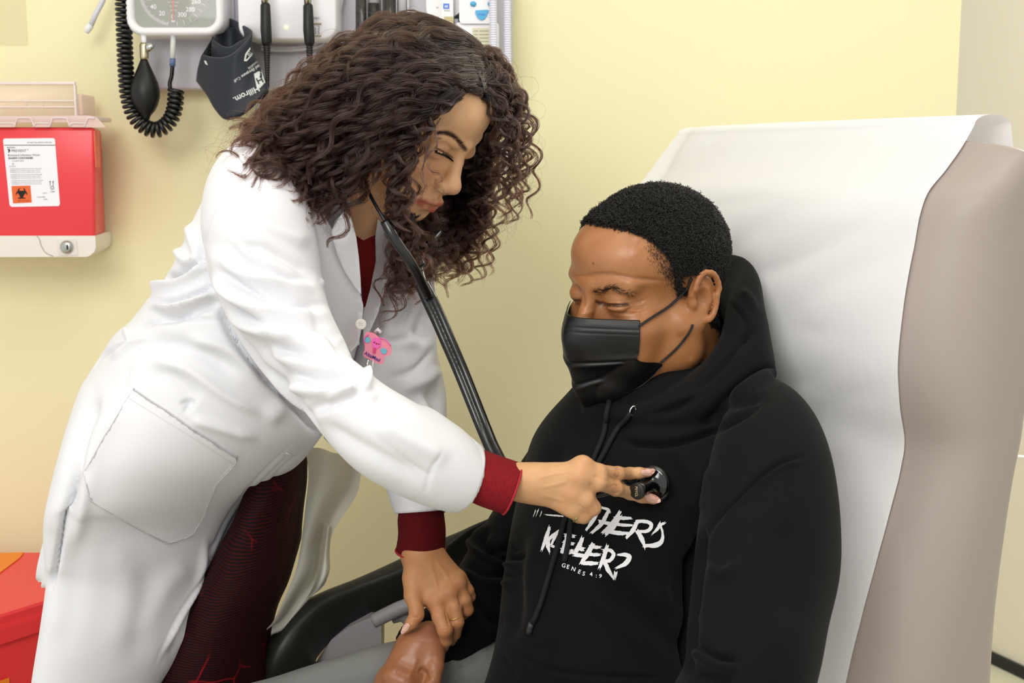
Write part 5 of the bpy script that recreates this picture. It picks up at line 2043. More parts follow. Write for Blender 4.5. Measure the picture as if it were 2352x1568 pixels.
# woven red line pattern of the dress (a print on the cloth)
nt = m_dress.node_tree
N, L = nt.nodes, nt.links
tc = N.new('ShaderNodeTexCoord')
nz = N.new('ShaderNodeTexNoise'); nz.inputs['Scale'].default_value = 9
mp = N.new('ShaderNodeMapping'); mp.inputs['Scale'].default_value = (1, 1, 1)
mx = N.new('ShaderNodeVectorMath'); mx.operation = 'MULTIPLY_ADD'
mx.inputs[1].default_value = (.05, .05, .05)
L.new(tc.outputs['Object'], nz.inputs['Vector'])
L.new(nz.outputs['Color'], mx.inputs[0])
L.new(tc.outputs['Object'], mx.inputs[2])
wv = N.new('ShaderNodeTexWave'); wv.bands_direction = 'Z'; wv.inputs['Scale'].default_value = 90; wv.inputs['Distortion'].default_value = 1.2
L.new(mx.outputs[0], wv.inputs['Vector'])
vo = N.new('ShaderNodeTexVoronoi'); vo.feature = 'DISTANCE_TO_EDGE'; vo.inputs['Scale'].default_value = 21
L.new(mx.outputs[0], vo.inputs['Vector'])
r1 = N.new('ShaderNodeValToRGB'); r1.color_ramp.elements[0].position = .5; r1.color_ramp.elements[1].position = .9
r1.color_ramp.elements[0].color = (*lin('170506'), 1); r1.color_ramp.elements[1].color = (*lin('3c080d'), 1)
L.new(wv.outputs['Fac'], r1.inputs[0])
r2 = N.new('ShaderNodeValToRGB'); r2.color_ramp.elements[0].position = .012; r2.color_ramp.elements[1].position = .03
r2.color_ramp.elements[0].color = (1, 1, 1, 1); r2.color_ramp.elements[1].color = (0, 0, 0, 1)
L.new(vo.outputs['Distance'], r2.inputs[0])
nz2 = N.new('ShaderNodeTexNoise'); nz2.inputs['Scale'].default_value = 14
L.new(tc.outputs['Object'], nz2.inputs['Vector'])
mr = N.new('ShaderNodeMapRange'); mr.inputs['From Min'].default_value = .54; mr.inputs['From Max'].default_value = .66
L.new(nz2.outputs['Fac'], mr.inputs['Value'])
ml = N.new('ShaderNodeMath'); ml.operation = 'MULTIPLY'
L.new(r2.outputs[0], ml.inputs[0]); L.new(mr.outputs[0], ml.inputs[1])
mxx = N.new('ShaderNodeMixRGB'); mxx.inputs[2].default_value = (*lin('820f17'), 1)
L.new(ml.outputs[0], mxx.inputs[0]); L.new(r1.outputs[0], mxx.inputs[1])
L.new(mxx.outputs[0], N['Principled BSDF'].inputs['Base Color'])

# far tail of the coat hanging open beside the dress
rows = [(700, 1030, 1.585, 830, 1050, 1.66), (706, 1090, 1.57, 822, 1130, 1.66), (698, 1170, 1.56, 778, 1200, 1.65), (690, 1240, 1.555, 752, 1262, 1.64), (678, 1310, 1.55, 752, 1330, 1.63), (650, 1380, 1.54, 712, 1372, 1.61), (628, 1425, 1.53, 660, 1440, 1.58), (613, 1442, 1.525, 624, 1460, 1.56)]
V, F = sheet(rows, 26, 8, lambda u, v: .010 * math.sin(u * 9 + v * 4) * (1 - .3 * v) + .012 * math.sin(u * 3.1))
V = smooth_mesh(V, np.array(F), 1)
n = len(V)
V2_ = V + np.array([0, .0025, 0])
o = obj('coat_tail', np.vstack([V, V2_]), F + [[i + n for i in f[::-1]] for f in F], mat('coat_thin', 'efeee6', .8, spec=.15, transl=.3), woman)
rows = [(745, 1200, 1.61, 762, 1210, 1.64), (738, 1260, 1.60, 757, 1265, 1.63), (728, 1320, 1.59, 757, 1310, 1.62), (712, 1360, 1.58, 742, 1345, 1.62), (700, 1378, 1.58, 722, 1362, 1.61)]
V, F = sheet(rows, 10, 8, lambda u, v: .006 * math.sin(u * 6))
n = len(V)
obj('coat_tail_hem', np.vstack([V, V + np.array([0, .003, 0])]), F + [[i + n for i in f[::-1]] for f in F], mat('coat_thin'), woman)
# rear panel behind the vent
rows = [(170, 960, 1.56, 260, 960, 1.46), (140, 1060, 1.555, 220, 1060, 1.46), (115, 1170, 1.55, 190, 1180, 1.46), (92, 1260, 1.545, 160, 1280, 1.45), (78, 1325, 1.54, 140, 1350, 1.44), (79, 1345, 1.54, 135, 1366, 1.44)]
V, F = sheet(rows, 20, 8, lambda u, v: .012 * math.sin(u * 5 + 1) + .006 * math.sin(u * 16 + v * 7))
n = len(V)
obj('rear_panel', np.vstack([V, V + np.array([0, .003, 0])]), F + [[i + n for i in f[::-1]] for f in F], m_coat, woman)

# pocket, buttons, buttonholes
V, F = patch([(306, 887), (552, 1047), (545, 1062), (520, 1090), (500, 1112), (488, 1140), (474, 1180), (441, 1235), (382, 1253), (330, 1228), (200, 1150), (188, 1088), (230, 1010), (268, 950)], cobv, .0030, 9, skirt=True, relax=6)
V = np.array(V)
obj('pocket', V, F, m_coat, woman)
pbv = bvh_of(V, F)


def seam(pts, bvh, r, nm, m, par, off=.0005, n=40):
    q = catmull(np.array(pts, float), n)
    P = [hit(bvh, x, y, off) for x, y in q]
    P = [p for p in P if p is not None]
    if len(P) < 3: return
    V, F = tube(P, r, 5, flat=.6)
    return obj(nm, V, F, m, par)


m_stitch = mat('stitch_white', 'e2e0e2', .8)
seam([(298, 915), (380, 965), (460, 1015), (536, 1066)], pbv, .0004, 'pocket_hem', m_stitch, woman)
seam([(195, 1088), (206, 1145), (330, 1220), (384, 1246), (436, 1229), (470, 1176), (484, 1136), (497, 1108), (538, 1062)], pbv, .0003, 'pocket_stitch', m_stitch, woman, n=80)
for pts in ([(480, 1282), (508, 1298)], [(571, 1146), (588, 1151)], [(657, 1039), (673, 1047)], [(806, 713), (815, 715)]):
    a, b = [hit(cobv, *p, .0006) for p in pts]
    if a is None or b is None: continue
    V, F = tube([a, (a + b) / 2, b], .0008, 6)
    obj('buttonhole', V, F, m_stitch, woman)
h = hit(fbv, 829, 744, .004)
if h is None: h = at(829, 744, 1.5)
h = at(829, 744, min(h[1], 1.445))
V, F = lathe([(.0001, -.0022), (.0035, -.0018), (.0052, -.0028), (.0064, -.002), (.0066, 0), (.006, .001)], h, (-.15, 1, .1), 24)
bt = obj('button', V, F, mat('button_white', 'f0eee9', .3), woman)
for dx in (-.0012, .0012):
    for dz in (-.0012, .0012):
        V, F = tube([h + [dx, -.0024, dz], h + [dx, -.0018, dz]], .00045, 6)
        obj('button_hole', V, F, mat('hole_grey', '8c8a88', .6), bt)

# legs below the frame, so that she stands on the floor
lp = [loft([(q[0] + 45, q[1] + 20, q[2], q[3] - 45, q[4] - 10, q[5] + .02, max(.02, q[6] - .04)) for q in torso[2:]], 32, 3), loft([(q[0] + 30, q[1], q[2], q[3] - 30, q[4], q[5], q[6] - .02) for q in sleeve[1:]], 24, 3),
      loft([(q[0] + 30, q[1], q[2], q[3] - 30, q[4], q[5], q[6] - .025) for q in fsleeve], 24, 3), tube([wneck + [.0, 0, .03], wneck + [-.03, 0, -.12]], .044, 20)]
for x in (430, 545):
    a = at(x, 1560, 1.58)
    lp.append(tube([a, [a[0] - .02, a[1], .45], [a[0] - .02, a[1] + .02, .05]], [.07, .05, .038], 16))
    lp.append(lathe([(.03, 0), (.042, .01), (.042, .05), (.03, .07)], [a[0] + .02, a[1] + .01, .0], (0, 0, 1), 20, 1.0, 2.4))
V, F = remesh(lp, .008, 1)
V = V - normals(V, F) * .012
w_parts.append((V, F, np.tile(srgb('b98258'), (len(V), 1))))
Vs, Fs, Cs = [], [], []
n = 0
for v, f_, c_ in w_parts:
    Vs.append(v); Cs.append(c_)
    Fs += [[int(i) + n for i in ff] for ff in f_]
    n += len(v)
body_w = obj('body', np.concatenate(Vs), Fs, m_skin_w, woman, cols=np.concatenate(Cs))
m_nail = mat('pale_pink_nail', 'e3b3a2', .15, spec=.7, coat=.6)
for pts, off, bv in NAILS_W:
    nail(bv, pts, off, 'fingernail', m_nail, woman)
ring_band(RING1[0], RING1[1], RING1[2] * 1.03, .0022, mat('gold', 'e2cf92', .2, metal=1.0), woman)
ring_band(RING2[0], RING2[1], RING2[2] * 1.05, .0016, mat('gold2', 'd8bd6e', .2, metal=1.0), woman)
# ================================================================== MAN
man = empty('person', at(1400, 1568, 1.5) * [1, 1, 0], 'seated person in a black hoodie and black face mask, looking down and smiling', 'person')
m_hood = mat('black_fleece', '08080a', .85, spec=.22, sheen=.03, bump=[(1100, .35, .0004), (160, .10, .0006)])
I = 0
tor = [(1380, 880, 1.58, 1690, 850, 1.47, .10), (1290 + 25, 930, 1.60, 1800 - I, 930, 1.40, .12), (1235 + I, 1010, 1.62, 1850 - I, 1010, 1.36, .13), (1200 + I, 1100, 1.62, 1850 - I, 1100, 1.34, .145), (1178 + I, 1200, 1.62, 1800 - I, 1200, 1.34, .16),
       (1160 + I, 1310, 1.61, 1770 - I, 1300, 1.34, .17), (1148 + I, 1420, 1.60, 1760 - I, 1400, 1.33, .175), (1125 + I, 1510, 1.60, 1760 - I, 1500, 1.32, .18), (1085 + I, 1600, 1.60, 1760 - I, 1600, 1.32, .18), (1060 + I, 1700, 1.6, 1740 - I, 1700, 1.32, .17)]
narm = [(1700, 960, 1.40, 1822, 935, 1.38, .05), (1650, 1010, 1.34, 1880, 1000, 1.33, .066), (1625, 1090, 1.29, 1913, 1070, 1.28, .072), (1605, 1190, 1.25, 1930, 1190, 1.24, .073), (1590, 1320, 1.21, 1931, 1320, 1.20, .071), (1578, 1440, 1.17, 1905, 1440, 1.16, .068), (1565, 1540, 1.14, 1880, 1560, 1.13, .066), (1480, 1640, 1.13, 1820, 1720, 1.12, .062), (1300, 1680, 1.16, 1560, 1820, 1.14, .055)]
farm = [(1230, 1010, 1.68, 1350, 1000, 1.66, .06), (1190, 1075, 1.68, 1320, 1110, 1.64, .062), (1120, 1200, 1.65, 1270, 1240, 1.61, .06), (1062, 1292, 1.61, 1215, 1350, 1.57, .058), (1010, 1372, 1.56, 1150, 1452, 1.52, .052), (960, 1425, 1.515, 1085, 1485, 1.48, .044), (925, 1455, 1.485, 1040, 1490, 1.465, .038), (904, 1476, 1.47, 1018, 1488, 1.46, .034)]
hood = [(1355, 880, 1.46, 1395, 960, 1.43, .03), (1400, 915, 1.43, 1440, 1000, 1.40, .035), (1465, 925, 1.41, 1540, 1015, 1.37, .04), (1530, 900, 1.40, 1640, 1000, 1.36, .045), (1590, 860, 1.41, 1740, 950, 1.37, .05), (1640, 800, 1.43, 1783, 880, 1.39, .052), (1660, 735, 1.46, 1768, 790, 1.43, .05), (1668, 680, 1.50, 1742, 715, 1.48, .045), (1650, 655, 1.55, 1705, 655, 1.56, .04), (1600, 680, 1.60, 1660, 650, 1.62, .035), (1500, 760, 1.64, 1540, 700, 1.66, .03), (1400, 850, 1.62, 1430, 800, 1.65, .03)]
mouths = [(1600, 880, 1.44, 1785, 905, 1.38, .06), (1650, 800, 1.47, 1780, 840, 1.43, .055)]
V, F = remesh([loft(tor, 72, 8), loft(narm, 56, 8), loft(farm, 56, 8), loft(hood, 40, 8), loft([(1600, 690, 1.60, 1700, 690, 1.56, .05), (1590, 770, 1.60, 1720, 770, 1.53, .06), (1585, 860, 1.58, 1740, 850, 1.50, .07), (1580, 930, 1.56, 1740, 930, 1.48, .07)], 40, 8)], .0036, 4)
man_st = [
    ([(1400, 1005), (1480, 1020), (1580, 1010), (1680, 965), (1785, 905)], 12, -.010, 's'),
    ([(1450, 960), (1560, 930), (1640, 860), (1700, 790), (1745, 720)], 14, -.008), ([(1480, 950), (1600, 900), (1680, 830), (1720, 760)], 10, .005),
    ([(1640, 960), (1700, 900), (1760, 860), (1785, 870)], 14, .008, 'fold'), ([(1600, 985), (1680, 930), (1770, 905)], 12, -.007), ([(1670, 690), (1700, 720), (1720, 760), (1700, 790)], 8, -.005, 's'),
    ([(1700, 660), (1725, 690), (1733, 720)], 10, .004),
    ([(1868, 1045), (1800, 1060), (1740, 1100), (1690, 1150), (1640, 1200), (1620, 1250)], 5, -.005, 's'), ([(1875, 1052), (1800, 1070), (1745, 1110), (1695, 1160), (1655, 1205)], 5, .003),
    ([(1620, 1200), (1600, 1280), (1590, 1380), (1580, 1480), (1575, 1568)], 16, -.022, 's'), ([(1600, 1250), (1560, 1350), (1550, 1460)], 30, -.010),
    ([(1370, 1310), (1450, 1370), (1530, 1450), (1580, 1510)], 26, -.009), ([(1330, 1330), (1400, 1400), (1480, 1480), (1560, 1540)], 26, .006), ([(1500, 1330), (1560, 1400), (1600, 1440)], 26, .006),
    ([(1200, 1200), (1180, 1300), (1180, 1400), (1160, 1500)], 26, -.008), ([(1260, 1180), (1230, 1300), (1240, 1420), (1300, 1500)], 30, .006), ([(1300, 1010), (1260, 1080), (1230, 1160)], 26, -.006),
    ([(1150, 1480), (1220, 1520), (1300, 1545), (1450, 1555), (1560, 1550)], 4, -.004, 's'), ([(1150, 1490), (1220, 1530), (1300, 1556), (1450, 1566), (1560, 1562)], 5, .003),
    ([(1150, 1500), (1170, 1530), (1190, 1568)], 5, -.003, 's'), ([(1580, 1480), (1640, 1520), (1700, 1530)], 16, .007, 'fold'), ([(1570, 1540), (1620, 1548), (1700, 1560)], 12, -.006),
    ([(1130, 1200), (1090, 1250), (1150, 1290), (1210, 1280)], 14, .009, 'fold'), ([(1090, 1240), (1130, 1262), (1190, 1255)], 10, -.008), ([(1060, 1300), (1110, 1330), (1190, 1330)], 16, .007, 'fold'), ([(1060, 1350), (1110, 1400), (1150, 1450)], 16, -.006),
    ([(1700, 1150), (1720, 1250), (1700, 1380)], 40, .006), ([(1780, 1180), (1820, 1300), (1800, 1450)], 40, -.004), ([(1620, 1300), (1660, 1320), (1700, 1300)], 16, .005),
    ([(1500, 1030), (1560, 1100), (1580, 1180)], 30, -.005), ([(1620, 1060), (1600, 1120), (1590, 1180)], 30, .006),
]
V = sculpt(V, F, [(s_[0], s_[1], s_[2] * 1.25, *s_[3:]) for s_ in man_st], minw=7)
hoodie = obj('hoodie', V, F, m_hood, man)
hbv = bvh_of(V, F)
hV, hF = V, F
# hood opening, an inner rolled band behind the neck
V, F = loft([(1560, 905, 1.415, 1600, 925, 1.40, .012), (1610, 850, 1.425, 1655, 880, 1.40, .014), (1648, 790, 1.44, 1690, 815, 1.42, .014), (1668, 730, 1.465, 1705, 748, 1.45, .014), (1676, 690, 1.49, 1708, 695, 1.48, .014)], 24, 8)
# trousers and seat contact
m_tr = mat('grey_trousers', '7d7e7c', .8, spec=.15, bump=[(700, .25, .0004)])
thf = [(1330, 1560, 1.60, 1330, 1760, 1.56, .09), (1130, 1462, 1.60, 1180, 1690, 1.54, .09), (905, 1474, 1.56, 960, 1680, 1.48, .085), (720, 1524, 1.51, 770, 1705, 1.44, .08), (590, 1565, 1.47, 640, 1735, 1.41, .075), (450, 1600, 1.42, 520, 1770, 1.38, .07)]
thn = [(1560, 1640, 1.44, 1560, 1900, 1.36, .09), (1350, 1640, 1.36, 1380, 1860, 1.30, .09), (1100, 1680, 1.30, 1150, 1880, 1.24, .085), (880, 1740, 1.22, 930, 1930, 1.18, .08), (700, 1800, 1.16, 760, 1990, 1.12, .072)]
parts = [loft(thf, 40, 6), loft(thn, 40, 6)]
k1, k2 = at(495, 1690, 1.40), at(740, 1895, 1.14)
for k in (k1, k2):
    parts.append(tube([k + [0, 0, .02], [k[0] - .03, k[1] - .02, .35], [k[0] - .03, k[1] - .02, .08]], [.075, .06, .05], 20))
V, F = remesh(parts, .006, 2)
V = sculpt(V, F, [([(1020, 1500), (1060, 1520), (1120, 1480)], 12, .004, 'fold'), ([(700, 1545), (800, 1515), (900, 1480)], 14, .002), ([(1040, 1540), (1080, 1520), (1110, 1500)], 10, -.004)])
obj('trousers', V, F, m_tr, man)
sh = []
for k in (k1, k2):
    sh.append(box([k[0] - .09, k[1] - .03, .045], [.28, .10, .09], rot=None, bev=.03))
V, F = join(sh[:1]); obj('shoe', V, F, mat('shoe_black', '151515', .5), man)
V, F = join(sh[1:]); obj('shoe', V, F, mat('shoe_black'), man)
ip = [loft([(q[0] + 60, q[1] + 20, q[2], q[3] - 60, q[4] + 20, q[5], q[6] - .05) for q in tor], 32, 3), loft([(q[0] + 30, q[1], q[2], q[3] - 30, q[4], q[5], q[6] - .02) for q in narm[1:]], 24, 3),
      loft([(q[0] + 25, q[1], q[2], q[3] - 25, q[4], q[5], q[6] - .014) for q in farm[1:]], 24, 3), tube([mneck + [0, 0, .02], mneck + [-.01, 0, -.12]], .06, 20)]
V, F = remesh(ip, .008, 1)
V = V - normals(V, F) * .012
m_parts.append((V, F, np.tile(srgb('9c6a44'), (len(V), 1))))
Vs, Fs, Cs = [], [], []
n = 0
for v, f_, c_ in m_parts:
    Vs.append(v); Cs.append(c_)
    Fs += [[int(i) + n for i in ff] for ff in f_]
    n += len(v)
body_m = obj('body', np.concatenate(Vs), Fs, m_skin_m, man, cols=np.concatenate(Cs))
# ---- face mask (built in the head's own frame)
m_mask = mat('black_mask', '0c0c0e', .42, spec=.5, bump=[(1700, .3, .0003)])
mb = bvh_of(mhV, mhF)
near_px = [(1470, 737), (1470, 762), (1469, 786), (1467, 808), (1466, 826), (1517, 833), (1506, 851), (1474, 880), (1432, 902)]
cz = [-14, -26, -40, -56, -72, -90, -110, -126, -134]
cy = [112, 119, 123, 121, 117, 112, 106, 92, 66]
rows = []
for i, (np_, z0, y0) in enumerate(zip(near_px, cz, cy)):
    e = MP.l([hit(mb, np_[0], np_[1], .003)])[0]
    x1, y1, z1 = e
    y1 = min(y1, 82)
    side = []
    for u, fy in ((.78, .22), (.52, .50), (.26, .80)):
        side.append((x1 * u, y1 + (y0 - y1) * fy + 4 * math.sin(u * math.pi), z1 + (z0 - z1) * (1 - u)))
    row = [(x1, y1, z1)] + side + [(0, y0, z0)] + [(-a_, b_, c_) for a_, b_, c_ in side[::-1]] + [(-x1, y1, z1)]
    rows.append(row)
A = np.array(rows, float)
nz_, nu_ = 110, 80
B_ = np.array([catmull(r, nu_) for r in A])
G = catmull(B_.reshape(len(B_), -1), nz_).reshape(nz_, nu_, 3)
uu = np.linspace(-1, 1, nu_)[None, :]
vv = np.linspace(0, 1, nz_)[:, None]
ctr = np.array([0, 20, 0])
dirv = G - ctr
dirv[:, :, 2] = 0
dirv /= np.linalg.norm(dirv, axis=2)[:, :, None]
pleat = np.zeros((nz_, nu_))
for v0, am in ((.47, 1.5), (.66, 1.6)):
    s = (vv - v0 - .05 * np.abs(uu) ** 2 * (1 if v0 < .6 else -1)) / .028
    pleat += am * (np.exp(-(s - .8) ** 2) - 1.3 * np.exp(-(s + .3) ** 2 * 3))
pleat += -.7 * np.exp(-((vv - .105) / .008) ** 2) - .6 * np.exp(-((vv - .155) / .007) ** 2) + .5 * np.exp(-((vv - .05) / .03) ** 2)
pleat += .8 * np.sin(uu * 7 + vv * 9) * np.sin(vv * math.pi)
G = G + dirv * pleat[:, :, None]
Vm = MP.w(G.reshape(-1, 3))
for i_ in range(len(Vm)):                       # keep the cloth clear of the skin
    h_ = mb.find_nearest(Vector(Vm[i_]))
    d_ = (Vm[i_] - np.array(h_[0])) @ np.array(h_[1])
    if d_ < .0022:
        Vm[i_] = np.array(h_[0]) + np.array(h_[1]) * .0022
Vm = smooth_mesh(Vm, grid_faces(nz_, nu_), 1, .4)
G = MP.l(Vm).reshape(nz_, nu_, 3)
Fm = grid_faces(nz_, nu_)
inner = MP.w((G - dirv * .8).reshape(-1, 3))
n = len(Vm)
bd = [k for k in range(nu_)] + [i * nu_ + nu_ - 1 for i in range(1, nz_)] + [(nz_ - 1) * nu_ + k for k in range(nu_ - 2, -1, -1)] + [i * nu_ for i in range(nz_ - 2, 0, -1)]
Fr = [[bd[i], bd[(i + 1) % len(bd)], bd[(i + 1) % len(bd)] + n, bd[i] + n] for i in range(len(bd))]
mask = obj('face_mask', np.vstack([Vm, inner]), Fm.tolist() + (Fm[:, ::-1] + n).tolist() + Fr, m_mask, man)


def skinline(pts, off, k=30):
    out = []
    for x, y in catmull(np.array(pts, float), k):
        h = hit(mb, x, y, off)
        if h is not None: out.append(h)
    return np.array(out)


p = skinline([(1466, 750), (1500, 727), (1540, 700), (1572, 665), (1592, 642)], .0022)
V, F = tube(smooth_line(p) if 0 else p, .0024, 8, flat=.6)
obj('ear_loop', V, F, mat('loop_black', '1b1c1f', .6), mask)
p = skinline([(1516, 832), (1545, 808), (1570, 780), (1585, 757), (1590, 745)], .0015)
V, F = tube(p, .0019, 8, flat=.7)
obj('ear_loop', V, F, mat('loop_black'), mask)
# drawstrings and eyelets
m_cord = mat('black_cord', '0d0d0f', .8, bump=[(1200, .4, .0004)])
def onh(pts, off, n=30):
    out = []
    for x, y in catmull(np.array(pts, float), n):
        h = hit(hbv, x, y, off)
        if h is not None: out.append(h)
    return np.array(out)
p = onh([(1450, 950), (1430, 975), (1410, 1005), (1395, 1035), (1380, 1062), (1350, 1110), (1320, 1160), (1300, 1200), (1283, 1260), (1265, 1320), (1246, 1380), (1229, 1430)], .0035, 60)
V, F = tube(p, .0031, 10)
obj('drawstring', V, F, m_cord, man)
p = onh([(1226, 1430), (1221, 1452)], .0035, 4)
V, F = tube(p, .0034, 10)
obj('drawstring_tip', V, F, mat('tip_grey', '3a3a3d', .4), man)
p = onh([(1403, 915), (1396, 960), (1390, 1000), (1370, 1050), (1345, 1110), (1318, 1180), (1310, 1240), (1300, 1290)], .0035, 50)
V, F = tube(p, .0030, 10)
obj('drawstring', V, F, m_cord, man)
for x, y, r in ((1454, 944), (1406, 910)) and ((1454, 944, .0052), (1406, 910, .004)):
    h = hit(hbv, x, y, .0006)
    if h is None: continue
    th_ = np.linspace(0, 2 * np.pi, 24, endpoint=False)
    ax1, ax2 = np.array([.8, .3, .1]), np.array([.15, 0, 1.0])
    P = h + r * (np.cos(th_)[:, None] * ax1 * .8 + np.sin(th_)[:, None] * ax2)
    V, F = tube(P, .0012, 8, closed=True)
    obj('eyelet', V, F, m_chrome, man)
# ================================================================== HAIR
m_hairw = bpy.data.materials.new('dark_brown_hair')
m_hairw.use_nodes = True
nt = m_hairw.node_tree
N, L = nt.nodes, nt.links
b_ = N['Principled BSDF']
hi_ = N.new('ShaderNodeHairInfo')
rp = N.new('ShaderNodeValToRGB')
rp.color_ramp.elements[0].color = (*lin('070404'), 1)
rp.color_ramp.elements[1].color = (*lin('301810'), 1)
rp.color_ramp.elements[1].position = 1.0
ma = N.new('ShaderNodeMath'); ma.operation = 'MULTIPLY'
L.new(hi_.outputs['Intercept'], ma.inputs[0]); L.new(hi_.outputs['Random'], ma.inputs[1])
ma2 = N.new('ShaderNodeMath'); ma2.operation = 'ADD'
L.new(ma.outputs[0], ma2.inputs[0]); ma2.inputs[1].default_value = .08
L.new(ma2.outputs[0], rp.inputs[0])
hb_ = N.new('ShaderNodeBsdfHairPrincipled')
hb_.parametrization = 'COLOR'
hb_.inputs['Roughness'].default_value = .32
hb_.inputs['Radial Roughness'].default_value = .4
hb_.inputs['Random Roughness'].default_value = .3
L.new(rp.outputs[0], hb_.inputs['Color'])
L.new(hb_.outputs[0], N['Material Output'].inputs[0])
b_.inputs['Roughness'].default_value = .30
b_.inputs['Specular IOR Level'].default_value = .55
m_hairm = mat('black_hair', '0f0c0a', .45, spec=.5)

hrng = np.random.default_rng(11)


def resample(P, n):
    return catmull(P, n)


HC, HR = np.array([0, -10, 36.0]), np.array([72, 88, 63.0])


def clear_skull(P, mg):
    """push hair out of the skull, which the locks lie on"""
    l = WP.l(P)
    q = (l - HC) / (HR + mg)
    k = np.linalg.norm(q, axis=1)
    m = k < 1
    l[m] = HC + (l[m] - HC) / k[m][:, None]
    return WP.w(l)


coat_bvh = cobv


def clear_coat(P, mg=.007):
    out = P.copy()
    for i in range(0, len(P)):
        r = P[i] - C0
        d = np.linalg.norm(r)
        h = coat_bvh.ray_cast(Vector(C0), Vector(r / d))
        if h[0] is not None and h[3] < d + mg and d - h[3] < .15:
            out[i] = C0 + r / d * (h[3] - mg)
    k = np.ones(5) / 5
    for c in range(3):
        out[:, c] = np.convolve(np.pad(out[:, c], 2, mode='edge'), k, mode='valid')
    return out


def guide(pts, n=64):
    q = catmull(np.array(pts, float), n)
    return clear_skull(np.array([at(*p) for p in q]), 3)


def lock(path, k, spread, curl_r, wl, curl0=.12, phase=0.0, hand=1, tip=.35, frizz=.0012):
    """k strands wound together round one path"""
    n = len(path)
    T = np.gradient(path, axis=0)
    ds = np.r_[0, np.cumsum(np.linalg.norm(np.diff(path, axis=0), axis=1))]
    T /= np.linalg.norm(T, axis=1)[:, None] + 1e-9
    u = np.array([.2, -.9, .3])
    A = np.cross(T, u); A /= np.linalg.norm(A, axis=1)[:, None] + 1e-9
    B = np.cross(T, A)
    v = ds / ds[-1]
    env = np.clip((v - curl0 * .3) / max(curl0, .01), 0, 1) * (1 + .15 * np.sin(v * 7 + phase))
    ph = phase + hand * 2 * math.pi * ds / wl
    out = []
    for j in range(k):
        r0, a0 = math.sqrt(hrng.random()) * spread, hrng.random() * 6.28
        sp = 1 - (1 - tip) * v ** 2
        wob = frizz * (np.interp(v, np.linspace(0, 1, 9), hrng.normal(0, 1, 9)))
        wob2 = frizz * (np.interp(v, np.linspace(0, 1, 9), hrng.normal(0, 1, 9)))
        cr_ = curl_r * (1 + hrng.normal(0, .08))
        dp = hrng.normal(0, .12)
        off = A * (cr_ * env * np.cos(ph + dp) + r0 * math.cos(a0) * sp + wob)[:, None] + B * (cr_ * env * np.sin(ph + dp) + r0 * math.sin(a0) * sp + wob2)[:, None]
        m = int(n * (1 - .12 * hrng.random() ** 2))
        out.append((path + off)[:m])
    return out


def field(gs, nlocks, k, spread, curl, wl, jit=.008, lenvar=.25, curl0=.15, tip=.35, frizz=.0007, n=64, near=False, hands=0):
    """locks between neighbouring guides"""
    G = [guide(g, n) for g in gs]
    out = []
    for i in range(nlocks):
        u = (i + hrng.random()) / nlocks * (len(G) - 1)
        a = min(int(u), len(G) - 2)
        f = u - a
        P = G[a] * (1 - f) + G[a + 1] * f
        v = np.linspace(0, 1, n)[:, None]
        j = hrng.normal(0, jit, 3)
        j2 = hrng.normal(0, jit, 3)
        P = P + j * (.25 + .75 * v) + j2 * np.sin(v * 3.1 + hrng.random() * 3)
        m = int(n * (1 - lenvar * hrng.random()))
        P = clear_skull(resample(P[:max(m, 12)][::3], n), 2 + 3 * hrng.random())
        if near: P = clear_coat(P, .006 + .006 * hrng.random())
        out += lock(P, k, spread * (.7 + .6 * hrng.random()), curl * (.7 + .6 * hrng.random()), wl * (.85 + .3 * hrng.random()), curl0, hrng.random() * 6.28, (1 if hrng.random() < .6 else -1) if not hands else (1 if hrng.random() < .85 else -1), tip, frizz)
    return out


S = []
# near side: from the parting down and back over the head
nearA = [[(1098, 215, 1.45), (1050, 225, 1.415), (985, 262, 1.40), (945, 330, 1.395), (920, 400, 1.40), (900, 470, 1.405), (915, 540, 1.41), (945, 585, 1.42)],
         [(1092, 195, 1.45), (1035, 200, 1.41), (970, 245, 1.39), (915, 300, 1.385), (885, 350, 1.39), (870, 390, 1.395), (850, 420, 1.40)],
         [(1082, 170, 1.46), (1010, 175, 1.41), (930, 225, 1.38), (875, 300, 1.375), (840, 350, 1.38), (812, 400, 1.39), (795, 440, 1.40)],
         [(1070, 145, 1.47), (980, 150, 1.41), (890, 210, 1.375), (830, 290, 1.37), (795, 360, 1.375), (770, 420, 1.38), (745, 470, 1.385), (735, 515, 1.39)],
         [(1060, 125, 1.48), (960, 125, 1.42), (860, 180, 1.38), (785, 260, 1.37), (735, 330, 1.37), (700, 390, 1.37), (680, 430, 1.375)],
         [(1050, 105, 1.49), (940, 100, 1.43), (830, 150, 1.39), (740, 225, 1.38), (680, 290, 1.38), (620, 345, 1.38), (570, 370, 1.385)],
         [(1040, 90, 1.51), (920, 82, 1.45), (800, 130, 1.41), (710, 200, 1.40), (640, 265, 1.40), (570, 320, 1.40), (515, 355, 1.41)]]
S += field(nearA[1:], 135, 34, .0040, .0072, .056, hands=1, jit=.005, lenvar=.22, curl0=.3, near=True)
# lower layer, same side, slightly behind: fills the mass
nearB = [[(p[0] + 4, p[1] + 14, p[2] + .028) for p in g] for g in nearA[1:]]
S += field(nearB[1:], 80, 24, .0055, .0065, .055, jit=.008, lenvar=.12, curl0=.25, near=True)
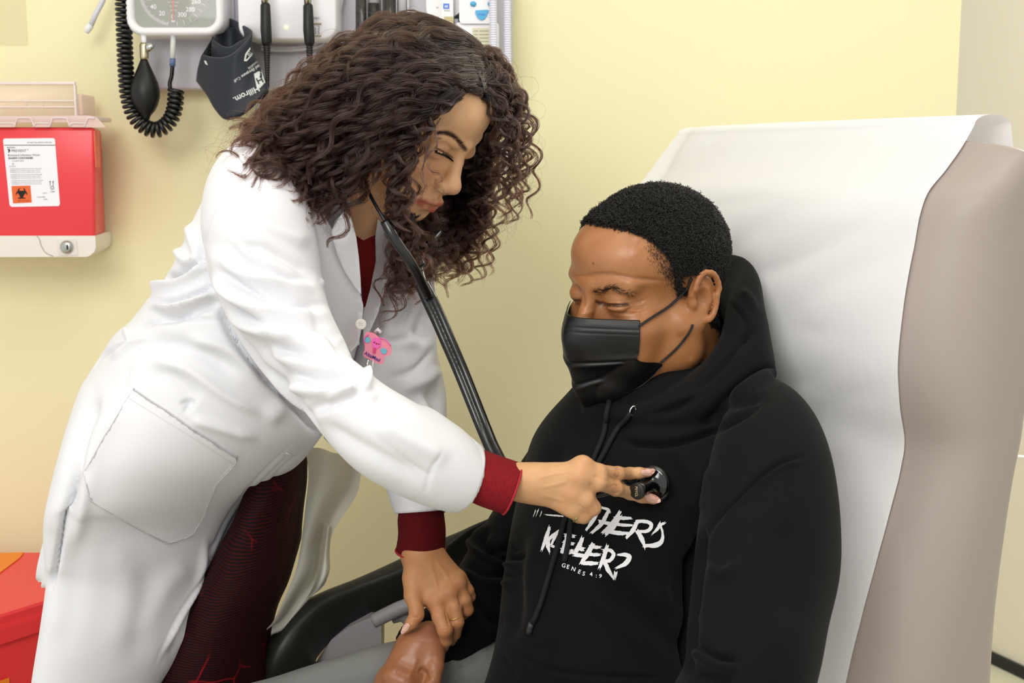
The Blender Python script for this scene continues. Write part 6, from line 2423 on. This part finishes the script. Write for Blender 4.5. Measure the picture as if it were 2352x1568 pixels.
# crown and top silhouette
top = [[(1085, 110, 1.50), (1020, 70, 1.50), (930, 72, 1.47), (840, 110, 1.45), (760, 165, 1.44), (690, 215, 1.44), (620, 275, 1.43), (545, 325, 1.43)],
       [(1095, 115, 1.53), (1010, 66, 1.54), (920, 66, 1.53), (820, 108, 1.51), (740, 160, 1.50), (660, 232, 1.49), (590, 290, 1.48), (520, 335, 1.48)],
       [(1095, 120, 1.57), (1010, 72, 1.59), (920, 74, 1.59), (820, 120, 1.58), (730, 185, 1.56), (650, 255, 1.55), (580, 305, 1.54), (520, 350, 1.53)],
       [(1090, 140, 1.60), (1000, 100, 1.64), (900, 110, 1.65), (800, 160, 1.64), (720, 230, 1.62), (650, 290, 1.60), (600, 330, 1.58)]]
S += field(top, 120, 28, .0045, .0058, .058, jit=.006, lenvar=.2, curl0=.25, near=True)
# back fall over the shoulder, dense
back = [[(860, 200, 1.42), (760, 280, 1.40), (680, 340, 1.40), (600, 362, 1.41), (530, 372, 1.42), (500, 395, 1.42)],
        [(880, 230, 1.41), (790, 310, 1.39), (720, 370, 1.39), (670, 395, 1.385), (640, 400, 1.385)],
        [(870, 280, 1.41), (800, 360, 1.385), (745, 420, 1.385), (700, 440, 1.385), (690, 470, 1.385)],
        [(880, 320, 1.41), (830, 400, 1.39), (790, 450, 1.385), (760, 480, 1.39), (740, 520, 1.39)]]
S += field(back, 44, 22, .0045, .0075, .042, jit=.007, lenvar=.25, curl0=.15, near=True)
for yy, xr, hh in ((-1, -8, 1),):
    pl = [(x_, y_, z_) for x_, y_, z_ in ((-8, 72, 84), (-8, 58, 94), (-8, 40, 101), (-8, 20, 105), (-8, 0, 106), (-8, -20, 104))]
    for sgn in (-1, 1):
        for i in range(60):
            f_ = hrng.random() * 4.99; a_ = int(f_)
            r_ = np.array(pl[a_]) * (1 - f_ + a_) + np.array(pl[a_ + 1]) * (f_ - a_)
            pts_ = [r_ + np.array([sgn * d_, -d_ * .35 * hrng.random() - d_ * .25, 3 * math.sin(d_ / 30) - (d_ / 62) ** 2 * 40]) for d_ in (1, 12, 26, 42, 58, 72)]
            S += lock(clear_skull(WP.w(catmull(np.array(pts_), 48)), 2 + 3 * hrng.random()), 22, .0028, .0062, .045, .3, hrng.random() * 6, 1, .5, .0006)
S += field([[(700, 330, 1.385), (660, 370, 1.38), (645, 410, 1.38), (680, 440, 1.38), (715, 455, 1.38)], [(720, 360, 1.38), (700, 420, 1.378), (720, 470, 1.378), (735, 500, 1.378), (740, 525, 1.378)]], 9, 12, .0025, .009, .036, curl0=.1)
# far side: hangs to the right of the face, ringlets in front of the wall
farA = [[(1105, 222, 1.46), (1128, 240, 1.465), (1148, 300, 1.48), (1150, 370, 1.50), (1145, 440, 1.51), (1140, 500, 1.52)],
        [(1102, 205, 1.47), (1140, 225, 1.48), (1168, 290, 1.50), (1178, 370, 1.52), (1172, 450, 1.53), (1180, 540, 1.54)],
        [(1100, 190, 1.49), (1150, 195, 1.51), (1185, 260, 1.53), (1198, 340, 1.55), (1205, 400, 1.56), (1195, 480, 1.57)],
        [(1100, 170, 1.51), (1150, 160, 1.54), (1190, 230, 1.57), (1195, 320, 1.59), (1190, 420, 1.60), (1150, 520, 1.61), (1130, 560, 1.61)]]
S += field(farA, 22, 26, .0024, .0080, .038, jit=.005, lenvar=.22, curl0=.25, tip=.5)
S += field([[(1100, 150, 1.52), (1135, 122, 1.55), (1165, 170, 1.56), (1180, 240, 1.57), (1165, 300, 1.58)], [(1105, 200, 1.48), (1140, 180, 1.52), (1170, 220, 1.54), (1175, 280, 1.55), (1160, 330, 1.56)], [(1085, 130, 1.52), (1120, 150, 1.52), (1140, 200, 1.52), (1150, 260, 1.53), (1140, 320, 1.55)]], 44, 26, .0045, .0065, .04, jit=.005, curl0=.2)
# dark mass behind the face and under the chin
farB = [[(1110, 190, 1.56), (1135, 260, 1.60), (1125, 360, 1.63), (1105, 450, 1.64), (1095, 540, 1.64), (1080, 620, 1.64)],
        [(1100, 180, 1.60), (1110, 280, 1.64), (1090, 390, 1.66), (1065, 490, 1.66), (1045, 580, 1.60), (1030, 660, 1.56)],
        [(1080, 200, 1.64), (1070, 320, 1.67), (1045, 430, 1.67), (1020, 520, 1.62), (1000, 600, 1.55), (985, 690, 1.51)],
        [(1040, 220, 1.67), (1020, 350, 1.68), (1000, 460, 1.63), (970, 560, 1.54), (950, 640, 1.50), (935, 712, 1.49)],
        [(1000, 240, 1.68), (980, 370, 1.68), (960, 480, 1.60), (930, 560, 1.52), (915, 640, 1.49), (905, 712, 1.48)]]
S += field(farB, 120, 26, .0055, .0075, .042, jit=.009, lenvar=.25, curl0=.15, tip=.5)
S += field([[(1130, 300, 1.60), (1120, 400, 1.62), (1110, 480, 1.62), (1090, 560, 1.62), (1085, 620, 1.62)], [(1090, 420, 1.63), (1080, 500, 1.63), (1060, 580, 1.62), (1040, 650, 1.62), (1010, 690, 1.62)]], 22, 20, .003, .009, .036, jit=.010, lenvar=.3, curl0=.1, tip=.7)
S += field([[(930, 560, 1.50), (905, 620, 1.485), (880, 670, 1.48), (865, 700, 1.48), (900, 714, 1.48)], [(960, 600, 1.51), (940, 650, 1.49), (920, 700, 1.48), (900, 718, 1.475)]], 8, 10, .002, .010, .045, curl0=.1, tip=.7)
# face-framing locks in front of the cheek
S += field([[(1060, 205, 1.42), (1000, 245, 1.402), (965, 300, 1.395), (945, 360, 1.395), (940, 410, 1.40), (935, 470, 1.405), (920, 530, 1.41)], [(1050, 215, 1.41), (980, 260, 1.395), (940, 330, 1.39), (918, 400, 1.392), (925, 460, 1.40), (905, 520, 1.405), (935, 575, 1.415)], [(1030, 215, 1.40), (965, 262, 1.385), (922, 330, 1.38), (900, 400, 1.385), (905, 490, 1.395), (915, 560, 1.41), (950, 600, 1.42)]], 17, 26, .0036, .0075, .042, jit=.004, lenvar=.12, curl0=.2)
S += field([[(915, 480, 1.405), (900, 530, 1.41), (920, 575, 1.415), (955, 595, 1.42), (975, 575, 1.43)], [(960, 500, 1.41), (945, 545, 1.412), (960, 590, 1.42), (985, 600, 1.43)]], 12, 18, .003, .008, .036, curl0=.1)
S += [x for P in ([(1010, 270, 1.395), (1000, 300, 1.39), (1002, 335, 1.385), (985, 352, 1.38), (978, 370, 1.38), (992, 392, 1.375), (1010, 398, 1.37), (1018, 412, 1.37), (1010, 420, 1.37), (998, 412, 1.37)], [(985, 330, 1.39), (975, 370, 1.388), (968, 400, 1.385), (978, 425, 1.385), (968, 450, 1.385), (960, 470, 1.385)]) for x in lock(guide(P), 6, .0008, .0004, .05)]
# flyaways
fl = []
allg = nearA + top + farA + farB + back
for i in range(420):
    g = allg[hrng.integers(len(allg))]
    P = guide(g, 40)
    st = hrng.integers(0, 20)
    P = P[st:]
    v = np.linspace(0, 1, len(P))[:, None]
    P = P + hrng.normal(0, .010, 3) * v + hrng.normal(0, .008, 3) * np.sin(v * 4) + hrng.normal(0, .004, 3)
    P = P + np.array([0, -.004, .004])
    fl += lock(P, 1, .001, .004 + .006 * hrng.random(), .03 + .03 * hrng.random(), .1, hrng.random() * 6, 1, 1, .003)
hair = curves_obj('hair', S, (.00024, .00010), m_hairw, woman)
curves_obj('flyaway_hair', fl, (.00010, .00006), m_hairw, woman)
print('woman strands', len(S), sum(len(s) for s in S))
# her lashes and brow hairs
wb_ = bvh_of(whV, whF)
br = []
for i in range(260):
    v = hrng.random()
    c = catmull(np.array([(1070, 345), (1055, 322), (1038, 310), (1020, 305), (1006, 308)], float), 50)[int(v * 49)]
    wd = 6 * (1 - v) + 2.5
    p = c + hrng.normal(0, .38, 2) * wd
    d = np.array([-1.0, -.45 + .4 * v]) * (7 + 3 * hrng.random())
    a = hit(wb_, p[0], p[1], -.0002)
    b = hit(wb_, p[0] + d[0], p[1] + d[1], .0008)
    if a is None or b is None: continue
    br.append(np.array([a, (a + b) / 2 + (a - wb_.find_nearest(Vector(a))[0]) * 0, b]))
ls = []
for i in range(80):
    v = i / 79
    c = catmull(np.array([(1000, 343), (1012, 348), (1026, 355), (1040, 365)], float), 80)[i]
    a = hit(wb_, c[0], c[1], -.0002)
    if a is None: continue
    d = np.array([.0018 * (v - .3), -.004, -.0035]) * (1 + .3 * hrng.random())
    ls.append(np.array([a, a + d * .55 + [0, 0, -.0008], a + d]))
curves_obj('eyebrow', br, (.00016, .00005), m_hairw, woman)
curves_obj('eyelashes', ls, (.00018, .00006), m_hairm, woman)

# man's short curls
tri = mhF
cen = mhV[tri].mean(1)
nrm = normals(mhV, mhF)[tri].mean(1)
Lc = MP.l(cen)
hmw = hairmask_m(Lc, None)
area = np.linalg.norm(np.cross(mhV[tri[:, 1]] - mhV[tri[:, 0]], mhV[tri[:, 3]] - mhV[tri[:, 0]]), axis=1)
prob = area * hmw * (Lc[:, 2] > -62)
prob /= prob.sum()
n = 60000
pick = hrng.choice(len(tri), n, p=prob)
ms = []
tt = np.linspace(0, 1, 11)
clump = np.sin(Lc[:, 0] * .9) * np.sin(Lc[:, 1] * .8) * np.sin(Lc[:, 2] * .85)
for i in pick:
    nr_ = nrm[i] / np.linalg.norm(nrm[i])
    a = hrng.normal(0, 1, 3); a -= nr_ * (a @ nr_); a /= np.linalg.norm(a)
    b = np.cross(nr_, a)
    z = Lc[i, 2]
    ln = np.interp(z, [-60, -20, 20, 55, 100], [.002, .003, .0045, .006, .007]) * (.75 + .3 * hrng.random()) * (1 + .45 * clump[i])
    f = np.clip((hmw[i] - .3) / .7, .25, 1)
    ln *= f
    r = .0011 * (.6 + .8 * hrng.random())
    ph = hrng.random() * 6.28 + tt * 2 * math.pi * (1.6 + hrng.random())
    p = cen[i] + hrng.normal(0, .0007, 3) - nr_ * .0005 + nr_ * (tt * ln)[:, None] + a * (r * np.cos(ph) * tt ** .5)[:, None] + b * (r * np.sin(ph) * tt ** .5)[:, None] + (a * .0025 * hrng.normal() + b * .0025 * hrng.normal()) * (tt ** 2)[:, None]
    ms.append(p)
curves_obj('hair', ms, (.00036, .00022), m_hairm, man)
# brows, lashes, temple stubble
br = []
def addh(pts, n, wd, dirv, ln, lst, bv=None):
    C = catmull(np.array(pts, float), 60)
    for _ in range(n):
        c = C[hrng.integers(60)]
        p = c + hrng.normal(0, .4, 2) * wd
        d = (np.array(dirv) + hrng.normal(0, .35, 2)) * ln * (.6 + .7 * hrng.random())
        a = hit(bv or mb, p[0], p[1], -.0002); b = hit(bv or mb, p[0] + d[0], p[1] + d[1], .0012)
        if a is None or b is None or np.linalg.norm(a - b) > .015: continue
        lst.append(np.array([a, (a + b) / 2 + [0, -.0004, 0], b]))
addh([(1362, 668), (1378, 670), (1395, 662), (1410, 662)], 130, 7, (1, -.35), 9, br)
addh([(1405, 662), (1425, 668), (1448, 674)], 60, 6, (1, .2), 9, br)
addh([(1303, 650), (1308, 656), (1316, 660)], 60, 5, (-.9, .1), 7, br)
curves_obj('eyebrow', br, (.00015, .00006), m_hairm, man)
stb = []
addh([(1500, 560), (1510, 590), (1530, 620), (1545, 645)], 420, 22, (.3, .6), 8, stb)
addh([(1520, 540), (1535, 580), (1550, 620), (1560, 650)], 700, 20, (.3, .6), 8, stb)
addh([(1552, 640), (1556, 665), (1560, 680)], 160, 9, (.0, .8), 6, stb)
curves_obj('temple_hair', stb, (.00014, .00006), m_hairm, man)
# ================================================================== STETHOSCOPE, BADGE, PRINTS
m_steel = mat('steth_metal', '2c2d30', .3, metal=.6)
m_tubing = mat('black_tubing', '0e0f10', .28, spec=.6, coat=.3)
st_ = empty('stethoscope', at(1500, 1150, 1.3), 'black stethoscope from her ears down to the chest of the black hoodie', 'stethoscope')
P = [at(*p) for p in catmull(np.array([(838, 405, 1.44), (842, 425, 1.425), (849, 445, 1.415), (862, 470, 1.405), (878, 497, 1.398), (890, 516, 1.395)]), 24)]
V, F = tube(P, .0021, 10)
obj('ear_tube', V, F, m_steel, st_)
V, F = lathe([(.002, -.005), (.0045, -.003), (.005, .001), (.003, .005)], at(838, 402, 1.442), (.3, .1, 1), 16)
obj('ear_tip', V, F, m_black, st_)
P = [at(*p) for p in catmull(np.array([(884, 508, 1.396), (905, 545, 1.392), (935, 590, 1.398), (958, 628, 1.41), (985, 682, 1.436)]), 30)]
V, F = tube(P, np.interp(np.linspace(0, 1, 30), [0, .1, .5, 1], [.0055, .0062, .0060, .0055]), 14)
obj('binaural_tubing', V, F, m_tubing, st_)
P = [at(*p) for p in catmull(np.array([(1010, 530, 1.56), (985, 560, 1.53), (965, 590, 1.49), (963, 615, 1.465), (970, 645, 1.455), (984, 680, 1.447)]), 30)]
V, F = tube(P, .0052, 14)
obj('binaural_tubing', V, F, m_tubing, st_)
P = [at(*p) for p in catmull(np.array([(960, 590, 1.47), (962, 600, 1.468), (966, 612, 1.466)]), 8)]
V, F = tube(P, .0068, 14)
obj('tube_collar', V, F, mat('steth_collar', '2a2c30', .2), st_)
# main twin tubing
main = np.array([(968, 650, 1.445), (1000, 716, 1.44), (1030, 785, 1.43), (1060, 855, 1.42), (1088, 925, 1.405), (1112, 985, 1.39), (1134, 1035, 1.37), (1165, 1085, 1.345), (1215, 1120, 1.330), (1290, 1135, 1.318), (1370, 1128, 1.308), (1425, 1116, 1.306), (1443, 1112, 1.304)])
q = catmull(main, 120)
P = np.array([at(*p) for p in q])
T = np.gradient(P, axis=0); T /= np.linalg.norm(T, axis=1)[:, None]
side = np.cross(T, [0, 1.0, 0]); side /= np.linalg.norm(side, axis=1)[:, None]
ww = np.interp(np.arange(120) / 119, [0, .05, .5, .8, 1], [.0046, .0052, .0046, .0042, .003])
V1, F1 = tube(P + side * ww[:, None] * .86, ww * 1.02, 14)
V2, F2 = tube(P - side * ww[:, None] * .86, ww * 1.02, 14)
V, F = remesh([(V1, F1), (V2, F2)], .0012, 2)
obj('tubing', V, F, m_tubing, st_)
# chest piece: disc against the hoodie, waisted body, round cap facing outwards
hc = hit(hbv, 1500, 1110, 0)
cc = at(1499, 1110, hc[1] - .006)
ax = np.array([-.55, -.83, -.02]); ax /= np.linalg.norm(ax)
m_gloss = mat('gloss_black', '08080a', .12, spec=.7, coat=.5)
V, F = lathe([(.0185, -.003), (.0202, -.001), (.0205, .001), (.0195, .003), (.0175, .004), (.013, .0055), (.0088, .009), (.0076, .016), (.0078, .026), (.0088, .0345)], cc, ax, 48)
obj('chest_piece', V, F, m_gloss, st_)
V, F = lathe([(.0186, -.0034), (.0209, -.002), (.0212, .0), (.0206, .0018), (.0190, .0024)], cc, ax, 48)
obj('diaphragm_rim', V, F, mat('rim_black', '101012', .25), st_)
V, F = lathe([(.0080, .0340), (.0090, .0344), (.0091, .0365), (.0082, .0374), (.0001, .0375)], cc, ax, 40, caps=False)
obj('bell_cap', V, F, mat('cap_brown_black', '221d1b', .35), st_)
V, F = tube([at(1428, 1113, 1.305), cc + ax * .018 + np.array([-.006, 0, 0]), cc + ax * .018], [.0036, .0032, .0032], 12)
obj('stem', V, F, m_steel, st_)
# engraved word on the cap
V, F = text_mesh('PSYCL', 1.0, 'CENTER')
k = .0030 / .72
u_ = np.array([.1, .08, -1.0]); u_ -= ax * (u_ @ ax); u_ /= np.linalg.norm(u_)
v_ = np.cross(ax, u_)
cp = cc + ax * .0379
Vt = cp + u_ * (V[:, 0] * k)[:, None] + v_ * (V[:, 1] * k)[:, None]
obj('lettering', Vt, F, mat('gold_ink', 'd9c9a0', .4), st_, smooth=False)

# badge reel clipped to the coat
BYY = 1.435
bd_ = empty('badge_reel', at(865, 840, BYY), 'pink anatomical badge reel with blue dots clipped to the white coat', 'badge')
def bpoly(pts, Y, nm, m, th=.0015, par=bd_):
    q = catmull(np.array(pts + pts[:1], float), 60)[:-1] if len(pts) > 5 else np.array(pts, float)
    P3 = [at(x, y, Y) for x, y in q]
    V, F = prism([(p[0], p[2]) for p in P3], Y, Y + th)
    return obj(nm, V, F, m, par, smooth=False)
m_pk = mat('badge_pink', 'ef8fa8', .45); m_pk2 = mat('badge_hot_pink', 'f06cbc', .4); m_cy = mat('badge_blue', '6fb9cf', .4); m_pu = mat('badge_purple', '4b3b8f', .5); m_mg = mat('badge_magenta', 'e0417f', .4)
bpoly([(841, 762), (858, 765), (872, 776), (890, 786), (899, 800), (896, 815), (884, 819), (880, 833), (872, 836), (850, 826), (834, 816), (838, 800), (835, 780)], BYY, 'backing', m_pk, .002)
bpoly([(858, 776), (868, 776), (875, 784), (874, 795), (866, 801), (860, 806), (856, 798), (854, 786)], BYY - .001, 'figure', m_pk2)
bpoly([(857, 798), (864, 799), (862, 812), (856, 810)], BYY - .0014, 'figure_stem', m_mg)
for x, y in ((843, 780), (881, 806)):
    bpoly([(x - 7, y - 4), (x, y - 7), (x + 7, y - 2), (x + 6, y + 5), (x, y + 7), (x - 5, y + 3)], BYY - .001, 'blue_dot', m_cy)
for x, y in ((860, 786), (865, 789), (870, 790)):
    V, F = lathe([(.0001, -.0002), (.0010, 0)], at(x, y, BYY - .0012), (0, 1, 0), 10)
    obj('dot', V, F, mat('dot_red', 'b8324c', .5), bd_)
txt('AltaMed', 855, 819, 8.5, BYY - .0006, m_pu, bd_, 'lettering', rot=-27, bold=.02)
for cpts in ([(872, 776), (886, 780), (898, 794)], [(846, 768), (838, 776), (836, 790)]):
    V, F = tube([at(x, y, BYY - .0012) for x, y in catmull(np.array(cpts, float), 10)], .0008, 6)
    obj('outline', V, F, m_pk2, bd_)
V, F = tube([at(862, 762, BYY + .003), at(868, 756, BYY), at(875, 764, BYY)], .0022, 8)
obj('clip', V, F, mat('clip_clear', 'f0e6ea', .2, alpha=.8), bd_)
V, F = tube([at(858, 826, BYY + .001), at(856, 840, BYY + .001), at(853, 856, BYY + .001)], .0012, 8)
obj('cord', V, F, mat('clip_clear'), bd_)
V, F = tube([at(846, 826, BYY + .001), at(842, 842, BYY + .001), at(843, 852, BYY + .001)], .0020, 8)
obj('clip_bar', V, F, m_chrome, bd_)

# ---- print on the hoodie, brushed capitals
m_hprint = mat('white_print', 'f6f6fb', .6)
Z = lambda x, y: (1020 + x / 4.055, 980 + y / 4.055)
prn = np.random.default_rng(5)


def brush(pts, w, rag=1.0):
    """brush stroke outline with torn ends; pts in the enlarged frame, w list of widths"""
    P = catmull(np.array(pts, float), max(8, 6 * len(pts))) if len(pts) > 2 else catmull(np.array(pts, float), 8)
    n = len(P)
    W_ = np.interp(np.linspace(0, 1, n), np.linspace(0, 1, len(w)), w)
    T = np.gradient(P, axis=0); T /= np.linalg.norm(T, axis=1)[:, None]
    Nn = np.stack([-T[:, 1], T[:, 0]], 1)
    l = P + Nn * W_[:, None] / 2 + prn.normal(0, 1.2 * rag, (n, 2))
    r = P - Nn * W_[:, None] / 2 + prn.normal(0, 1.2 * rag, (n, 2))
    e1, e2 = [], []
    for f in (.8, .55, .3, .05):
        e1.append(P[-1] + Nn[-1] * W_[-1] * (f - .45) + T[-1] * (6 + prn.random() * 26 * rag) * (1 if int(f * 10) % 2 == 0 else .3))
        e2.append(P[0] - Nn[0] * W_[0] * (f - .45) - T[0] * (6 + prn.random() * 26 * rag) * (1 if int(f * 10) % 2 == 0 else .3))
    poly = np.vstack([l, e1, r[::-1], e2])
    return [Z(*p) for p in poly]


hp = empty('tmp', (0, 0, 0))
strokes = [
    # remnants left of the hand
    ([(855, 790), (840, 830)], [10, 6]), ([(880, 780), (865, 825)], [8, 4]), ([(912, 800), (900, 832)], [8, 4]), ([(960, 822), (1050, 828), (1150, 836)], [12, 16, 12]),
    # T
    ([(1470, 752), (1530, 770), (1545, 790)], [22, 26, 16]), ([(1440, 760), (1400, 850), (1330, 960)], [34, 44, 22]),
    # H
    ([(1530, 790), (1470, 900), (1380, 985)], [30, 40, 26]), ([(1640, 790), (1570, 900), (1480, 985)], [30, 44, 26]), ([(1450, 880), (1540, 900), (1600, 900)], [30, 34, 30]),
    # E
    ([(1640, 830), (1580, 930), (1510, 1000)], [34, 44, 30]), ([(1600, 850), (1680, 850), (1740, 850)], [34, 34, 22]), ([(1600, 905), (1690, 915), (1750, 915)], [30, 30, 18]), ([(1540, 975), (1640, 990), (1710, 990)], [38, 40, 26]),
    # R
    ([(1800, 880), (1760, 960), (1700, 1030)], [34, 42, 26]), ([(1790, 880), (1880, 880), (1930, 910), (1900, 965), (1810, 975)], [30, 34, 34, 34, 26]), ([(1800, 970), (1840, 1040), (1870, 1120)], [36, 44, 20]),
    # ' and S
    ([(2015, 900), (1985, 950), (1945, 990)], [34, 30, 12]), ([(2050, 895), (2020, 920), (2035, 990), (2025, 1060), (1970, 1100), (1870, 1105)], [18, 18, 20, 40, 50, 26]),
    # K
    ([(985, 940), (960, 1020), (915, 1140)], [24, 40, 22]), ([(1070, 975), (1010, 1020), (965, 1060)], [26, 34, 26]), ([(975, 1040), (970, 1110), (985, 1165)], [34, 38, 16]),
    # E E
    ([(1060, 985), (1030, 1040), (1000, 1100)], [22, 26, 20]), ([(1010, 1110), (1050, 1125)], [24, 18]), ([(1070, 985), (1095, 1000)], [22, 16]),
    ([(1130, 1010), (1180, 1015), (1215, 1020)], [34, 36, 30]), ([(1120, 1070), (1170, 1085), (1205, 1090)], [30, 34, 28]), ([(1100, 1150), (1150, 1165), (1200, 1160)], [44, 50, 40]), ([(1150, 1010), (1130, 1090), (1100, 1170)], [26, 34, 28]),
    # P
    ([(1290, 1040), (1260, 1110), (1220, 1180)], [34, 44, 40]), ([(1240, 1130), (1300, 1140)], [36, 40]), ([(1220, 1190), (1300, 1200)], [40, 36]),
    # E
    ([(1390, 1090), (1340, 1180), (1280, 1270)], [40, 50, 30]), ([(1360, 1115), (1420, 1120), (1450, 1120)], [34, 34, 22]), ([(1340, 1185), (1420, 1190), (1450, 1190)], [32, 34, 20]), ([(1300, 1270), (1370, 1270), (1430, 1270)], [34, 40, 26]),
    # R
    ([(1520, 1110), (1490, 1210), (1450, 1310)], [30, 42, 26]), ([(1490, 1150), (1550, 1150), (1580, 1190), (1540, 1245), (1470, 1240)], [30, 34, 34, 34, 24]), ([(1490, 1240), (1530, 1330), (1580, 1410)], [36, 42, 18]),
    # ?
    ([(1620, 1190), (1690, 1190), (1725, 1215), (1690, 1270), (1610, 1310)], [18, 40, 46, 44, 20]), ([(1600, 1355), (1590, 1395)], [34, 26]),
]
pm = []
for pts, wd in strokes:
    poly = brush(pts, wd)
    try:
        V, F = patch(poly, hbv, .0009, 6)
    except Exception:
        continue
    if F:
        # drop what the hand hides only optically; print stays on the cloth
        pm.append((V, F))
V, F = join(pm)
o = obj('print_lettering', V, F, m_hprint, hoodie, smooth=False)
bpy.data.objects.remove(hp)
for i, (ch, x, y, a) in enumerate((('G', 1118, 1292, -12), ('E', 1157, 1305, -14), ('N', 1208, 1325, -18), ('E', 1262, 1350, -20), ('S', 1303, 1368, -16), ('4', 1372, 1373, 0), (':', 1418, 1385, -4), ('9', 1455, 1390, -12))):
    px, py = Z(x, y)
    wraptext(ch, px, py, 9.5, a, hbv, m_hprint, hoodie, off=.0009, nm='print_lettering', bold=.012)
